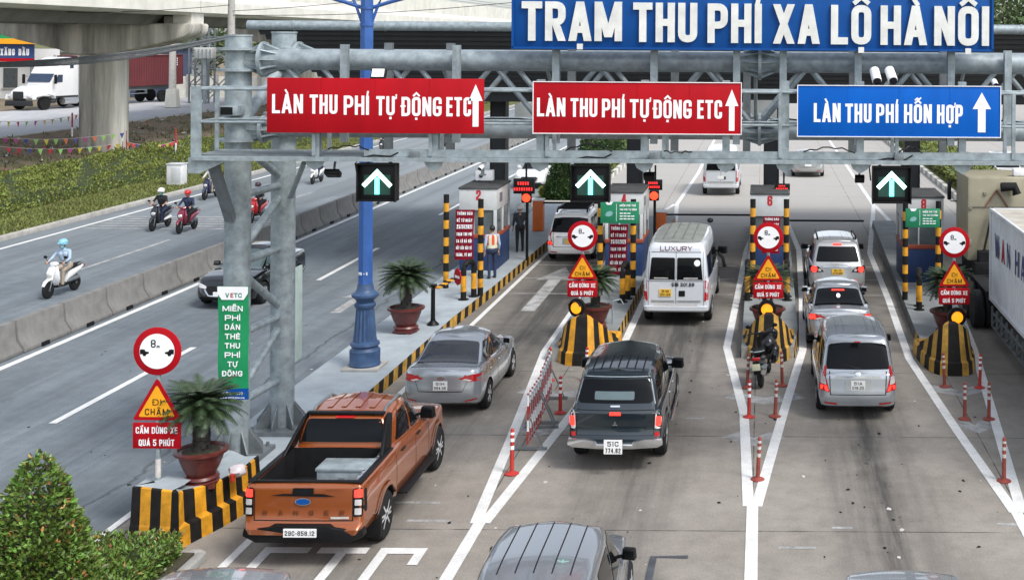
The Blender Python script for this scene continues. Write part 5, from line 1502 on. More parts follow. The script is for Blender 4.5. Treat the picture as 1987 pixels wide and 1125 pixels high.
def vehicle(name, label, cat, loc, rz, S, group=None):
    t_ = thing(name, label, cat, loc, rz, group)
    L, w = S['L'], S['w']
    belt, zb = S['belt'], S['zb']
    body = S['paint']
    mats = [body, black_matte, S.get('roof', body), S.get('trim', black)]
    lo = MB(); lv = []
    rr, rf = S.get('rr', .22), S.get('rf', .4)
    br, bf = S.get('br', .1), S.get('bf', .28)
    for tt, dr, df, dw in S.get('lower', [(0, .12, .16, .10), (.06, .03, .04, .04), (.2, 0, 0, .012), (.36, 0, .01, 0), (.52, .02, .03, .004), (.66, .035, .06, 0), (.84, .05, .1, .018), (.95, .06, .14, .035), (1, .085, .19, .075)]):
        ho = half_outline(dr, L - df, w - dw, max(.06, rr - dr * .3), rf, br, bf, S.get('tr', .04), S.get('tf', .07))
        lv.append((ho, (lambda x, y, tt=tt: interp(zb, y) + tt * (interp(belt, y) - interp(zb, y)))))
    shell(lo, lv, S.get('crown', .05))
    me = lo.mesh('body', mats, sm=40)
    cut = []
    for y in S['axles']:
        c = MB(); r = S['wr'] * 1.16
        for s in (-1, 1): c.tube((s * (w - .34), y, S['wr']), (s * (w + .3), y, S['wr']), r, n=30, mi=1)
        cut.append(c.mesh('cut', mats, sm=0))
    for c, d in S.get('cuts', []):
        cb_ = MB(); cb_.box(c, d, 3); cut.append(cb_.mesh('cut', mats, sm=0))
    me = boolean(me, cut)
    gh = MB()
    roof = S['top']
    glv = []
    for s, yr, yf, gw in S['gh']:
        ho = half_outline(yr, yf, gw, S.get('grr', .12), S.get('grf', .16), S.get('gbr', .07), S.get('gbf', .16), S.get('gtr', .06), .1)
        glv.append((ho, (lambda x, y, s=s: (interp(belt, y) - .04) * (1 - s) + s * interp(roof, y))))
    shell(gh, glv, S.get('rcrown', .045), 0, 2)
    bm = bmesh.new(); bm.from_mesh(me)
    gm = gh.mesh('gh', mats, sm=0); bm.from_mesh(gm)
    me2 = bpy.data.meshes.new('body'); bm.to_mesh(me2)
    for m in mats: me2.materials.append(m)
    bvh = BVHTree.FromBMesh(bm); bm.free()
    me2.polygons.foreach_set('use_smooth', [True] * len(me2.polygons)); me2.set_sharp_from_angle(angle=R(38))
    link('body', me2, t_)
    def put(nm, items, ms, off=.006, sm=60):
        mb = MB()
        for it in items: panel(mb, bvh, it[1], it[0], it[3] if len(it) > 3 else off, it[2] if len(it) > 2 else 0, S.get('step', .08))
        if mb.v: return mb.build(nm, ms, t_, sm=sm, fix=False)
    # the tinted glass band goes on first, windows with their frames after it
    for nm, it in S['glass']: put(nm, [it], [S.get('glassm', glass)], .007)
    for nm, items, ms in S.get('extra', []): put(nm, items, ms if isinstance(ms, list) else [ms], .009)
    seams = []
    for y0, z0, z1 in S.get('seams', []):
        for ax in 'RL': seams.append((ax, [(y0 - .006, z0), (y0 + .006, z0), (y0 + .006, z1), (y0 - .006, z1)]))
    for q in S.get('seam_poly', []): seams.append(q)
    if seams: put('panel_gap', seams, [black_matte], .003)
    for y0, z0 in S.get('handles', []):
        for ax in 'RL':
            h = hit(bvh, ax, y0, z0)
            if h:
                mb = MB(); mb.box(h, (.05, .2, .035)); mb.build('door_handle', S.get('handle_m', body), t_, bev=.012)
    ym, zm, mw = S['mirror']
    for s in (1, -1):
        h = hit(bvh, 'R' if s > 0 else 'L', ym, zm)
        x = abs(h.x) if h else w - .1
        mb = MB(); ms_ = S.get('msize', 1.0)
        mb.box((s * (x + .15 * ms_), ym - .0, zm + .05), (.20 * ms_, .13 * ms_, .155 * ms_), 0, Matrix.Rotation(-s * .18, 3, 'Z'), (.86, .7)); mb.bar((s * (x - .03), ym, zm), (s * (x + .1), ym, zm + .02), .05, .05, 1)
        mi_ = mb.build('side_mirror', [S.get('mirror_m', body), black], t_, bev=.045 * ms_)
        g = MB(); g.box((s * (x + .15 * ms_), ym - .068 * ms_, zm + .045), (.15 * ms_, .012, .11 * ms_), 0, Matrix.Rotation(-s * .18, 3, 'Z')); g.build('mirror_glass', glass, mi_)
    if 'plate' in S:
        txt, z, pw, ph, m, rear = S['plate']
        h = hit(bvh, 'B' if rear else 'F', 0.0, z) - Vector((0, S.get('pout', 0), 0))
        d = -1 if rear else 1
        mb = MB(); y = h.y + d * .012
        mb.box((0, y, z), (pw, .02, ph)); 
        f = (lambda a, b, dd: Vector((a, y - .013, z + b))) if rear else (lambda a, b, dd: Vector((-a, y + .013, z + b)))
        if isinstance(txt, tuple):
            text(mb, txt[0], -pw * .3, pw * .3, ph * .06, ph * .34, f, 1, .17, .16); text(mb, txt[1], -pw * .42, pw * .42, -ph * .42, ph * .34, f, 1, .17, .16)
        elif txt: text(mb, txt, -pw * .45, pw * .45, -ph * .28, ph * .56, f, 1, .17, .16)
        mb.build('license_plate', [m, black], t_, sm=0)
    add_wheels(t_, S['axles'], S.get('track', w - .005), S['wr'], S.get('tw', .21), S.get('spokes', 5))
    return t_, bvh, put
def sidepair(nm, poly): return [(nm, ('R', poly)), (nm, ('L', poly))]
def bothsides(poly, mi=0): return [('R', poly, mi), ('L', poly, mi)]
def bothx(poly, mi=0, ax='B'): return [(ax, poly, mi), (ax, mirror(poly), mi)]

# --- a mid-size people carrier seen from behind
def mpv_spec(paint_, plate=None, rails=False):
    top = [(0, 1.55), (.45, 1.70), (1.2, 1.75), (2.2, 1.745), (2.75, 1.66), (3.3, 1.3)]
    return dict(L=4.58, w=.87, wr=.33, paint=paint_, zb=[(0, .30), (.5, .26), (4, .22), (4.58, .3)], belt=[(0, 1.0), (.3, 1.03), (2, .98), (3.3, .97), (3.9, .92), (4.58, .72)], axles=(.96, 3.71), top=top,
        gh=[(0, .07, 3.75, .815), (.2, .12, 3.52, .80), (.5, .21, 3.15, .765), (.75, .29, 2.85, .725), (.92, .36, 2.62, .69), (.975, .40, 2.5, .655), (1, .48, 2.38, .59)],
        glass=[('rear_window', ('B', rpoly([(-.69, 1.09), (.69, 1.09), (.62, 1.57), (.3, 1.61), (-.3, 1.61), (-.62, 1.57)], .06))), ('windscreen', ('F', rpoly([(-.68, 1.02), (.68, 1.02), (.58, 1.58), (-.58, 1.58)], .06)))]
            + sidepair('side_window', rpoly([(.42, 1.07), (1.05, 1.05), (1.08, 1.58), (.62, 1.56)], .05)) + sidepair('side_window', rpoly([(1.15, 1.05), (2.0, 1.03), (2.02, 1.60), (1.15, 1.59)], .05)) + sidepair('side_window', rpoly([(2.1, 1.03), (3.12, 1.01), (2.55, 1.58), (2.1, 1.60)], .05)),
        seams=[(1.1, .45, 1.02), (2.05, .4, 1.02), (3.1, .42, .98)], handles=[(1.3, .93), (2.25, .92)], mirror=(2.95, 1.05, .1), mirror_m=black, rr=.2, br=.06, roof=paint_)
def mpv_back(t_, put, bvh, text2=True):
    put('tail_light', [('B', rpoly([(.60, .62), (.80, .66), (.85, .66), (.83, .95), (.70, 1.16), (.66, 1.16), (.69, .95)], .03)), ('R', rpoly([(-.02, .63), (.22, .66), (.16, .95), (.2, 1.14), (-.02, 1.14)], .03))], [tail_red], .012)
    put('tail_light', [('B', mirror(rpoly([(.60, .62), (.80, .66), (.85, .66), (.83, .95), (.70, 1.16), (.66, 1.16), (.69, .95)], .03))), ('L', rpoly([(-.02, .63), (.22, .66), (.16, .95), (.2, 1.14), (-.02, 1.14)], .03))], [tail_red], .012)
    put('reversing_lamp', bothx(rpoly([(.68, .78), (.80, .80), (.79, .95), (.70, .95)], .02)), [lens_w], .018)
    put('brake_light', bothx(rpoly([(.63, .65), (.80, .68), (.80, .765), (.67, .765)], .02)), [brake], .018)
    put('chrome_strip', [('B', rpoly([(-.5, .93), (.5, .93), (.47, .97), (-.47, .97)], .015))], [chrome], .02)
    put('tailgate_seam', [('B', [(-.62, 1.05), (-.6, 1.05), (-.58, .58), (-.6, .58)]), ('B', [(.6, 1.05), (.62, 1.05), (.6, .58), (.58, .58)]), ('B', [(-.6, .57), (.6, .57), (.6, .585), (-.6, .585)])], [black_matte], .004)
    put('plate_recess', [('B', rpoly([(-.28, .66), (.28, .66), (.26, .90), (-.26, .90)], .03))], [silver2], .006)
    put('badge', [('B', [(.07 * math.cos(k / 8 * math.pi), 1.01 + .045 * math.sin(k / 8 * math.pi)) for k in range(16)])], [chrome], .02)
    put('reflector', bothx(rpoly([(.45, .36), (.72, .39), (.72, .42), (.45, .40)], .01)), [tail_red], .012)
    put('wiper', [('B', [(-.01, 1.1), (.02, 1.09), (.1, 1.12), (-.3, 1.19), (-.3, 1.18)])], [black], .02)
S = mpv_spec(silver); S['plate'] = (('51A', '018.25'), .775, .30, .19, plate_w, True); S['w'] = .86
t_, bvh, put = vehicle('passenger_car', 'silver people carrier with lit brake lights, last in the lane beside the moped', 'car', (2.08, 25.8, 0), 0, S)
mpv_back(t_, put, bvh)
put('roof_rib', [('T', [(x - .008, .75), (x + .008, .75), (x + .008, 2.25), (x - .008, 2.25)]) for x in (-.42, -.26, .26, .42)], [grey_p], .006)
put('brake_light', [('B', rpoly([(-.07, 1.615), (.07, 1.615), (.07, 1.635), (-.07, 1.635)], .005))], [tail_red], .012)
S = mpv_spec(white_p); S['plate'] = ('', .775, .30, .17, plate_y, True)
t_, bvh, put = vehicle('passenger_car', 'white people carrier with dark roof rack waiting at the orange barrier', 'car', (-6.98, 44.0, 0), 0, S)
mpv_back(t_, put, bvh)
mb = MB()
for x in (-.55, .55): mb.path([(x, .6, 1.77), (x, .75, 1.87), (x, 2.2, 1.87), (x, 2.35, 1.76)], .03)
for k in range(7): mb.tube((-.55, .8 + .22 * k, 1.86), (.55, .8 + .22 * k, 1.86), .018, n=8)
mb.tube((-.55, .75, 1.93), (.55, .75, 1.93), .02, n=8); mb.build('roof_rack', black, t_)
S = mpv_spec(grey_p); S['w'] = .86
t_, bvh, put = vehicle('passenger_car', 'dark grey people carrier, only its roof, mirrors and bonnet in view', 'car', (-2.69, 13.6, 0), 0, S)
mpv_back(t_, put, bvh)
put('roof_rib', [('T', [(x - .008, .8), (x + .008, .8), (x + .008, 2.3), (x - .008, 2.3)]) for x in (-.44, -.22, 0, .22, .44)], [black_matte], .004)

# --- sedan
def sedan_spec(paint_, L=4.42, w=.86):
    k = L / 4.42
    y = lambda v: v * k
    return dict(L=L, w=w, wr=.315, paint=paint_, zb=[(0, .33), (.5, .24), (y(3.8), .2), (L, .26)], belt=[(0, .98), (.14, 1.04), (y(.8), 1.05), (y(2.4), .93), (y(3.35), .93), (y(3.9), .86), (L, .66)], axles=(y(.92), y(3.47)), top=[(y(.5), 1.2), (y(1.1), 1.42), (y(1.7), 1.475), (y(2.2), 1.465), (y(2.7), 1.36), (y(3.2), 1.1)],
        gh=[(0, y(.42), y(3.5), .765), (.25, y(.60), y(3.22), .735), (.55, y(.86), y(2.86), .69), (.8, y(1.06), y(2.58), .645), (.94, y(1.2), y(2.4), .605), (1, y(1.38), y(2.26), .52)],
        glass=[('rear_window', ('T', rpoly([(-.68, y(.54)), (.68, y(.54)), (.56, y(1.22)), (-.56, y(1.22))], .06))), ('windscreen', ('T', rpoly([(-.55, y(2.38)), (.55, y(2.38)), (.66, y(3.28)), (-.66, y(3.28))], .06)))]
            + sidepair('side_window', rpoly([(y(.82), 1.04), (y(1.72), 1.0), (y(1.74), 1.38), (y(1.32), 1.37)], .05)) + sidepair('side_window', rpoly([(y(1.8), 1.0), (y(2.92), .985), (y(2.38), 1.36), (y(1.8), 1.39)], .05)),
        seams=[(y(1.76), .35, .97), (y(2.88), .38, .93), (y(.98), .62, .98)], handles=[(y(1.15), .84), (y(2.0), .83)], mirror=(y(2.75), 1.0, .1), rr=.26, br=.13, gbr=.12, grr=.16, crown=.05)
S = sedan_spec(grey_l); S['glassm'] = glass_r; S['plate'] = (('51H', '064.06'), .73, .30, .19, plate_w, True)
S['handle_m'] = chrome
t_, bvh, put = vehicle('passenger_car', 'metallic grey sedan ahead of the orange pickup, wide tail lights', 'car', (-6.82, 25.75, 0), 0, S)
def sedan_back(put, lit=tail_red, lw=.46):
    for s in (1, -1):
        f = (lambda q: q) if s > 0 else mirror
        put('tail_light', [('B', f(rpoly([(.36, .87), (.60, .80), (.82, .80), (.80, .93), (.66, .955), (.42, .885)], .02))), ('R' if s > 0 else 'L', rpoly([(-.1, .81), (.42, .93), (.30, .945), (-.1, .93)], .02))], [lit], .012)
        put('reversing_lamp', [('B', f(rpoly([(.45, .845), (.60, .81), (.66, .83), (.52, .865)], .015)))], [lens_w], .016)
    put('boot_seam', [('B', [(-.58, .86), (-.57, .86), (-.46, .60), (-.47, .60)]), ('B', [(.57, .86), (.58, .86), (.47, .60), (.46, .60)]), ('B', [(-.46, .595), (.46, .595), (.46, .61), (-.46, .61)])], [black_matte], .004)
    put('badge', [('B', [(.07 * math.cos(k / 8 * math.pi), .875 + .045 * math.sin(k / 8 * math.pi)) for k in range(16)])], [chrome], .016)
    put('reflector', bothx(rpoly([(.52, .37), (.76, .42), (.76, .45), (.52, .41)], .01)), [tail_red], .012)
sedan_back(put)
put('bumper_strip', bothx(rpoly([(.42, .35), (.76, .39), (.76, .41), (.42, .375)], .01)), [chrome], .010)
S = sedan_spec(silver, 4.6, .87)
t_, bvh, put = vehicle('passenger_car', 'silver sedan squeezed between the people carrier and the off-roader', 'car', (2.08, 31.7, 0), 0, S)
sedan_back(put); 
put('brake_light', bothx(rpoly([(.64, .81), (.82, .81), (.80, .93), (.66, .94)], .02)), [brake], .018)
put('brake_light', [('T', rpoly([(-.17, 1.14), (.17, 1.14), (.17, 1.19), (-.17, 1.19)], .01))], [brake], .014)
put('windscreen_sticker', [('T', [(.055 * math.cos(k / 8 * math.pi), .98 + .07 * math.sin(k / 8 * math.pi)) for k in range(16)])], [white_letter], .012)
put('boot_edge', [('B', rpoly([(-.7, .965), (.7, .965), (.68, .98), (-.68, .98)], .005))], [white_p], .01)
S = sedan_spec(silver, 4.6, .92)
t_, bvh, put = vehicle('passenger_car', 'pale silver sedan at the picture bottom below the hedge, only its roof in view', 'car', (-7.2, 12.37, 0), 0, S)
S = sedan_spec(silver, 4.5, .87)
t_, bvh, put = vehicle('passenger_car', 'bluish silver sedan whose roof edge just shows behind the last people carrier', 'car', (1.93, 12.5, 0), 0, S)
S = sedan_spec(silver2, 4.6, .98); S['plate'] = ('', .73, .4, .12, plate_w, True)
t_, bvh, put = vehicle('passenger_car', 'grey sedan driving away beyond the booths', 'car', (2.75, 72.0, 0), 0, S)
sedan_back(put)
S = mpv_spec(white_p)
t_, bvh, put = vehicle('passenger_car', 'white car driving beyond the hedge past the canopy', 'car', (13.95, 72, 0), R(180), S)
def front_face(put, w=.8, grille=True, lamp=lens_w):
    put('headlight', bothx(rpoly([(.46, .58), (.80, .62), (.80, .74), (.60, .70), (.46, .65)], .02), 0, 'F'), [lamp], .014)
    put('grille', [('F', rpoly([(-.42, .40), (.42, .40), (.50, .52), (.40, .66), (-.40, .66), (-.50, .52)], .04))], [black], .008)
    put('chrome_strip', [('F', [(-.52, .56), (-.46, .48), (-.36, .39), (.36, .39), (.46, .48), (.52, .56), (.47, .57), (.42, .50), (.34, .42), (-.34, .42), (-.42, .50), (-.47, .57)])], [chrome], .016)
    put('lower_intake', [('F', rpoly([(-.7, .28), (.7, .28), (.62, .36), (-.62, .36)], .02))], [black_matte], .01)
front_face(put)
S = sedan_spec(black_p, 4.5, .9); S['wr'] = .32; S['spokes'] = 7; S['plate'] = ('', .46, .4, .12, plate_w, False); S['glassm'] = glass_l
t_, bvh, put = vehicle('passenger_car', 'black sedan driving toward the camera behind the gantry columns', 'car', (-16.1, 40.7, 0), R(180), S)
t_.scale = (1.04, 1.04, 1.04)
front_face(put)
S = sedan_spec(white_p, 4.6, .9); S['wr'] = .33; S['spokes'] = 5
t_, bvh, put = vehicle('passenger_car', 'white sedan driving toward the camera behind booth 2', 'car', (-12.65, 70.2, 0), R(180), S)
front_face(put)

# --- off-roader
S = dict(L=4.7, w=.92, wr=.38, tw=.25, paint=silver2, zb=[(0, .42), (.5, .34), (4.2, .34), (4.7, .45)], belt=[(0, 1.12), (.3, 1.16), (2, 1.12), (3.4, 1.1), (3.9, 1.08), (4.7, .95)], axles=(1.0, 3.75), top=[(0, 1.65), (.4, 1.78), (1.2, 1.83), (2.3, 1.82), (2.8, 1.74), (3.3, 1.4)],
    gh=[(0, .08, 3.6, .84), (.25, .16, 3.35, .81), (.55, .28, 3.05, .765), (.8, .38, 2.8, .72), (.94, .45, 2.65, .68), (1, .55, 2.5, .6)],
    glass=[('rear_window', ('B', rpoly([(-.68, 1.22), (.68, 1.22), (.58, 1.66), (-.58, 1.66)], .05))), ('windscreen', ('F', rpoly([(-.66, 1.16), (.66, 1.16), (.56, 1.66), (-.56, 1.66)], .05)))] + sidepair('side_window', rpoly([(.5, 1.2), (1.9, 1.17), (1.92, 1.68), (.75, 1.66)], .06)) + sidepair('side_window', rpoly([(2.0, 1.17), (3.1, 1.15), (2.6, 1.66), (2.0, 1.68)], .06)),
    seams=[(1.95, .5, 1.15), (3.05, .5, 1.1)], handles=[(1.25, 1.05), (2.2, 1.04)], mirror=(2.9, 1.2, .1), mirror_m=black, msize=1.15, rr=.24, br=.1, plate=(('51G', '016.95'), .93, .36, .17, plate_y, True))
t_, bvh, put = vehicle('passenger_car', 'silver off-roader with roof rails and yellow plate, first in the lane by booth 8', 'car', (2.38, 37.7, 0), 0, S)
for s in (1, -1):
    f = (lambda q: q) if s > 0 else mirror
    put('tail_light', [('B', f(rpoly([(.42, .93), (.84, .90), (.86, 1.10), (.6, 1.08)], .03))), ('R' if s > 0 else 'L', rpoly([(0, .92), (.35, 1.0), (.3, 1.1), (0, 1.1)], .03))], [glass], .012)
    put('brake_light', [('B', f([(.73 + .1 * math.cos(k / 8 * math.pi), 1.0 + .095 * math.sin(k / 8 * math.pi)) for k in range(16)]))], [brake], .02)
    put('reversing_lamp', [('B', f(rpoly([(.5, .95), (.6, .94), (.6, 1.02), (.54, 1.02)], .02)))], [lens_w], .018)
put('chrome_strip', [('B', rpoly([(-.45, 1.06), (.45, 1.06), (.45, 1.10), (-.45, 1.10)], .015))], [chrome], .02)
put('brake_light', [('B', rpoly([(-.14, 1.70), (.14, 1.70), (.14, 1.75), (-.14, 1.75)], .01))], [brake], .02)
put('reflector', bothx(rpoly([(.5, .5), (.78, .52), (.78, .55), (.5, .54)], .01)), [tail_red], .012)
for s in (1, -1):
    mb = MB(); mb.path([(s * .6, .75, 1.83), (s * .61, .85, 1.90), (s * .61, 2.2, 1.90), (s * .6, 2.35, 1.82)], .028, 8); mb.build('roof_rail', black, t_)
put('roof_rib', [('T', [(x - .008, .8), (x + .008, .8), (x + .008, 2.2), (x - .008, 2.2)]) for x in (-.4, -.2, .2, .4)], [grey_p], .005)

# --- passenger vans
def van_spec(paint_, roof_):
    return dict(L=5.7, w=.98, wr=.34, tw=.22, paint=paint_, roof=roof_, zb=[(0, .42), (.5, .34), (5.2, .3), (5.7, .36)], belt=[(0, 1.35), (4.2, 1.32), (4.8, 1.22), (5.2, 1.05), (5.7, .8)], axles=(1.05, 4.75), top=[(0, 2.32), (.5, 2.36), (3.5, 2.38), (4.2, 2.28), (4.8, 1.8)],
        gh=[(0, .05, 5.2, .955), (.3, .06, 4.95, .93), (.6, .09, 4.6, .895), (.85, .13, 4.3, .855), (.95, .17, 4.15, .81), (1, .25, 4.0, .72)],
        lower=[(0, .06, .16, .10), (.05, .0, .04, .03), (.17, 0, 0, .01), (.19, .06, 0, .0), (.5, .07, .03, 0), (.75, .07, .08, .005), (.95, .075, .15, .015), (1, .08, .2, .03)],
        glass=[('rear_window', ('B', rpoly([(-.76, 1.30), (-.03, 1.30), (-.03, 1.95), (-.70, 1.95)], .05))), ('rear_window', ('B', rpoly([(.03, 1.30), (.76, 1.30), (.70, 1.95), (.03, 1.95)], .05))), ('windscreen', ('F', rpoly([(-.75, 1.3), (.75, 1.3), (.64, 2.1), (-.64, 2.1)], .05)))]
            + [p for a, b in ((.35, 1.6), (1.68, 2.95), (3.03, 3.85)) for p in sidepair('side_window', rpoly([(a, 1.35), (b, 1.33), (b, 1.95), (a, 1.96)], .05))] + sidepair('side_window', rpoly([(3.95, 1.32), (4.75, 1.28), (4.35, 1.92), (3.95, 1.94)], .05)),
        seams=[(3.9, .45, 1.32), (4.8, .45, 1.25), (2.0, .45, 1.32), (.35, .5, 1.3)], handles=[(3.75, 1.2)], mirror=(4.55, 1.38, .1), mirror_m=black, msize=1.5, rr=.14, br=.03, gbr=.03, grr=.14, rf=.4, bf=.3, rcrown=.06)
def van_back(t_, put, bvh, lettering=True):
    for s in (1, -1):
        f = (lambda q: q) if s > 0 else mirror
        put('tail_light', [('B', f(rpoly([(.80, .72), (.965, .72), (.95, 1.42), (.83, 1.42)], .02))), ('R' if s > 0 else 'L', rpoly([(-.01, .74), (.12, .74), (.1, 1.40), (-.01, 1.40)], .02))], [tail_red], .012)
        put('reversing_lamp', [('B', f(rpoly([(.82, .98), (.955, .98), (.95, 1.08), (.83, 1.08)], .01)))], [lens_w], .018)
    put('door_gap', [('B', [(-.006, .6), (.006, .6), (.006, 2.12), (-.006, 2.12)]), ('B', [(-.79, .6), (-.78, .6), (-.76, 2.1), (-.77, 2.1)]), ('B', [(.78, .6), (.79, .6), (.77, 2.1), (.76, 2.1)]), ('B', [(-.78, 2.09), (.78, 2.09), (.78, 2.105), (-.78, 2.105)])], [black_matte], .005)
    put('door_strip', [('B', rpoly([(-.7, .70), (-.04, .70), (-.04, .75), (-.7, .75)], .01)), ('B', rpoly([(.04, .70), (.7, .70), (.7, .75), (.04, .75)], .01))], [silver2], .015)
    put('door_handle', [('B', rpoly([(.08, .86), (.26, .86), (.26, 1.02), (.08, 1.02)], .02))], [black], .014)
    put('rear_step', [('B', rpoly([(-.62, .60), (.62, .60), (.62, .65), (-.62, .65)], .01))], [lens_w], .012)
S = van_spec(vanwhite, vanroof); S['plate'] = (('51B', '201.59'), .96, .34, .20, plate_y, True)
t_, bvh, put = vehicle('passenger_van', 'white passenger van with dark rear windows and lettering above them, near booth 4', 'van', (-2.42, 34.25, 0), R(-1), S)
van_back(t_, put, bvh)
pl = [o for o in KIDS[t_] if o.name.startswith('license_plate')][0]; pl.location.x = -.30
mb = MB(); mb.path([(.98, 4.35, 1.35), (1.12, 4.3, 1.2), (1.16, 4.28, 1.0)], .055, 8); mb.box((1.17, 4.28, .97), (.12, .1, .1)); mb.build('mirror_arm', black, t_)
mb = MB(); mb.sphere((.72, 4.1, 2.42), .1, 0, 12, (1, 1, .8)); mb.build('roof_lamp', black, t_)
h = hit(bvh, 'B', 0, 2.2); h2 = hit(bvh, 'B', 0, 1.2)
mb = MB()
text(mb, 'LUXURY', -.46, .46, 2.135, .13, lambda a, b, d: (hit(bvh, 'B', a, b) or Vector((a, .2, b))) + Vector((0, -.012, 0)), 0, .17, .14)
text(mb, '51B 201.59', -.12, .52, 1.14, .10, lambda a, b, d: (hit(bvh, 'B', a, b) or Vector((a, .2, b))) + Vector((0, -.012, 0)), 1, .2, .12)
mb.build('lettering', [mat('dark_red_letter', (.12, .03, .05), .5), black], t_, fix=False, sm=0)
put('window_sticker', [('B', [(.60 + .09 * math.cos(k / 8 * math.pi), 1.80 + .09 * math.sin(k / 8 * math.pi)) for k in range(16)])], [white_letter], .016)
put('window_sticker', [('B', rpoly([(-.62, 1.36), (-.22, 1.36), (-.22, 1.39), (-.62, 1.39)], .005)), ('B', rpoly([(.22, 1.36), (.62, 1.36), (.62, 1.39), (.22, 1.39)], .005))], [white_d], .014)
put('roof_rib', [('T', rpoly([(x - .02, y0), (x + .02, y0), (x + .02, y0 + 1.5), (x - .02, y0 + 1.5)], .02)) for x in (-.42, -.14, .14, .42) for y0 in (.5, 2.3)], [mat('van_roof_rib', (.13, .135, .125), .6)], .01)
S = van_spec(vanwhite, vanwhite); S['plate'] = ('', .96, .34, .16, plate_w, True)
t_, bvh, put = vehicle('passenger_van', 'silver passenger van driving away in the distance beyond booth 4', 'van', (-2.15, 63.2, 0), 0, S)
van_back(t_, put, bvh)

# --- pickups
def pickup_lower(): return [(0, .10, .16, .12), (.05, .02, .04, .05), (.16, .0, .0, .02), (.22, .05, .01, .004), (.30, .09, .02, 0), (.6, .095, .03, 0), (.9, .10, .08, .01), (.97, .105, .12, .025), (1, .12, .18, .06)]
S = dict(L=5.36, w=.93, wr=.395, tw=.27, paint=orange_p, trim=black_matte, zb=[(0, .50), (.4, .46), (4.9, .40), (5.36, .5)], belt=[(0, 1.27), (1.9, 1.29), (3.3, 1.22), (3.9, 1.20), (4.5, 1.16), (5.36, 1.0)], axles=(1.23, 4.45), spokes=6,
    top=[(1.6, 1.5), (2.0, 1.79), (2.6, 1.835), (3.2, 1.82), (3.6, 1.7), (4.0, 1.4)], lower=pickup_lower(),
    gh=[(0, 1.78, 4.15, .83), (.3, 1.80, 3.88, .80), (.6, 1.84, 3.58, .755), (.85, 1.90, 3.3, .70), (.95, 1.96, 3.18, .66), (1, 2.08, 3.05, .58)],
    cuts=[((0, .98, 1.27), (1.56, 1.52, .94))], crown=.015,
    glass=[('rear_window', ('B', rpoly([(-.70, 1.365), (.70, 1.365), (.62, 1.72), (-.62, 1.72)], .06))), ('windscreen', ('F', rpoly([(-.66, 1.25), (.66, 1.2), (.55, 1.72), (-.55, 1.72)], .05)))]
        + sidepair('side_window', rpoly([(2.08, 1.31), (2.82, 1.28), (2.84, 1.71), (2.38, 1.70)], .06)) + sidepair('side_window', rpoly([(2.92, 1.27), (3.70, 1.24), (3.3, 1.66), (2.92, 1.70)], .06)),
    seams=[(1.76, .55, 1.27), (2.87, .5, 1.26), (3.72, .52, 1.2)], handles=[(2.12, 1.17), (3.02, 1.15)], handle_m=black, mirror=(3.55, 1.30, .1), mirror_m=black, msize=1.3, rr=.1, br=.02, tr=.02, rf=.35, grr=.08, gbr=.02, rcrown=.03, plate=('29C-658.12', .60, .5, .125, plate_w, True), pout=.035)
OR_ = (-6.98, 18.42, 0)
t_, bvh, put = vehicle('pickup_truck', 'metallic orange double cab pickup with open bed and alloy wheels', 'pickup', OR_, 0, S)
mb = MB()                                                                  # black rear bumper with a step
mb.prism([(-.93, .50), (-.90, .62), (-.5, .66), (-.42, .70), (.42, .70), (.5, .66), (.90, .62), (.93, .50), (.7, .42), (-.7, .42)], lambda a, b, d: Vector((a, d + .1 * (abs(a) / .93) ** 3, b)), -.03, .16); mb.build('bumper', black, t_, bev=.02)
put('rear_frame', [('B', rpoly([(-.77, 1.352), (.77, 1.352), (.67, 1.775), (-.67, 1.775)], .08))], [black], .004)
put('tailgate_gap', [('B', [(-.76, .73), (-.745, .73), (-.745, 1.27), (-.76, 1.27)]), ('B', [(.745, .73), (.76, .73), (.76, 1.27), (.745, 1.27)]), ('B', [(-.76, .73), (.76, .73), (.76, .745), (-.76, .745)])], [black_matte], .004)
for s in (1, -1):
    f = (lambda q: q) if s > 0 else mirror
    put('tail_light', [('B', f(rpoly([(.765, .80), (.90, .80), (.91, 1.23), (.765, 1.23)], .03))), ('R' if s > 0 else 'L', rpoly([(.08, .82), (.26, .85), (.26, 1.19), (.08, 1.23)], .03))], [black], .012)
    put('brake_light', [('B', f(rpoly([(.775, 1.09), (.895, 1.09), (.895, 1.21), (.775, 1.21)], .02)))], [brake], .019)
    put('reversing_lamp', [('B', f(rpoly([(.785, .83), (.885, .83), (.885, .93), (.785, .93)], .015))), ('B', f(rpoly([(.785, .97), (.885, .97), (.885, 1.06), (.785, 1.06)], .015)))], [lens_w], .019)
put('tailgate_handle', [('B', rpoly([(-.16, 1.135), (.16, 1.135), (.16, 1.235), (-.16, 1.235)], .02))], [black], .02)
put('tailgate_crease', [('B', rpoly([(-.5, 1.115), (.5, 1.10), (.3, 1.145), (-.3, 1.145)], .005))], [black], .012)
put('badge', [('B', [(.125 * math.cos(k / 10 * math.pi), 1.03 + .058 * math.sin(k / 10 * math.pi)) for k in range(20)]), ('B', [(.105 * math.cos(k / 10 * math.pi), 1.03 + .042 * math.sin(k / 10 * math.pi)) for k in range(20)], 1, .028)], [chrome, board_blue], .022)
mb = MB(); y_ = hit(bvh, 'B', 0, .8).y
for i, c in enumerate('RANGER'): text(mb, c, -.62 + i * .235, -.55 + i * .235, .82, .07, lambda a, b, d: Vector((a, y_ - .010, b)), 0, .2)
text(mb, 'WILDTRAK', .33, .62, 1.19, .025, lambda a, b, d: Vector((a, y_ - .010, b)), 0, .18)
mb.build('lettering', mat('tailgate_letter', (.10, .03, .012), .4), t_, fix=False, sm=0)
put('sticker', [('B', [(.42, .765), (.70, .765), (.70, .80), (.42, .80)])], [white_d], .012)
mb = MB()                                                                  # bed rails and roll hoop
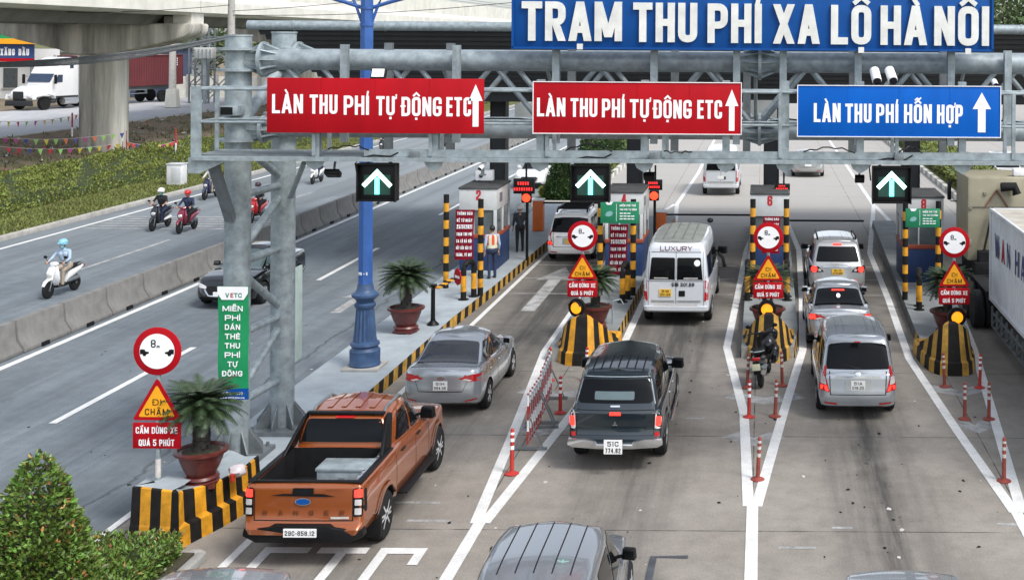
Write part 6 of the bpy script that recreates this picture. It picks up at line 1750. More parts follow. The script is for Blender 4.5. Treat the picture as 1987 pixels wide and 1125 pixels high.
for s in (1, -1):
    mb.box((s * .83, .95, 1.30), (.1, 1.6, .03), 0)
    mb.prism([(1.3, 1.29), (1.95, 1.74), (2.12, 1.78), (2.2, 1.74), (1.8, 1.30)], lambda a, b, d: Vector((s * (.80 - .12 * max(0, (b - 1.29) / .48)) + d, a, b)), -.03, .03, 0)
mb.box((0, 2.0, 1.80), (1.3, .1, .05), 0); mb.build('sports_bar', black, t_, bev=.015)
mb = MB(); mb.box((0, .2, 1.30), (1.6, .07, .03)); mb.build('tailgate_cap', black, t_, bev=.01)
mb = MB()
for k in range(7): mb.box((.745, .42 + .2 * k, 1.27), (.07, .17, .05), 0, Matrix.Rotation(R(8), 3, 'X'))
mb.build('tie_rail', chrome, t_, bev=.01)
put('roof_rib', [('T', rpoly([(x - .05, 2.2), (x + .05, 2.2), (x + .05, 3.0), (x - .05, 3.0)], .03)) for x in (-.36, -.12, .12, .36)], [orange_p], .014)
for s in (1, -1):
    mb = MB(); mb.path([(s * .60, 2.12, 1.78), (s * .60, 2.25, 1.835), (s * .59, 2.95, 1.835), (s * .575, 3.1, 1.77)], .026, 8); mb.build('roof_rail', galvd, t_)
    mb = MB(); mb.box((s * .92, 2.85, .47), (.24, 1.75, .05)); mb.bar((s * .75, 2.3, .5), (s * .9, 2.3, .47), .06, .05); mb.build('side_step', black, t_, bev=.02)
    mb = MB(); mb.box((s * .82, .80, .38), (.3, .03, .34)); mb.build('mud_flap', black, t_, bev=.01)
put('wheel_arch', [q for yc in (1.23, 4.45) for ax in 'RL' for q in [(ax, [(yc + r * math.cos(k * math.pi / 14), .395 + r * math.sin(k * math.pi / 14)) for r, ks in ((.53, range(15)), (.462, range(14, -1, -1))) for k in ks])]], [orange_p], .03)
put('brake_light', [('B', rpoly([(-.16, 1.735), (.16, 1.735), (.16, 1.765), (-.16, 1.765)], .01))], [tail_red], .02)
put('window_strip', [('B', rpoly([(-.68, 1.356), (.68, 1.356), (.67, 1.37), (-.67, 1.37)], .005))], [orange_p], .012)
bx = thing('tool_box', 'galvanised steel tool box lying in the bed of the orange pickup', 'tool box', (-6.98 + .36, 18.42 + .98, .86))
mb = MB(); mb.box((0, 0, .2), (.80, .46, .4)); mb.build('box_body', galv, bx, bev=.01)
mb = MB(); mb.box((0, 0, .42), (.84, .50, .05)); mb.build('box_lid', galv, bx, bev=.01)
mb = MB(); mb.path([(-.1, -.24, .24), (-.08, -.27, .2), (.08, -.27, .2), (.1, -.24, .24)], .012, 6); mb.box((0, -.235, .27), (.1, .02, .05)); mb.build('box_handle', galvd, bx)

S = dict(L=5.0, w=.90, wr=.375, tw=.25, paint=navy_p, zb=[(0, .48), (.4, .44), (4.6, .40), (5.0, .5)], belt=[(0, 1.14), (1.9, 1.15), (3.3, 1.12), (3.8, 1.1), (4.3, 1.06), (5.0, .92)], axles=(1.15, 4.15),
    top=[(0, 1.62), (.35, 1.78), (1.2, 1.83), (2.6, 1.81), (3.0, 1.74), (3.6, 1.35)], lower=pickup_lower(),
    gh=[(0, .08, 3.8, .835), (.25, .13, 3.55, .82), (.55, .24, 3.2, .775), (.8, .34, 2.95, .725), (.94, .42, 2.8, .69), (1, .52, 2.65, .62)],
    glass=[('rear_window', ('B', rpoly([(-.72, 1.27), (.72, 1.27), (.62, 1.67), (-.62, 1.67)], .09))), ('windscreen', ('F', rpoly([(-.64, 1.2), (.64, 1.2), (.54, 1.68), (-.54, 1.68)], .05)))]
        + sidepair('side_window', rpoly([(.45, 1.24), (1.5, 1.22), (1.52, 1.64), (.65, 1.64)], .06)) + sidepair('side_window', rpoly([(1.68, 1.2), (2.4, 1.18), (2.42, 1.66), (1.8, 1.66)], .06)) + sidepair('side_window', rpoly([(2.48, 1.18), (3.4, 1.15), (2.9, 1.62), (2.48, 1.66)], .06)),
    seams=[(1.6, .5, 1.7), (2.45, .5, 1.15), (3.35, .5, 1.1)], handles=[(1.8, 1.04), (2.6, 1.03)], handle_m=chrome, mirror=(3.15, 1.2, .1), mirror_m=black, msize=1.3, rr=.12, br=.05, tr=.03, grr=.12, plate=(('51C', '774.82'), .57, .34, .26, plate_w, True), pout=.2)
t_, bvh, put = vehicle('pickup_truck', 'dark navy pickup with hard canopy and chrome bumper in the second lane', 'pickup', (-2.73, 22.65, 0), 0, S)
put('rear_shelf', [('B', rpoly([(-.4, 1.33), (.35, 1.33), (.35, 1.47), (-.4, 1.47)], .03))], [mat('seen_through_glass', (.10, .14, .15), .3)], .012)
mb = MB()
for s in (1, -1):
    mb.prism([(s * .33, .47), (s * .33, .60), (s * .55, .64), (s * .88, .64), (s * .90, .52), (s * .8, .48)], lambda a, b, d: Vector((a, d + .1 * (abs(a) / .9) ** 3, b)), -.05, .1)
mb.box((0, -.0, .52), (.7, .1, .1)); mb.build('bumper', chrome, t_, bev=.02)
put('door_strip', bothsides(rpoly([(1.7, 1.06), (3.5, 1.04), (3.9, .75), (3.6, .6), (1.7, .62)], .05)), [purple_p], .004)
for s in (1, -1):
    f = (lambda q: q) if s > 0 else mirror
    put('tail_light', [('B', f(rpoly([(.74, .80), (.88, .82), (.88, 1.14), (.76, 1.14)], .05))), ('R' if s > 0 else 'L', rpoly([(.04, .82), (.16, .86), (.16, 1.1), (.04, 1.12)], .03))], [lens_w], .012)
    put('brake_light', [('B', f(rpoly([(.76, .86), (.86, .87), (.86, 1.04), (.77, 1.04)], .03)))], [brake], .02)
    put('reflector', [('B', f(rpoly([(.74, .67), (.83, .67), (.83, .75), (.74, .75)], .01)))], [tail_red], .014)
put('brake_light', [('B', rpoly([(-.11, 1.06), (.11, 1.06), (.10, 1.125), (-.10, 1.125)], .01))], [brake], .016)
put('tailgate_gap', [('B', [(-.72, 1.145), (.72, 1.145), (.72, 1.16), (-.72, 1.16)]), ('B', [(-.72, .68), (.72, .68), (.72, .69), (-.72, .69)]), ('B', [(-.73, .68), (-.72, .68), (-.72, 1.15), (-.73, 1.15)]), ('B', [(.72, .68), (.73, .68), (.73, 1.15), (.72, 1.15)])], [black_matte], .006)
def dia(cx, cz, a): return [(cx, cz), (cx + .028 * math.cos(a + .5), cz + .028 * math.sin(a + .5)), (cx + .055 * math.cos(a), cz + .055 * math.sin(a)), (cx + .028 * math.cos(a - .5), cz + .028 * math.sin(a - .5))]
put('badge', [('B', dia(0, .90, R(90))), ('B', dia(0, .90, R(210))), ('B', dia(0, .90, R(330)))], [chrome], .02)
put('window_trim', [('B', [(s_ * x, z) for x, z in ((.735, 1.25), (.755, 1.25), (.655, 1.66), (.638, 1.66))]) for s_ in (1, -1)] + [('B', [(-.64, 1.70), (.64, 1.70), (.62, 1.715), (-.62, 1.715)])], [galv], .012)
put('canopy_handle', [('B', rpoly([(-.09, 1.215), (.09, 1.215), (.09, 1.245), (-.09, 1.245)], .01))], [chrome], .025)
put('roof_rib', [('T', rpoly([(x - .012, .55), (x + .012, .55), (x + .012, 1.35), (x - .012, 1.35)], .01)) for x in (-.48, -.32, -.16, 0, .16, .32, .48)], [black_matte], .008)
for s in (1, -1):
    mb = MB(); mb.path([(s * .60, .42, 1.75), (s * .62, 1.2, 1.80), (s * .60, 2.3, 1.80)], .022, 8); mb.build('roof_rail', galvd, t_)
    mb = MB(); mb.tube((s * .93, 1.75, .46), (s * .93, 3.5, .46), .04, n=10); mb.build('side_step', chrome, t_)
put('wheel_arch', [q for yc in (1.15, 4.15) for ax in 'RL' for q in [(ax, [(yc + r * math.cos(k * math.pi / 14), .375 + r * math.sin(k * math.pi / 14)) for r, ks in ((.53, range(15)), (.44, range(14, -1, -1))) for k in ks])]], [galvd], .025)

# ------------------------------------------------------------------ container lorries
def container(t_, x0, x1, y0, y1, z0, z1, m, corner=None):
    mb = MB(); n = max(4, int((y1 - y0) / .14))
    vs = []
    for s, xx in ((1, x1), (-1, x0)):
        o = len(mb.v)
        for i in range(n * 2 + 1):
            y = y0 + (y1 - y0) * i / (n * 2); dx = (0, .035)[(i // 2) % 2] if i % 2 else (0, .035)[(i // 2) % 2]
            mb.v += [(xx - s * dx, y, z0 + .1), (xx - s * dx, y, z1 - .08)]
        for i in range(n * 2): mb.f.append([o + 2 * i, o + 2 * i + 2, o + 2 * i + 3, o + 2 * i + 1]); mb.m.append(0)
    mb.add([(x0, y0, z0), (x1, y0, z0), (x1, y0, z1), (x0, y0, z1), (x0, y1, z0), (x1, y1, z0), (x1, y1, z1), (x0, y1, z1)], [(0, 1, 2, 3), (7, 6, 5, 4), (0, 4, 5, 1)])
    mb.add([(x0 + .05, y0 + .05, z1 - .02), (x1 - .05, y0 + .05, z1 - .02), (x1 - .05, y1 - .05, z1 - .02), (x0 + .05, y1 - .05, z1 - .02)], [(0, 1, 2, 3)], 1)
    mb.build('container_panel', [m, mat('container_roof', (.42, .39, .33), .8, 0, .2, 2)], t_, sm=0)
    mb = MB()
    for x in (x0, x1):
        for y in (y0, y1): mb.box((x, y, (z0 + z1) / 2), (.1, .1, z1 - z0))
        mb.box((x, (y0 + y1) / 2, z0 + .06), (.08, y1 - y0, .12)); mb.box((x, (y0 + y1) / 2, z1 - .05), (.08, y1 - y0, .1))
    for y in (y0, y1): mb.box(((x0 + x1) / 2, y, z1 - .05), (x1 - x0, .08, .1)); mb.box(((x0 + x1) / 2, y, z0 + .06), (x1 - x0, .08, .12))
    mb.build('container_frame', m, t_, bev=.008)
khaki = mat('khaki_paint', (.29, .265, .185), .6, 0, .12, 2)
truckwhite = mat('container_white', (.62, .64, .65), .55, 0, .14, 1.5, detail=8)
TX, TY = 6.3, 33.2
t_ = thing('container_lorry', 'articulated lorry with khaki cab and white container standing beside booth 8', 'lorry', (7.5, 30, 0))
def tb(mb, nm, m, **k):
    o = mb.build(nm, m, t_, **k); o.matrix_parent_inverse = Matrix.Translation((-7.5, -30, 0)); return o
tc_ = bpy.data.objects.new('container', None); COL.objects.link(tc_); tc_.parent = t_; tc_.matrix_parent_inverse = Matrix.Translation((-7.5, -30, 0)); KIDS.setdefault(t_, []).append(tc_)
container(tc_, TX, TX + 2.44, TY - 12.2, TY, 1.05, 3.56, truckwhite)
mb = MB(); yy = TY - .55
for i, c in enumerate('WAN HAI'):
    if c == ' ': yy -= .3; continue
    w_ = .62 if c in 'W' else .42
    text(mb, c, 0, w_, 2.35, .62, lambda a, b, d: Vector((TX - .012, yy - a, b)), 1 if c == 'A' and i == 1 else 0, .16)
    yy -= w_ + .28
mb.build('lettering', [mat('lettering_navy', (.02, .04, .14), .5), sign_red], tc_, fix=False, sm=0)
mb = MB()
for x in (TX + .7, TX + 1.7): mb.box((x, TY - 5.5, .93), (.14, 13, .22))
mb.box((TX + 1.2, TY - 5, .8), (1.0, 11, .1)); tb(mb, 'chassis', steel_dark)
mb = MB()                                                                  # side guard lattice
for z in (.42, .78): mb.bar((TX - .02, TY - .3, z), (TX - .02, TY - 8.2, z), .05, .04)
y = TY - .3
while y > TY - 8.2:
    mb.bar((TX - .02, y, .40), (TX - .02, y, .95), .05, .05); mb.bar((TX - .02, y, .42), (TX - .02, y - .65, .78), .035, .035); y -= .65
tb(mb, 'side_guard', galvd)
def big_wheel(x, y, z=.52, r=.52, w=.3, parent=None, rimm=None, inv=None):
    key = ('big', r, w)
    if key not in WM:
        a = MB(); a.lathe([(r * .55, -w / 2), (r * .92, -w / 2), (r, -w * .3), (r, w * .3), (r * .92, w / 2), (r * .55, w / 2)], n=32, axis='X')
        b = MB(); b.lathe([(r * .58, w * .45), (r * .5, w * .48), (r * .42, w * .1), (r * .2, w * .15), (r * .18, w * .5), (.0001, w * .5)], n=24, axis='X')
        WM[key] = (a.mesh('tyre', rubber), b.mesh('rim', mat('lorry_rim', (.42, .42, .40), .5, .1, .25, 6)))
    o = link('wheel', WM[key][0], parent, (x, y, z)); o.matrix_parent_inverse = inv or Matrix()
    rm = link('rim', WM[key][1], o)
    return o
iv = Matrix.Translation((-7.5, -30, 0))
for y in (TY - 4.9, TY - 6.2): big_wheel(TX + .15, y, parent=t_, inv=iv).children; big_wheel(TX + 2.3, y, parent=t_, inv=iv)
CY = 36.9
for y in (CY - 1.2, CY - 2.4):
    for dx in (-.18, .16): big_wheel(TX - .02 + dx + .05, y, .53, .53, .3, t_, inv=iv)
    big_wheel(TX + 2.3, y, .53, .53, .3, t_, inv=iv)
for dx in (0,): big_wheel(TX + .05, CY + 1.6, .53, .53, .3, t_, inv=iv)
mb = MB()
mb.box((TX + 1.22, CY + 1.1, 2.72), (2.5, 2.2, 2.56)); tb(mb, 'cab', khaki, bev=.08)
mb = MB(); mb.box((TX + 1.2, CY + .9, 1.1), (2.1, 2.4, .7)); mb.box((TX + .35, CY - .35, 1.25), (.5, .5, .5)); mb.box((TX + 1.3, CY - .5, 1.35), (.7, .5, .35)); mb.tube((TX + .5, CY - .9, 1.2), (TX + 1.9, CY - .9, 1.2), .16, n=12); tb(mb, 'engine_bay', black_matte, bev=.03)
mb = MB()
for z in (1.2, 3.1): mb.box((TX + 1.2, CY - .01, z), (2.3, .03, .05))
mb.box((TX + .06, CY - .02, 3.05), (.1, .05, .08)); mb.box((TX + .5, CY - .02, 3.5), (.1, .05, .1)); mb.box((TX + .06, CY - .02, 2.0), (.08, .05, .18)); tb(mb, 'cab_ribs', mat('khaki_dark', (.2, .185, .14), .7), bev=.005)
mb = MB(); mb.bar((TX + .5, CY - .03, 3.1), (TX + .85, CY - .03, 3.6), .05, .04); mb.bar((TX + .85, CY - .03, 3.6), (TX + 1.2, CY - .03, 3.1), .05, .04); tb(mb, 'cab_brace', mat('rust_red', (.2, .09, .05), .8))
mb = MB(); mb.path([(TX + .95, CY - .2, 3.72), (TX + 1.35, CY - .2, 3.74), (TX + 1.42, CY - .25, 3.5)], .14, 12); mb.path([(TX + .7, CY - .15, 3.0), (TX + .55, CY - .2, 2.3), (TX + .4, CY - .3, 1.7), (TX + .5, CY - .6, 1.3)], .035, 8); mb.path([(TX + .8, CY - .15, 3.0), (TX + .75, CY - .2, 2.3), (TX + .8, CY - .3, 1.7), (TX + .7, CY - .6, 1.3)], .035, 8)
mb.box((TX + .6, CY - .3, 1.55), (.7, .4, .5)); tb(mb, 'intake_hose', black_matte)
mb = MB(); mb.box((TX + 1.2, CY - 1.8, .95), (2.0, 3.6, .14)); mb.box((TX + .3, CY - 1.8, 1.13), (.62, 2.5, .03)); tb(mb, 'mudguard', steel_dark, bev=.01)
mb = MB(); mb.box((TX + 1.9, CY + .3, 4.12), (1.0, .3, .22)); tb(mb, 'roof_lamp', white_paint, bev=.04)
mb = MB(); mb.box((TX - .28, CY + 2.0, 3.35), (.1, .22, .6)); mb.bar((TX - .25, CY + 2.0, 3.6), (TX + .05, CY + 2.0, 3.7), .03, .03); mb.bar((TX - .25, CY + 2.0, 3.0), (TX + .05, CY + 2.0, 3.0), .03, .03); tb(mb, 'side_mirror', black, bev=.03)

# maroon container lorry on the far side road
pr, pf = G(318, 196, 2.1), G(55, 214, 2.1)
dv = (pf - pr); ang = math.atan2(dv.y, dv.x) - math.pi / 2
t_ = thing('container_lorry', 'white bonneted lorry pulling a maroon container on the side road behind the viaduct pier', 'lorry', (pf.x - .5, pf.y - .6, 2.08), ang)
t_.scale = (1.09, 1.09, 1.09)
# local frame: +Y forward, the front bumper at y = 0
maroon = mat('container_maroon', (.12, .022, .026), .6, 0, .15, 1.2, detail=7)
tc_ = bpy.data.objects.new('container', None); COL.objects.link(tc_); tc_.parent = t_; KIDS.setdefault(t_, []).append(tc_)
container(tc_, -1.22, 1.22, -16.6, -5.2, 1.45, 4.05, maroon)
mb = MB()
for k, c in enumerate('TEX'): text(mb, c, 0, .3, 3.4 - k * .42, .34, lambda a, b, d: Vector((-1.24, -5.7 - a, b)), 0, .2)
for k in range(4): mb.box((-1.235, -16.0 + .1, 3.7 - k * .18), (.008, .1, .12), 0)
mb.box((-1.235, -15.6, 2.9), (.008, .3, .25), 1); mb.build('lettering', [white_letter, sign_yellow], tc_, sm=0)
mb = MB(); mb.box((0, -9.5, 1.25), (1.0, 14, .3)); mb.box((-1.15, -10.6, .85), (.05, 3.4, .08)); mb.box((-1.15, -10.6, 1.15), (.05, 3.4, .08)); mb.box((-1.15, -9, 1.0), (.05, .08, .4)); mb.box((-1.15, -12.2, 1.0), (.05, .08, .4)); mb.box((0, -3.8, .95), (.9, 5.5, .25)); mb.build('chassis', galvd, t_)
wl_ = MB(); wl_.lathe([(.3, -.14), (.5, -.14), (.52, -.08), (.52, .08), (.5, .14), (.3, .14)], n=26, axis='X'); wlm = wl_.mesh('tyre', rubber)
wr_ = MB(); wr_.lathe([(.32, .12), (.28, .13), (.24, .02), (.1, .04), (.09, .14), (.0001, .14)], n=20, axis='X'); wrm = wr_.mesh('rim', MATS['lorry_rim'])
for y in (-1.3, -5.6, -6.9, -14.2, -15.5):
    for s in (1, -1):
        o = link('wheel', wlm, t_, (s * 1.08, y, .52)); r_ = link('rim', wrm, o)
        if s < 0: r_.rotation_euler = (0, 0, math.pi)
mb = MB()
def sect(y, w, z0, z1, r=.12):
    return [(-w, y, z0), (w, y, z0), (w, y, z1 - r), (w - r, y, z1), (-w + r, y, z1), (-w, y, z1 - r)]
mb.loft([sect(-4.6, 1.2, 1.0, 3.85), sect(-3.9, 1.2, 1.0, 3.95), sect(-3.2, 1.18, 1.0, 3.75), sect(-2.7, 1.16, 1.0, 3.2), sect(-2.35, 1.14, 1.0, 2.75), sect(-2.0, 1.1, 1.0, 2.05), sect(-1.9, .98, 1.0, 1.92), sect(-.9, .88, .95, 1.78), sect(-.2, .80, .9, 1.5), sect(-.05, .74, .9, 1.3)])
mb.build('cab', white_p, t_, bev=.03)
mb = MB(); mb.box((0, -.1, .55), (2.3, .3, .42), top=(.96, .8)); mb.build('bumper', steel_dark, t_, bev=.05)
mb = MB(); mb.box((0, -.03, 1.12), (.9, .06, .62)); mb.build('grille', steel_dark, t_, bev=.02)
for s in (1, -1):
    mb = MB(); mb.loft([[(s * 1.18 + dx, y, z) for dx, y, z in ((-.3, a, b), (.04, a, b), (.04, a, b - .12), (-.3, a, b - .12))] for a, b in ((-2.0, .95), (-1.85, 1.2), (-1.3, 1.32), (-.75, 1.22), (-.2, 1.2), (-.12, .95))]); mb.build('front_fender', white_p, t_)
    mb = MB(); mb.tube((s * 1.1, -4.75, .8), (s * 1.1, -4.75, 4.1), .09, n=10); mb.build('exhaust_stack', chrome, t_)
    mb = MB(); mb.sphere((s * .82, -.12, 1.08), .17, 0, 12, (1, .6, .8)); mb.build('headlight', lens_w, t_)
    mb = MB(); mb.box((s * 1.42, -2.05, 2.3), (.12, .2, .7)); mb.bar((s * 1.1, -2.1, 2.5), (s * 1.4, -2.05, 2.5), .04, .04); mb.build('side_mirror', black, t_, bev=.03)
mb = MB(); M = Matrix.Rotation(R(32), 3, 'X')
mb.add([(-1.02, -1.97, 2.06), (1.02, -1.97, 2.06), (1.06, -2.36, 2.68), (-1.06, -2.36, 2.68)], [(0, 1, 2, 3)]); mb.v = [(x, y + .04, z + .03) for x, y, z in mb.v]; mb.build('windscreen', mat('lorry_glass', (.03, .05, .09), .1, 0, .1, 2), t_, fix=False)
for s in (1, -1):
    mb = MB(); mb.add([(s * 1.17, -2.3, 2.05), (s * 1.17, -3.0, 2.05), (s * 1.19, -3.0, 2.62), (s * 1.17, -2.55, 2.62)], [(0, 1, 2, 3)]); mb.v = [(x + s * .02, y, z) for x, y, z in mb.v]; mb.build('side_window', MATS['lorry_glass'], t_, fix=False)
    mb = MB(); mb.box((s * 1.21, -3.9, 3.25), (.02, .35, .3)); mb.build('sleeper_window', MATS['lorry_glass'], t_)
    mb = MB(); mb.tube((s * 1.0, -3.2, .6), (s * 1.0, -4.6, .6), .28, n=16); mb.build('fuel_tank', chrome, t_)

# ------------------------------------------------------------------ people: one skin over capsule limbs
skin = mat('skin', (.42, .25, .17), .6, 0, .08, 6)
hair_m = mat('black_hair', (.012, .010, .009), .55, 0, .2, 20)
def cap_dist(p, a, b, r1, r2):
    ab = b - a; t_ = max(0, min(1, (p - a).dot(ab) / max(1e-9, ab.length_squared)))
    return (p - a - ab * t_).length - (r1 + (r2 - r1) * t_)
SPH = []
for i in range(7):
    for k in range(12):
        th, ph = math.pi * (i + .5) / 7, 2 * math.pi * k / 12
        SPH.append(Vector((math.sin(th) * math.cos(ph), math.sin(th) * math.sin(ph), math.cos(th))))
def person(name, label, J, mats, loc, rz, helmet=None, hair=True, vest=None, face_mask=None, group=None):
    # J: list of (a, b, ra, rb, material index)
    bm = bmesh.new()
    for a, b, ra, rb, mi in J:
        vs = [bm.verts.new(Vector(a) + q * ra) for q in SPH] + [bm.verts.new(Vector(b) + q * rb) for q in SPH]
        bmesh.ops.convex_hull(bm, input=vs)
    loose = [v for v in bm.verts if not v.link_faces]
    bmesh.ops.delete(bm, geom=loose, context='VERTS')
    me = bpy.data.meshes.new('p'); bm.to_mesh(me); bm.free()
    o = bpy.data.objects.new('tmp', me); COL.objects.link(o)
    md = o.modifiers.new('r', 'REMESH'); md.mode = 'VOXEL'; md.voxel_size = .0135
    ms = o.modifiers.new('s', 'SMOOTH'); ms.factor = .5; ms.iterations = 3
    dg = bpy.context.evaluated_depsgraph_get(); dg.update()
    new = bpy.data.meshes.new_from_object(o.evaluated_get(dg)); bpy.data.objects.remove(o, do_unlink=True)
    new.name = 'body'
    new.materials.clear()
    for m in mats: new.materials.append(m)
    caps = [(Vector(a), Vector(b), ra, rb, mi) for a, b, ra, rb, mi in J]
    for pl_ in new.polygons:
        c = pl_.center
        pl_.material_index = min(caps, key=lambda q: cap_dist(c, *q[:4]))[4]
        pl_.use_smooth = True
    t_ = thing(name, label, 'person', loc, rz, group)
    link('body', new, t_)
    hd = [c for c in J if c[4] == 0 and c[2] > .085][0]
    hc = (Vector(hd[0]) + Vector(hd[1])) / 2
    if hair and not helmet:
        mb = MB(); mb.sphere(hc + Vector((0, -.025, .03)), .108, 0, 18, (.88, 1.0, 1.0), 12)
        keep = [i for i, p in enumerate(mb.v) if not (p[1] > hc.y + .045 and p[2] < hc.z + .055) and p[2] > hc.z - .05]
        ks = set(keep); mp = {j: k for k, j in enumerate(keep)}
        fs = [[mp[i] for i in f] for f in mb.f if all(i in ks for i in f)]
        h2 = MB(); h2.add([mb.v[i] for i in keep], fs); h2.build('hair', hair_m, t_, fix=False)
    if helmet:
        mb = MB(); mb.lathe([(.126, -.05), (.134, .0), (.128, .05), (.106, .092), (.06, .12), (.0001, .13)], hc + Vector((0, -.01, .03)), 22)
        mb.v = [(x, hc.y + (y - hc.y) * 1.13, z) for x, y, z in mb.v]
        mb.add([hc + Vector(q) for q in ((-.095, .085, .045), (.095, .085, .045), (.075, .17, .02), (-.075, .17, .02), (-.095, .085, .06), (.095, .085, .06), (.075, .17, .03), (-.075, .17, .03))], [(0, 1, 2, 3), (7, 6, 5, 4), (2, 6, 7, 3), (0, 3, 7, 4), (1, 5, 6, 2)])
        mb.build('helmet', helmet, t_)
        mb = MB(); mb.path([hc + Vector((-.095, .02, .0)), hc + Vector((-.07, .045, -.10)), hc + Vector((0, .06, -.135)), hc + Vector((.07, .045, -.10)), hc + Vector((.095, .02, 0))], .008, 6); mb.build('chin_strap', black, t_)
    if vest:
        a, b = vest
        mb = MB()
        rings = []
        for z, rx, ry, dy in ((.98, .175, .125, .0), (1.1, .18, .128, .005), (1.25, .195, .132, .01), (1.38, .185, .115, .0), (1.43, .13, .09, -.01)):
            rings.append([(rx * math.cos(k * math.pi / 12), ry * math.sin(k * math.pi / 12) + dy, z) for k in range(24)])
        mb.loft(rings, 0, cap=False)
        for i, f in enumerate(mb.f): mb.m[i] = 1 if i // 24 in (0,) or (i % 24) in (3, 4, 7, 8, 15, 16, 19, 20) else 0
        mb.build('vest', [a, b], t_, fix=False)
    return t_
def hand(J, w, d, side, curl, mi=0):
    # palm along d from the wrist w, five fingers bent by curl towards the palm side, thumb from the side near the wrist
    d = Vector(d).normalized(); w = Vector(w); side = Vector(side).normalized(); pn = d.cross(side).normalized()
    pe = w + d * .085
    J.append((w, pe, .028, .034, mi))
    for k, (o, L) in enumerate(((-.03, .075), (-.011, .085), (.009, .08), (.028, .062))):
        b = pe + side * o - d * .01
        e1 = (d * math.cos(curl * .6) + pn * math.sin(curl * .6)); e2 = (d * math.cos(curl * 1.7) + pn * math.sin(curl * 1.7))
        m = b + e1 * L * .55; t_ = m + e2 * L * .5
        J.append((b, m, .0115, .011, mi)); J.append((m, t_, .011, .009, mi))
    tb_ = w + d * .025 - side * .03
    J.append((tb_, tb_ - side * .035 + d * .03, .014, .012, mi)); J.append((tb_ - side * .035 + d * .03, tb_ - side * .03 + d * .06 + pn * .015, .012, .010, mi))
def head(J, c, mask=None):
    c = Vector(c)
    V = lambda x, y, z: c + Vector((x, y, z))
    J.append((V(0, -.012, .025), V(0, .012, .03), .098, .09, 0)); J.append((V(0, .025, -.04), V(0, .045, -.075), .068, .042, 0 if mask is None else mask))
    J.append((V(0, .088, .01), V(0, .112, -.022), .012, .016, 0 if mask is None else mask))
    for s in (1, -1):
        J.append((V(s * .092, -.01, .0), V(s * .096, -.015, .03), .012, .016, 0)); J.append((V(s * .034, .088, .018), V(s * .036, .088, .018), .012, .012, 4))
    J.append((V(-.022, .098, -.055), V(.022, .098, -.055), .008, .008, 5 if mask is None else mask))
lip = mat('lips', (.30, .12, .10), .5); eye_m = mat('eyes', (.02, .015, .012), .3)
def standing(label, loc, rz, shirt, pants, shoes, lean=0.0, armf=.1, vest=None, helmet=None, hair=True):
    J = []
    pv, ch, nk, hd = (0, 0, .93), (0, .0, 1.25), (0, -.01, 1.45), (0, .02, 1.58)
    J.append(((0, 0, .95), (0, -.005, 1.12), .128, .118, 1)); J.append(((-.05, .0, 1.14), (-.07, .01, 1.3), .11, .115, 1)); J.append(((.05, .0, 1.14), (.07, .01, 1.3), .11, .115, 1))
    J.append(((-.15, 0, 1.385), (.15, 0, 1.385), .062, .062, 1)); J.append(((0, -.01, 1.36), (0, .005, 1.5), .075, .052, 0)); J.append(((0, 0, 1.36), (0, 0, 1.42), .085, .07, 1))
    head(J, hd)
    J.append(((-.06, -.02, .92), (.06, -.02, .92), .125, .125, 2))
    for s in (1, -1):
        sh = Vector((s * .19, 0, 1.385)); el = Vector((s * .235, -.03, 1.10)); wr = Vector((s * .23, armf, .87))
        J.append((sh, el, .056, .045, 1)); J.append((el, el.lerp(wr, .55), .044, .038, 1)); J.append((el.lerp(wr, .5), wr, .035, .026, 0))
        hand(J, wr, (0, armf * .4, -1), (0, 1, 0) if s > 0 else (0, 1, 0), .35 * s)
        hp = Vector((s * .085, 0, .9)); kn = Vector((s * .1, .02 + .03 * s, .49)); an = Vector((s * .11, -.02 + .05 * s, .09))
        J.append((hp, kn, .092, .064, 2)); J.append((kn, an, .062, .048, 2))
        J.append((an + Vector((0, -.02, -.045)), an + Vector((0, .16, -.055)), .042, .036, 3))
    return person('person', label, J, [skin, shirt, pants, shoes, eye_m, lip], loc, rz, vest=vest, helmet=helmet, hair=hair)
def riding(label, loc, rz, shirt, pants, shoes, helmet, mask=None, seat=.80, sleeves=True):
    J = []
    hp0 = Vector((0, -.12, seat + .06))
    J.append(((-.07, -.12, seat + .08), (.07, -.12, seat + .08), .122, .122, 2))
    J.append(((0, -.10, seat + .12), (0, -.03, seat + .32), .122, .125, 1)); J.append(((-.06, -.03, seat + .3), (-.08, .02, seat + .46), .108, .11, 1)); J.append(((.06, -.03, seat + .3), (.08, .02, seat + .46), .108, .11, 1))
    J.append(((-.15, .02, seat + .555), (.15, .02, seat + .555), .06, .06, 1)); J.append(((0, .01, seat + .54), (0, .05, seat + .68), .07, .052, 0 if mask is None else 6)); J.append(((0, .01, seat + .52), (0, .025, seat + .6), .085, .07, 1))
    head(J, (0, .075, seat + .755), None if mask is None else 6)
    for s in (1, -1):
        sh = Vector((s * .19, .02, seat + .55)); el = Vector((s * .29, .17, seat + .34)); wr = Vector((s * .275, .37, seat + .27))
        J.append((sh, el, .055, .046, 1)); J.append((el, wr, .043, .03, 1 if sleeves else 0)); hand(J, wr, (0, .93, -.15), (s, 0, 0), 1.0 * s)
        hp = Vector((s * .09, -.1, seat + .05)); kn = Vector((s * .155, .30, seat - .02)); an = Vector((s * .13, .28, .37))
        J.append((hp, kn, .092, .066, 2)); J.append((kn, an, .062, .048, 2)); J.append((an + Vector((0, -.02, -.04)), an + Vector((0, .17, -.05)), .042, .036, 3))
    return person('person', label, J, [skin, shirt, pants, shoes, eye_m, lip, mask or skin], loc, rz, helmet=helmet, group='riders on the opposite road')
fab = lambda n, c: mat('cloth_' + n, c, .85, 0, .18, 9, .1)
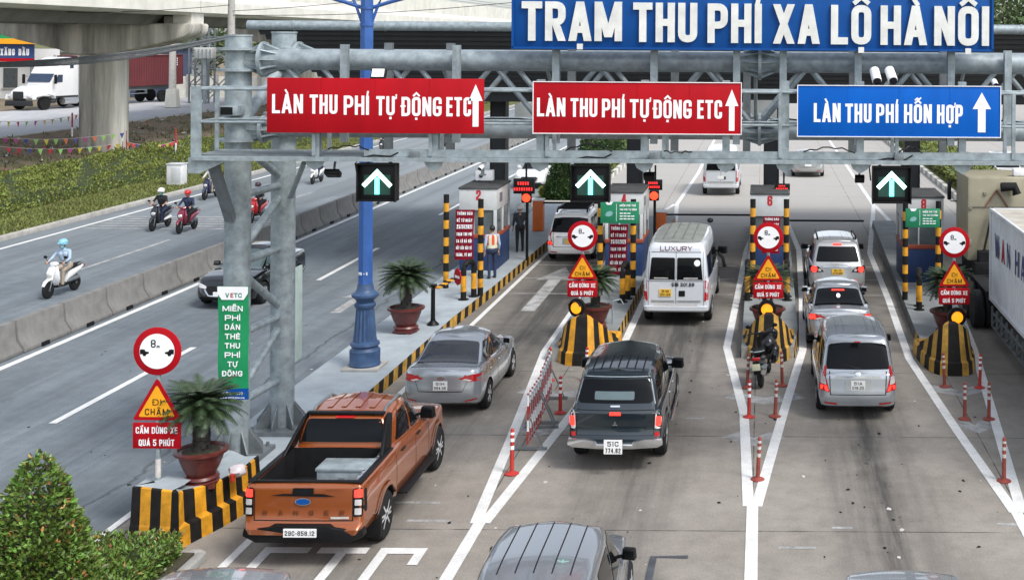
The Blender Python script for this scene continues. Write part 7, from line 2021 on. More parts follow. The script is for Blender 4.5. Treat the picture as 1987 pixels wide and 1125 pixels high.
blue_shirt, dark_cloth, navy_cloth, black_cloth = fab('pale_blue', (.33, .42, .52)), fab('dark', (.035, .038, .045)), fab('navy', (.02, .03, .07)), fab('black', (.012, .012, .014))
beige_cloth, white_cloth, pink_cloth, shoe = fab('beige', (.36, .30, .23)), fab('white', (.6, .6, .6)), fab('pink', (.5, .16, .15)), mat('shoe_leather', (.02, .018, .016), .5)
standing('guard in pale blue shirt and reflective vest standing beside booth 2', (-8.83, 39.7, KZ), R(28), blue_shirt, navy_cloth, shoe, vest=(mat('vest_orange', (.55, .07, .03), .7), mat('vest_reflective', (.62, .60, .42), .5)), armf=.06)
standing('person in dark clothes and white cap standing behind booth 2 near the orange cabinet', (-8.92, 44.7, KZ), R(20), dark_cloth, black_cloth, shoe, armf=.16, helmet=mat('cap_white', (.55, .55, .54), .5))

# ------------------------------------------------------------------ scooters
def sc_ring(y, z, hw, hh, tilt=0, n=14):
    return [(hw * math.copysign(abs(math.cos(a)) ** .8, math.cos(a)), y + hh * math.sin(a) * math.sin(tilt), z + hh * math.sin(a) * math.cos(tilt)) for a in (2 * math.pi * k / n for k in range(n))]
def scooter(label, loc, rz, m1, m2, rear_plate=False, stand=0.0, group='scooters on the opposite road', name='scooter'):
    t_ = thing(name, label, 'scooter', loc, rz, group)
    key = ('sc',)
    if key not in WM:
        a = MB(); a.lathe([(.17, -.05), (.235, -.045), (.262, -.02), (.265, 0), (.262, .02), (.235, .045), (.17, .05)], n=28, axis='X')
        b = MB(); b.lathe([(.175, -.04), (.16, -.03), (.16, .03), (.175, .04)], n=24, axis='X')
        for k in range(6): b.bar((0, 0, 0), (0, .165 * math.cos(k * 1.047), .165 * math.sin(k * 1.047)), .03, .025)
        b.lathe([(.05, -.06), (.05, .06)], n=12, axis='X'); WM[key] = (a.mesh('tyre', rubber), b.mesh('rim', mat('scooter_rim', (.16, .165, .17), .4, .6, .1, 5)))
    for y in (-.52, .78):
        w = link('wheel', WM[key][0], t_, (0, y, .265)); link('rim', WM[key][1], w)
    mb = MB(); mb.loft([sc_ring(.42, .37, .10, .07, -.2), sc_ring(.50, .55, .20, .09, -.5), sc_ring(.55, .75, .215, .09, -.5), sc_ring(.53, .90, .16, .09, -.4), sc_ring(.50, .98, .08, .06, -.3)])
    mb.loft([sc_ring(.58, .50, .05, .06), sc_ring(.69, .62, .10, .10, -.2), sc_ring(.66, .78, .12, .10, -.4), sc_ring(.58, .9, .09, .08, -.5)]); mb.build('leg_shield', m1, t_)
    mb = MB(); mb.loft([sc_ring(.52, .40, .03, .04), sc_ring(.62, .545, .065, .035, -.4), sc_ring(.76, .585, .075, .028), sc_ring(.92, .53, .065, .028, .5), sc_ring(1.02, .41, .04, .03, 1.0)]); mb.build('front_fender', m1, t_)
    mb = MB(); mb.loft([sc_ring(.46, .32, .12, .05), sc_ring(.15, .30, .15, .05), sc_ring(-.1, .33, .15, .07)]); mb.build('floorboard', black, t_)
    mb = MB(); mb.loft([sc_ring(.02, .42, .09, .10), sc_ring(-.05, .55, .14, .15), sc_ring(-.3, .62, .165, .14), sc_ring(-.6, .68, .15, .11), sc_ring(-.85, .75, .08, .05)]); mb.build('rear_cowl', m1, t_)
    mb = MB(); mb.loft([sc_ring(-.0, .38, .12, .06), sc_ring(-.3, .42, .15, .09), sc_ring(-.62, .42, .12, .09)]); mb.build('engine_case', m2, t_)
    mb = MB(); mb.loft([sc_ring(.08, .74, .08, .035), sc_ring(-.1, .775, .12, .04), sc_ring(-.35, .79, .14, .045), sc_ring(-.6, .83, .13, .04), sc_ring(-.8, .84, .08, .03)]); mb.build('seat', black_matte, t_)
    mb = MB(); mb.tube((.10, -.35, .38), (.13, -.82, .42), .045, .06, n=12); mb.build('exhaust', chrome if name == 'moped' else galvd, t_)
    mb = MB(); mb.bar((.045, .78, .27), (.045, .52, .85), .03, .03); mb.bar((-.045, .78, .27), (-.045, .52, .85), .03, .03); mb.build('fork', galv, t_)
    mb = MB(); mb.loft([sc_ring(.57, 1.0, .07, .05), sc_ring(.50, 1.03, .15, .055), sc_ring(.42, 1.03, .13, .045)]); mb.build('handlebar_cowl', m1, t_)
    mb = MB(); mb.path([(-.36, .38, 1.04), (-.2, .45, 1.05), (.2, .45, 1.05), (.36, .38, 1.04)], .016); mb.build('handlebar', black, t_)
    mb = MB(); mb.sphere((0, .735, .72), .075, 0, 12, (1.25, .5, 1)); mb.build('headlight', lens_w, t_)
    for s in (1, -1):
        mb = MB(); mb.tube((s * .24, .45, 1.05), (s * .31, .43, 1.19), .008, n=6); mb.sphere((s * .33, .43, 1.22), .06, 0, 12, (1.1, .4, .75)); mb.build('side_mirror', black, t_)
    mb = MB(); mb.box((0, -.87, .75), (.2, .05, .08)); mb.build('tail_light', tail_red, t_, bev=.02)
    mb = MB(); mb.path([(-.14, -.45, .84), (-.14, -.78, .90), (0, -.9, .92), (.14, -.78, .90), (.14, -.45, .84)], .013); mb.build('grab_rail', galv, t_)
    if rear_plate:
        mb = MB(); mb.box((0, -.95, .58), (.19, .012, .15)); mb.build('license_plate', mat('plate_aged', (.62, .60, .42), .5), t_, bev=.004)
        mb = MB(); mb.box((0, -.90, .55), (.16, .03, .3)); mb.build('mudguard', black, t_, bev=.01)
    if stand: t_.rotation_euler = (0, stand, rz)
    return t_
U_ = R(180)
red_p, dk_p, mar_p = paint('scooter_red', (.5, .015, .02), .1), paint('scooter_dark', (.02, .022, .028), .2), paint('scooter_maroon', (.22, .02, .045), .3)
visor_teal, helm_w, helm_r, helm_b, helm_p = mat('mask_teal', (.12, .42, .42), .6), mat('helmet_white', (.75, .75, .74), .3), mat('helmet_red', (.5, .03, .03), .3), mat('helmet_sky', (.22, .48, .58), .3), mat('helmet_pink', (.62, .35, .33), .4)
def rider_on(lab_s, lab_p, u, v, m1, m2, shirt, pants, helmet, mask, z=0, d=R(180), sl=True):
    p = G(u, v, z)
    x, y = p.x, p.y + .52                                                  # the front wheel (0.78 + 0.26 ahead) touches the pixel
    scooter(lab_s, (x, y, z), d, m1, m2)
    riding(lab_p, (x, y, z), d, shirt, pants, shoe, helmet, mask, sleeves=sl)
# scooters face -Y: local (0, .78) is nearest the camera
rider_on('white scooter nearest the camera, alone in its lane beside the barrier', 'rider in pale blue jacket, blue helmet and mask on the white scooter', 106, 576, white_p, galvd, blue_shirt, beige_cloth, helm_b, mat('mask_blue', (.3, .55, .6), .7), d=R(176))
rider_on('dark scooter with white trim riding next to a maroon one', 'rider in black shirt with white helmet and teal mask', 302, 447, dk_p, white_p, black_cloth, navy_cloth, helm_w, visor_teal, sl=False)
rider_on('maroon scooter riding beside the dark one', 'rider in navy shirt with red helmet', 354, 452, mar_p, dk_p, navy_cloth, black_cloth, helm_r, pink_cloth)
rider_on('navy and white scooter partly behind the gantry strut', 'rider with pale pink helmet partly behind the gantry strut', 402, 387, paint('scooter_navy', (.03, .04, .09)), white_p, white_cloth, beige_cloth, helm_p, None)
rider_on('red scooter seen between the two gantry columns', 'rider with dark helmet seen between the two gantry columns', 492, 432, red_p, dk_p, dark_cloth, black_cloth, mat('helmet_dark', (.05, .03, .035), .3), white_cloth)
rider_on('white scooter just under the walkway floodlight', 'rider in dark clothes on the white scooter under the walkway', 610, 357, white_p, dk_p, dark_cloth, navy_cloth, helm_w, None)
rider_on('distant dark scooter seen below the red sign, next to the barrier', 'rider in sky blue jacket seen below the red sign', 857, 287, dk_p, dk_p, fab('sky', (.16, .36, .5)), black_cloth, helm_w, None)
rider_on('distant scooter seen between the blue lamp post and the signal bracket', 'rider in dark jacket behind the blue lamp post', 741, 300, dk_p, dk_p, black_cloth, black_cloth, helm_w, None)
rider_on('distant scooter on the side road beyond the dirt bank', 'distant rider in pale shirt on the side road', 393, 189, dk_p, dk_p, white_cloth, navy_cloth, helm_w, None, z=2.1, d=R(110))
p = G(1474, 758, 0)
t_ = scooter('black moped parked in front of the striped prow of booth six', (p.x + .12, p.y + .80, 0), R(-8), paint('moped_black', (.012, .012, .013)), galvd, True, R(-7), None, 'moped')
ra = thing('jacket', 'black raincoat draped over the seat of the parked moped', 'raincoat', (p.x + .22, p.y + 1.25, .62), R(-8))
mb = MB(); mb.sphere((0, 0, .16), .2, 0, 18, (.85, 1.15, 1.1), 12); mb.sphere((.04, .12, .36), .15, 0, 16, (1, 1, 1.05), 10); mb.sphere((.14, -.02, -.05), .16, 0, 14, (.7, 1.1, 1.4), 10)
mb.v = [(x + .035 * wob((x, y, z), 7), y + .035 * wob((y, z, x), 8), z + .03 * wob((z, x, y), 9)) for x, y, z in mb.v]; mb.build('coat', mat('wet_vinyl', (.013, .013, .015), .25, 0, .3, 9), ra)

# ------------------------------------------------------------------ viaduct
def pier(y, lab):
    t_ = thing('viaduct_pier', lab, 'bridge pier', (-40, y, 1.0))
    mb = MB()
    def ring(hw, hy, z, r):
        out = []
        for sx, sy, a0 in ((1, -1, -90), (1, 1, 0), (-1, 1, 90), (-1, -1, 180)):
            for k in range(6):
                a = R(a0 + 90 * k / 5); out.append((sx * (hw - r) + r * math.cos(a), sy * (hy - r) + r * math.sin(a), z))
        return out
    mb.loft([ring(1.2, .85, -.3, .35), ring(1.2, .85, 6.0, .35), ring(1.28, .9, 6.5, .35), ring(1.45, 1.0, 6.9, .35)]); mb.build('column', conc_stain, t_, sm=40)
    mb = MB()
    poly = [(-5.8, 7.85), (-5.75, 7.2), (-4.6, 6.85), (-2.2, 6.3), (-1.4, 6.0), (1.4, 6.0), (2.2, 6.3), (4.4, 6.8), (5.45, 7.1), (5.75, 7.3), (5.85, 7.9)]
    mb.prism([(a, b + .05) for a, b in poly], lambda a, b, d: Vector((a, d, b)), -1.25, 1.25); mb.build('pier_cap', conc_stain, t_, bev=.18)
    for x in (-4.6, -2.0, 2.0, 4.4):
        mb = MB(); mb.box((x, 0, 8.15), (1.0, 1.2, .42)); mb.build('bearing_block', conc, t_)
    mb = MB(); mb.box((5.1, 0, 8.3), (1.1, 1.6, .7)); mb.build('bearing_block', conc_light, t_)
pier(73.6, 'stained concrete viaduct pier with wide cap, standing in front of the maroon container lorry')
pier(106, 'distant concrete viaduct pier behind the top of the gantry columns')
pier(138, 'farthest concrete viaduct pier beyond the gantry columns')
t_ = thing('viaduct_deck', 'long pale concrete railway viaduct deck crossing the upper background', 'viaduct', (-40, 30, 9.4))
def dk(mb, nm, m, **k):
    o = mb.build(nm, m, t_, **k); o.matrix_parent_inverse = Matrix.Translation((40, -30, -9.4)); return o
y0 = 41.3
while y0 < 420:
    y1 = y0 + 32.3
    mb = MB(); mb.prism([(-46, 9.55), (-45.4, 9.45), (-34.6, 9.45), (-34.15, 9.62), (-34.15, 10.3), (-34.35, 10.75), (-34.35, 12.2), (-34.6, 12.2), (-34.6, 10.9), (-45.6, 10.9), (-45.6, 12.2), (-46, 12.2)], lambda a, b, d: Vector((a, d, b)), y0 + .06, y1 - .06); dk(mb, 'deck_segment', conc_light, sm=20)
    for x in (-42.3, -38.0):
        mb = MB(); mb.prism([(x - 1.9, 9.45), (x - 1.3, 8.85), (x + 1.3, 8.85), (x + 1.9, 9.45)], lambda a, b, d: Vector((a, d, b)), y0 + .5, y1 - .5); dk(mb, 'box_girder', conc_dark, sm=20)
    y0 = y1
mb = MB()
for z in (12.4, 12.7): mb.tube((-34.4, 41, z), (-34.4, 400, z), .03, n=6)
dk(mb, 'parapet_rail', galvd)

# ------------------------------------------------------------------ things along the verge and the side road
p = A(449, 40, 70.5); 
t_ = thing('utility_pole', 'grey concrete utility pole rising behind the front gantry column', 'utility pole', (p.x, 70.5, .15))
mb = MB(); mb.tube((0, 0, -.1), (0, 0, 11), .26, .19, n=14); mb.build('pole', conc, t_)
mb = MB(); mb.box((0, 0, 7.9), (1.5, .1, .1)); mb.box((.1, 0, 7.5), (.7, .12, .08)); mb.build('cross_arm', galvd, t_)
p2 = A(0, 122, 62)
t_ = thing('cable_bundle', 'thick bundle of overhead cables sagging past the viaduct pier to the utility pole', 'cables', (p.x, 70.4, 7.6))
base = Vector((p.x, 70.4, 7.6))
for j in range(7):
    a, b = A(449 + rnd.uniform(-3, 3), 70 + j * .7, 70.3), A(-60, 125 + j * .9, 62)
    mb = MB(); pts = []
    for i in range(22):
        s = i / 21; q = a.lerp(b, s); q.z -= .55 * math.sin(math.pi * s) * (.55 + .07 * j); pts.append(q - base)
    mb.path(pts, .03 if j else .05, 6); mb.build('cable', cable_grey, t_)
for j, (ua, va, ub, vb) in enumerate(((449, 10, -20, 20), (449, 22, 900, -30), (449, 30, 1000, 5), (449, 66, 520, 90))):
    t_ = thing('overhead_wire', ('thin wire running from the utility pole toward the picture edge above the pier', 'thin wire rising from the utility pole over the blue lamp post', 'thin wire running from the utility pole toward the name board', 'thin wire from the utility pole dropping behind the rear gantry column')[j], 'wire', (0, 0, 0))
    a, b = A(ua, va, 70.4), A(ub, vb, (60, 66, 66, 68)[j]); mb = MB()
    mb.path([a.lerp(b, i / 12) - Vector((0, 0, .25 * math.sin(math.pi * i / 12))) for i in range(13)], .018, 5); mb.build('wire_strand', black_matte, t_)
p = G(337, 358, .2)
t_ = thing('utility_cabinet', 'white concrete cabinet standing on the grass verge', 'cabinet', p)
mb = MB(); mb.box((0, .35, .5), (.8, .7, 1.1)); mb.build('cabinet_body', mat('cabinet_white', (.62, .63, .64), .7, 0, .12, 3), t_, bev=.03)
mb = MB(); mb.box((.1, -.004, .5), (.5, .01, .8)); mb.box((0, .35, 1.08), (.86, .76, .06)); mb.build('cabinet_door', mat('cabinet_grey', (.5, .52, .54), .6, 0, .1, 3), t_, bev=.01)
# bunting
flagc = [mat('flag_%d' % i, c, .7) for i, c in enumerate(((.42, .03, .04), (.52, .42, .05), (.25, .48, .12), (.05, .06, .2), (.52, .14, .05), (.34, .05, .18)))]
def bunting(label, pa, pb, n):
    t_ = thing('bunting', label, 'bunting', pa)
    pa, pb = Vector(pa), Vector(pb)
    mb = MB(); f = lambda s: (pb - pa) * s - Vector((0, 0, .25 * math.sin(math.pi * s)))
    mb.path([f(i / 10) for i in range(11)], .012, 5); mb.build('string', white_d, t_)
    for s_ in (0, 1):
        mb = MB(); q = f(s_); mb.tube(q + Vector((0, 0, -1.0)), q + Vector((0, 0, .1)), .022, n=8); mb.build('stake', [redd], t_)
    d = (pb - pa).normalized()
    for k in range(n):
        q = f((k + .5) / n); a = rnd.uniform(-.5, .5); nrm = Vector((-d.y, d.x, 0)) * math.sin(a) * .2
        mb = MB(); mb.add([q - d * .14, q + d * .14, q + nrm - Vector((0, 0, .34))], [(0, 1, 2)]); mb.build('pennant', rnd.choice(flagc), t_, fix=False, sm=0)
def gp(u, v, z, h): q = G(u, v, z); return Vector((q.x, q.y, z + h))
bunting('string of coloured pennants near the ground in front of the pier', gp(-15, 318, 1.3, .95), gp(238, 303, 1.15, .75), 13)
bunting('second string of coloured pennants crossing behind the pier', gp(-20, 300, 1.6, .95), gp(245, 283, 1.6, .8), 14)
bunting('string of pennants beyond the bank, farthest from the road', gp(-30, 292, 1.9, 1.6), gp(170, 262, 1.9, 1.4), 12)
bunting('string of pennants lying between the pier and the walkway end', gp(246, 292, 1.3, .5), gp(345, 292, 1.1, .6), 12)
def marker(label, u, v, z, h):
    t_ = thing('marker_post', label, 'marker post', G(u, v, z))
    mb = MB(); mb.tube((0, 0, -.1), (0, 0, h * .35), .05, n=8, mi=1); mb.tube((0, 0, h * .35), (0, 0, h * .6), .05, n=8); mb.tube((0, 0, h * .6), (0, 0, h), .05, n=8, mi=0); mb.build('post', [redp, white_paint], t_)
marker('red and white marker post on the bank beside the pier', 140, 262, 1.9, 1.4); marker('thin red and white marker post by the path near the walkway end', 341, 292, 1.2, 1.3)
# litter on the bank, too much to count
mb = MB()
for k in range(260):
    u, v = (rnd.uniform(0, 160), rnd.uniform(285, 335)) if rnd.random() < .45 else (rnd.uniform(245, 410), rnd.uniform(235, 300))
    q = G(u, v, 1.5); z = tz(q.x) + .16 * wob((q.x, q.y, 0), .8, 2) + .1 * wob((q.x, q.y, 1), 2.3)
    s = rnd.uniform(.05, .22); a = rnd.uniform(0, 6.3)
    if -45 < q.x < -38.2: mb.add([(q.x + s * math.cos(a + k_ * 1.57) * (1, .6)[k_ % 2], q.y + s * math.sin(a + k_ * 1.57), z + .02 + rnd.uniform(0, .12)) for k_ in range(4)], [(0, 1, 2, 3)], rnd.randrange(5))
tag(mb.build('litter', [white_d, mat('litter_grey', (.3, .3, .32), .8), flagc[0], mat('litter_dark', (.05, .05, .05), .8), mat('litter_blue', (.15, .22, .3), .7)], fix=False, sm=0), 'scraps of paper and plastic strewn over the bare bank', 'litter', kind='stuff')

# buildings and yard behind the side road
def house(label, u0, u1, y, z0, h, m, mroof, wins=0, depth=8, name='building'):
    a, b = A(u0, 100, y), A(u1, 100, y)
    t_ = thing(name, label, 'building', ((a.x + b.x) / 2, y, z0)); w = b.x - a.x
    mb = MB(); mb.box((0, depth / 2, h / 2), (w, depth, h)); mb.build('wall', m, t_)
    mb = MB(); mb.box((0, depth / 2 - .3, h + .12), (w + .6, depth + .8, .25)); mb.build('roof', mroof, t_)
    for k in range(wins):
        x = -w / 2 + w * (k + .5) / wins
        mb = MB(); mb.box((x, -.03, h * .45), (min(1.6, w / wins * .5), .08, h * .42)); mb.build('window', mat('house_window', (.05, .06, .065), .3), t_)
        mb = MB(); mb.box((x, -.05, h * .45 - h * .21 - .05), (min(1.9, w / wins * .6), .16, .08)); mb.build('window_sill', conc, t_)
    return t_
wallw = mat('plaster_white', (.5, .5, .48), .8, 0, .15, .5); grey_sheet = mat('grey_sheet_roof', (.22, .24, .25), .6, 0, .2, .4)
house('low white plastered building with small windows behind the lorry cab', -60, 210, 118, 2, 4.6, wallw, grey_sheet, 5)
house('pale workshop building between the pier and the white pole', 225, 340, 128, 2, 5.2, mat('plaster_grey', (.36, .37, .36), .8, 0, .2, .5), grey_sheet, 4)
house('dark blue shop front with white lettering bars beyond the maroon container', 245, 345, 122, 2, 5.0, mat('shop_blue', (.05, .07, .13), .6, 0, .3, .6), grey_sheet, 2, 3)
a = A(0, 86, 112)
t_ = thing('fuel_sign', 'blue fuel station board with white lettering under a yellow and green canopy edge', 'shop sign', (a.x, 112, 5.0))
p0, p1 = A(-40, 113, 112), A(66, 86, 112)
mb = MB(); mb.box(((p0.x + p1.x) / 2 - a.x, 0, (p0.z + p1.z) / 2 - 5), (p1.x - p0.x, .2, p1.z - p0.z)); mb.build('sign_panel', mat('fuel_blue', (.02, .06, .20), .5), t_)
mb = MB(); mb.box(((p0.x + p1.x) / 2 - a.x, -.02, p0.z - 5 - .15), (p1.x - p0.x, .22, .3)); mb.build('red_band', sign_red, t_)
mb = MB(); mb.box(((p0.x + p1.x) / 2 - a.x + .5, -.3, p1.z - 5 + .25), (p1.x - p0.x + 1.5, .6, .5)); mb.build('yellow_band', sign_yellow, t_)
mb = MB(); mb.box(((p0.x + p1.x) / 2 - a.x - .5, -.1, p1.z - 5 + 1.2), (p1.x - p0.x - .5, .6, 1.4)); mb.build('green_canopy', banner_green, t_)
mb = MB(); q0, q1 = A(2, 108, 112), A(58, 108, 112); text(mb, 'XĂNG DẦU', q0.x - a.x, q1.x - a.x, q0.z - 5, .62, lambda i, j, d: Vector((i, -.12, j)), 0, .2, .12); mb.build('lettering', white_letter, t_, fix=False, sm=0)
mb = MB()
for x in (p0.x - a.x + .3, p1.x - a.x - .3): mb.tube((x, .2, -3), (x, .2, p0.z - 5), .15, n=10)
mb.build('post', galvd, t_)
p0 = A(88, 106, 114); t_ = thing('shop_board', 'small pale shop board beside the fuel station sign', 'shop sign', (p0.x, 114, 2))
mb = MB(); mb.box((0, 0, 4.3), (2.6, .15, 1.3)); mb.build('sign_panel', white_paint, t_); mb = MB(); mb.box((0, .1, 1.8), (.15, .15, 3.8)); mb.build('post', galvd, t_)
p0 = A(335, 130, 104); t_ = thing('utility_pole', 'white painted pole behind the end of the maroon container', 'utility pole', (p0.x, 104, 2))
mb = MB(); mb.tube((0, 0, 0), (0, 0, 7.5), .32, .24, n=12); mb.build('pole', white_d, t_); mb = MB(); mb.box((.1, -.2, .9), (1.1, .8, 1.6), top=(.8, .8)); mb.build('pole_foot', conc_light, t_, bev=.1)
# boundary wall and steel frames in the far yard
a, b = A(340, 150, 122), A(560, 150, 122)
t_ = thing('boundary_wall', 'pale concrete boundary wall beyond the side road', 'wall', ((a.x + b.x) / 2, 122, 2))
mb = MB(); mb.box((0, 0, 1.1), (b.x - a.x, .25, 2.2)); mb.build('wall_panel', conc_light, t_)
mb = MB()
for k in range(9): mb.box(((b.x - a.x) * (k / 8 - .5), -.06, 1.2), (.35, .4, 2.4))
mb.build('wall_pier', conc, t_)
def frame(label, u, y, w, h, n):
    p_ = A(u, 100, y); t_ = thing('steel_frame', label, 'steel frame', (p_.x, y, 2))
    mb = MB()
    for sx in (-1, 1):
        for sy in (-1, 1): mb.bar((sx * w / 2, sy * .6, 0), (sx * w / 2, sy * .6, h), .14, .14)
    for k in range(n):
        z = h * k / n
        for sx, tx in ((-1, 1), (1, -1)): mb.bar((sx * w / 2, -.6, z), (tx * w / 2, -.6, z + h / n), .09, .09)
        mb.bar((-w / 2, -.6, z + h / n), (w / 2, -.6, z + h / n), .1, .1); mb.bar((-w / 2, .6, z), (w / 2, .6, z + h / n), .09, .09)
    mb.build('lattice_frame', galvd, t_)
frame('grey lattice tower standing behind the walkway end', 392, 112, 1.8, 9, 5); frame('low wide steel frame of a sub-station beside the lattice tower', 430, 118, 3.2, 6.2, 2)
t_ = thing('transformer', 'pale transformer box on the sub-station frame', 'transformer', (A(398, 95, 110).x, 110, 6.2))
mb = MB(); mb.box((0, 0, .5), (1.7, .9, 1.0)); mb.build('tank', wallw, t_, bev=.08); mb = MB()
for k in range(5): mb.box((-.7 + .35 * k, -.5, .45), (.06, .2, .8))
mb.tube((-.4, 0, 1), (-.4, 0, 1.4), .06, n=8); mb.tube((.4, 0, 1), (.4, 0, 1.4), .06, n=8); mb.bar((0, 0, -4.2), (0, 0, 0), .25, .25); mb.build('cooling_fin', galv, t_)
p0 = A(660, 140, 130); t_ = thing('red_billboard', 'dark red board far away behind the first red lane sign', 'billboard', (p0.x, 130, 2))
mb = MB(); mb.box((0, 0, 2.6), (6, .3, 3.4)); mb.build('sign_panel', mat('far_red', (.25, .02, .03), .6), t_); mb = MB(); mb.box((-1.2, -.2, 3.4), (1.2, .05, .5)); mb.build('sign_mark', white_paint, t_)

# ------------------------------------------------------------------ planting
def sph_pts(c, r, n, sc=(1, 1, 1), inner=.55, zmin=None, shape=None):
    out = []
    while len(out) < n:
        d = Vector((rnd.gauss(0, 1), rnd.gauss(0, 1), rnd.gauss(0, 1))).normalized()
        k = rnd.uniform(inner, 1) ** .6
        k *= 1 + .22 * wob(d * 2.2, 2.2, c[0])
        p_ = Vector((d.x * r * sc[0] * k, d.y * r * sc[1] * k, d.z * r * sc[2] * k)) + Vector(c)
        if zmin is not None and p_.z < zmin: continue
        out.append((p_, d))
    return out
def cone_pts(h, r, n):
    out = []
    while len(out) < n:
        z = h * (1 - math.sqrt(rnd.random()) * .999); s = z / h
        rad = r * (1 - s) ** .62 * (.62 + .38 * min(1, (s + .12) / .2)); a = rnd.uniform(0, 6.283)
        k = rnd.uniform(.72, 1.0) * (1 + .15 * wob((math.cos(a) * 2, math.sin(a) * 2, z * 2.2), 2.0))
        out.append((Vector((rad * k * math.cos(a), rad * k * math.sin(a), z)), Vector((math.cos(a), math.sin(a), .55)).normalized()))
    return out
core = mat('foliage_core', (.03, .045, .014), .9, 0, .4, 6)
def bush(label, loc, h, r, n, size, red=.06):
    t_ = thing('bush', label, 'bush', loc)
    mb = MB(); leaves(mb, cone_pts(h, r, n), size, 0, 1, red); mb.build('foliage', [leaf, leaf_red], t_, sm=0, fix=False)
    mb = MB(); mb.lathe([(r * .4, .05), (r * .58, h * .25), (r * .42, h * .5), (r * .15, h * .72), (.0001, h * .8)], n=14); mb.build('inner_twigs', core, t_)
    mb = MB(); mb.tube((0, 0, -.2), (0, 0, h * .4), .06, .04, n=8); mb.build('trunk', bark, t_)
bush('large conical bush with green and reddish young leaves at the near corner', (-9.72, 16.3, .1), 2.42, .91, 14000, .088, .04)
# hedge in the near planter
t_ = thing('hedge', 'clipped low hedge between the large bush and the striped block', 'hedge', (-9.5, 16.6, .1))
pts = []
for k in range(7500):
    x, y, z = rnd.uniform(-.62, .62), rnd.uniform(-2.2, 1.95), rnd.uniform(.0, .42)
    f = rnd.random()
    if f < .55: z = .37 + .07 * wob((x * 2, y * 2, 0), 2.0); n_ = Vector((0, 0, 1))
    elif f < .8: x = .6; n_ = Vector((1, 0, .3))
    elif f < .9: y = 1.95; n_ = Vector((0, 1, .3))
    else: x = -.6; n_ = Vector((-1, 0, .3))
    pts.append((Vector((x + rnd.gauss(0, .03), y + rnd.gauss(0, .03), z)), n_))
mb = MB(); leaves(mb, pts, .075, 0, 1, .02); mb.build('foliage', [leaf, leaf_red], t_, sm=0, fix=False)
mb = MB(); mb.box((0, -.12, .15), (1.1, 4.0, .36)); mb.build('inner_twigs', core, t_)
mb = MB(); mb.box((-9.6, 12, .06), (1.75, 13.4, .2)); tag(mb.build('planter_soil', soil), kind='structure')
mb = MB(); mb.box((-8.66, 12.3, .03), (.16, 13.0, .2)); tag(mb.build('planter_kerb', kerb_grey, bev=.02), kind='structure')
def rock(label, u, v, s, m):
    t_ = tag(MB().sphere((0, 0, 0), s, 0, 9, (1.3, 1, .6), 6).build('rock', m, None, loc=G(u, v, 0) + Vector((0, 0, s * .3))), label, 'rock')
    for vtx in t_.data.vertices: vtx.co *= 1 + .25 * wob(vtx.co * 12, 1)
rock('reddish broken stone by the hedge end', 350, 1092, .11, mat('brick_rubble', (.26, .13, .10), .9, 0, .3, 8)); rock('grey flat stone by the hedge end', 378, 1083, .14, conc)
t_ = thing('offering_bag', 'crumpled clear bag with red cup on the striped block', 'bag', (-8.78, 20.35, .74))
mb = MB(); mb.sphere((0, 0, .1), .13, 0, 12, (1.1, 1, .8), 8); mb.v = [(x + .04 * wob((x, y, z), 14), y + .04 * wob((y, z, x), 13), z) for x, y, z in mb.v]; mb.build('bag_film', mat('bag_film', (.55, .5, .52), .2), t_); mb = MB(); mb.lathe([(.035, 0), (.045, .12), (.0001, .12)], (-.02, -.15, -.03), 12); mb.build('cup', redp, t_)

# ground cover on the bank, and the strip of grass before it
def gz(x, y): return tz(x) + .05 * wob((x, y, 0), 1.1)
mb = MB(); pts = []
for k in range(78000):
    y = 44 + (150 - 44) * rnd.random() ** 1.7; x = rnd.uniform(-38.0, -33.7)
    hgt = .62 * min(1, (-33.6 - x) / .35) * min(1, (x + 38.1) / .6) * (1 + .4 * wob((x * .7, y * .5, 0), 1.0)) * min(1, .55 + abs(wob((x, y * .3, 0), .6)))
    front_ = x > -34.2
    z = gz(x, y) + (rnd.uniform(.0, 1) if front_ else rnd.uniform(.72, 1.05)) * hgt
    pts.append((Vector((x, y, z)), Vector((.6 if front_ else .1, -.1, .8))))
leaves(mb, pts, .14, 0, None, 0, .9)
tag(mb.build('ground_cover', [hedge_m], fix=False, sm=0), 'dense green ground cover on the bank above the opposite road', 'ground cover', kind='stuff')
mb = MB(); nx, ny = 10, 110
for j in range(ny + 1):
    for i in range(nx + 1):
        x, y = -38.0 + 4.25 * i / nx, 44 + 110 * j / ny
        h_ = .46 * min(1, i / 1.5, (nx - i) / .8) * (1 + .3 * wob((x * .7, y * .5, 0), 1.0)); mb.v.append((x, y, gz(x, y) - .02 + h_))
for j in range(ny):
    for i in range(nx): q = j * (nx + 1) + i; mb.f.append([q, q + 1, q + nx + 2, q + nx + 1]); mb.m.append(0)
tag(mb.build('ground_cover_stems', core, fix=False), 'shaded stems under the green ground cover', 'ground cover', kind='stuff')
mb = MB()
for k in range(46000):
    y = 40 + 90 * rnd.random() ** 1.8
    x = rnd.uniform(-33.9, -30.45) if rnd.random() < .8 else rnd.uniform(-38.3, -37.6)
    z = gz(x, y); a = rnd.uniform(0, 6.28); h_ = rnd.uniform(.05, .14); d = Vector((math.cos(a), math.sin(a), 0)) * .035; l_ = Vector((rnd.gauss(0, .05), rnd.gauss(0, .05), h_))
    q = Vector((x, y, z)); mb.add([q - d, q + d, q + l_], [(0, 1, 2)])
tag(mb.build('grass', mat('grass_blade', (.13, .15, .035), .7, 0, .3, .6, island=.5), fix=False, sm=0), 'short dry green grass along the kerb of the opposite road', 'grass', kind='stuff')
mb = MB()
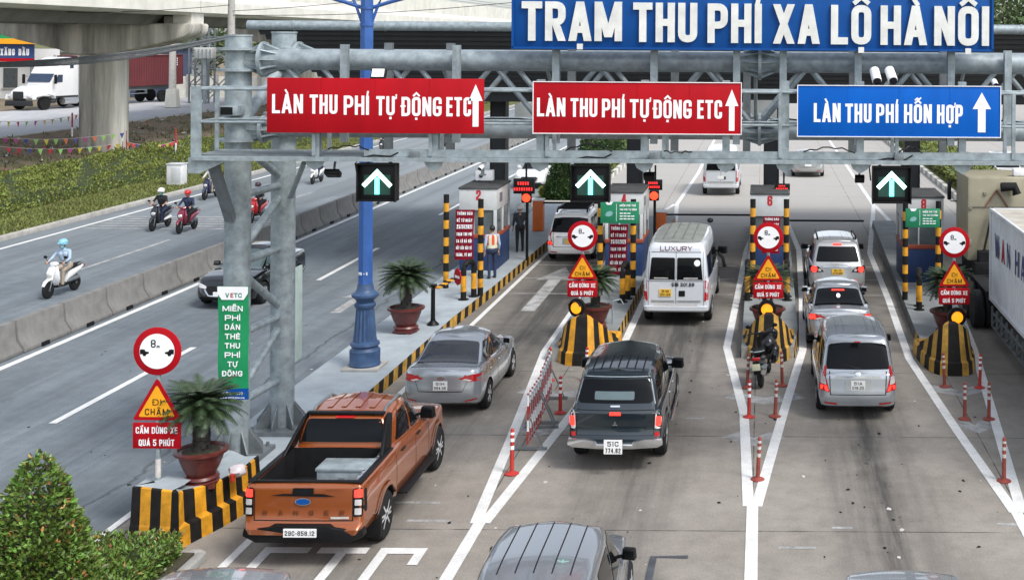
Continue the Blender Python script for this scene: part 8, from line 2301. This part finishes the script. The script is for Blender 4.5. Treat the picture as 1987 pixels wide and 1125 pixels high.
for k in range(9000):
    y = 46 + 100 * rnd.random() ** 1.5; x = rnd.uniform(-45, -38.4)
    if wob((x, y, 3), .5) + rnd.gauss(0, .3) < .05: continue
    z = tz(x) + .16 * wob((x, y, 0), .8, 2) + .1 * wob((x, y, 1), 2.3) - .03; a = rnd.uniform(0, 6.28); h_ = rnd.uniform(.1, .32); d = Vector((math.cos(a), math.sin(a), 0)) * .05; l_ = Vector((rnd.gauss(0, .12), rnd.gauss(0, .12), h_))
    q = Vector((x, y, z)); mb.add([q - d, q + d, q + l_], [(0, 1, 2)])
tag(mb.build('weeds', mat('weed_leaf', (.10, .105, .04), .8, 0, .3, .6, island=.5), fix=False, sm=0), 'sparse weeds on the bare earth bank around the pier', 'weeds', kind='stuff')

# the planted median beyond the first island, and the hedge strip on the far side
def planter(name, x0, x1, y0, y1):
    mb = MB(); mb.box(((x0 + x1) / 2, (y0 + y1) / 2, .08), (x1 - x0 - .3, y1 - y0 - .3, .24)); tag(mb.build(name + '_soil', m_grass), kind='structure')
    mb = MB()
    for x in (x0, x1):
        n = int((y1 - y0) / 1.0)
        for k in range(n): mb.box((x, y0 + (y1 - y0) * (k + .5) / n, .1), (.25, (y1 - y0) / n, .34), k % 2)
    mb.box(((x0 + x1) / 2, y0, .1), (x1 - x0, .25, .33), 0); tag(mb.build(name + '_kerb', [conc_light, kerb_grey]), kind='structure')
planter('median', -11.2, -8.9, 59, 200); planter('hedge_strip', 10.1, 13.6, 60, 200)
def hedge_row(label, x0, x1, y0, y1, z0, h, n, m, size=.2):
    t_ = thing('hedge', label, 'hedge', ((x0 + x1) / 2, y0, z0)); pts = []; w = (x1 - x0) / 2
    for k in range(n):
        x, y, z = rnd.uniform(-w, w), (y1 - y0) * rnd.random() ** 1.5, rnd.uniform(0, h); f = rnd.random()
        if f < .6: z = h * (1 + .12 * wob((x, y, 0), 2)); nn = Vector((0, 0, 1))
        elif f < .75: y = rnd.uniform(-.1, .1); nn = Vector((0, -1, .3))
        else: x = math.copysign(w, x); nn = Vector((math.copysign(1, x), 0, .3))
        pts.append((Vector((x, y, z)), nn))
    mb = MB(); leaves(mb, pts, size); mb.build('foliage', m, t_, fix=False, sm=0)
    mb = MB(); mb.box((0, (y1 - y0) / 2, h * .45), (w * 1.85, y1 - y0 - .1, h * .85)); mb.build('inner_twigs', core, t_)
hedge_row('long low hedge beyond the canopy on the far side of the plaza', 10.6, 13.2, 61, 110, .2, .75, 9000, hedge_m)
hedge_row('low hedge around the conical shrub on the median beyond booth 2', -10.9, -9.2, 60, 100, .2, .5, 5000, hedge_m)
def cone_shrub(label, x, y, h, r, n=2600, size=.17):
    t_ = thing('shrub', label, 'shrub', (x, y, .2))
    mb = MB(); leaves(mb, cone_pts(h, r, n), size); mb.build('foliage', leaf2, t_, sm=0, fix=False)
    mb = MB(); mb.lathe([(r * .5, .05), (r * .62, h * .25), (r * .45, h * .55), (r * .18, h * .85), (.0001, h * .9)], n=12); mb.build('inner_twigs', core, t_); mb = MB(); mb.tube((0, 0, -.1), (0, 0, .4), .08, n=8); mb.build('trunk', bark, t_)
cone_shrub('dark conical shrub on the median between the white sedan and the lane signal', -10.0, 60.2, 2.4, .85)
cone_shrub('bushy shrub on the median behind the lane signal over the white people carrier', -9.9, 70.5, 3.4, 1.1); cone_shrub('farther shrub on the median behind the canopy columns', -9.8, 78, 3.6, 1.3)
def tree(label, loc, h, r, n=3000, size=.55, m=tree_m, tr=.25):
    t_ = thing('tree', label, 'tree', loc)
    mb = MB()
    mb.path([(0, 0, -.2), (.1, 0, h * .25), (-.05, .1, h * .5), (0, 0, h * .75)], tr, 9)
    for k in range(6):
        a = k * 1.05 + rnd.uniform(0, .5); mb.path([(0, 0, h * (.35 + .06 * k)), (math.cos(a) * r * .35, math.sin(a) * r * .35, h * (.5 + .06 * k)), (math.cos(a) * r * .7, math.sin(a) * r * .7, h * (.6 + .05 * k))], tr * .35, 6)
    mb.build('trunk', bark, t_)
    mb = MB()
    for k in range(11):
        a, rr, z = rnd.uniform(0, 6.28), r * rnd.uniform(.2, .75), h * rnd.uniform(.45, .92)
        leaves(mb, sph_pts((rr * math.cos(a), rr * math.sin(a), z), r * rnd.uniform(.32, .55), n // 11, (1, 1, .8), .3), size, 0)
    mb.build('crown', m, t_, sm=0, fix=False)
for i, (u, y, h, r, lab) in enumerate(((1950, 110, 13, 5.5, 'tall leafy tree rising beyond the corner of the name board'), (2010, 120, 15, 6, 'taller tree at the picture edge beyond the canopy end'), (1880, 130, 12, 5, 'tree hidden mostly behind the name board'), (1700, 140, 9, 5, 'tree far along the road beyond booth 8'),
    (790, 215, 10.5, 5, 'tree crown showing between viaduct and canopy edge'), (900, 225, 11, 5.5, 'tree crown beside the name board below the viaduct'), (540, 150, 8, 4, 'small tree behind the rear gantry column'), (400, 135, 8.5, 4.5, 'dark tree behind the lattice tower'), (355, 140, 7, 3.5, 'low tree behind the white pole'), (1180, 160, 9, 4, 'tree far along the median beyond the shrubs'))):
    p_ = A(u, 100, y); tree(lab, (p_.x, y, 2.0 if u < 700 else 0), h - (2 if u < 700 else 0), r, 2600 if i < 2 else 1500)
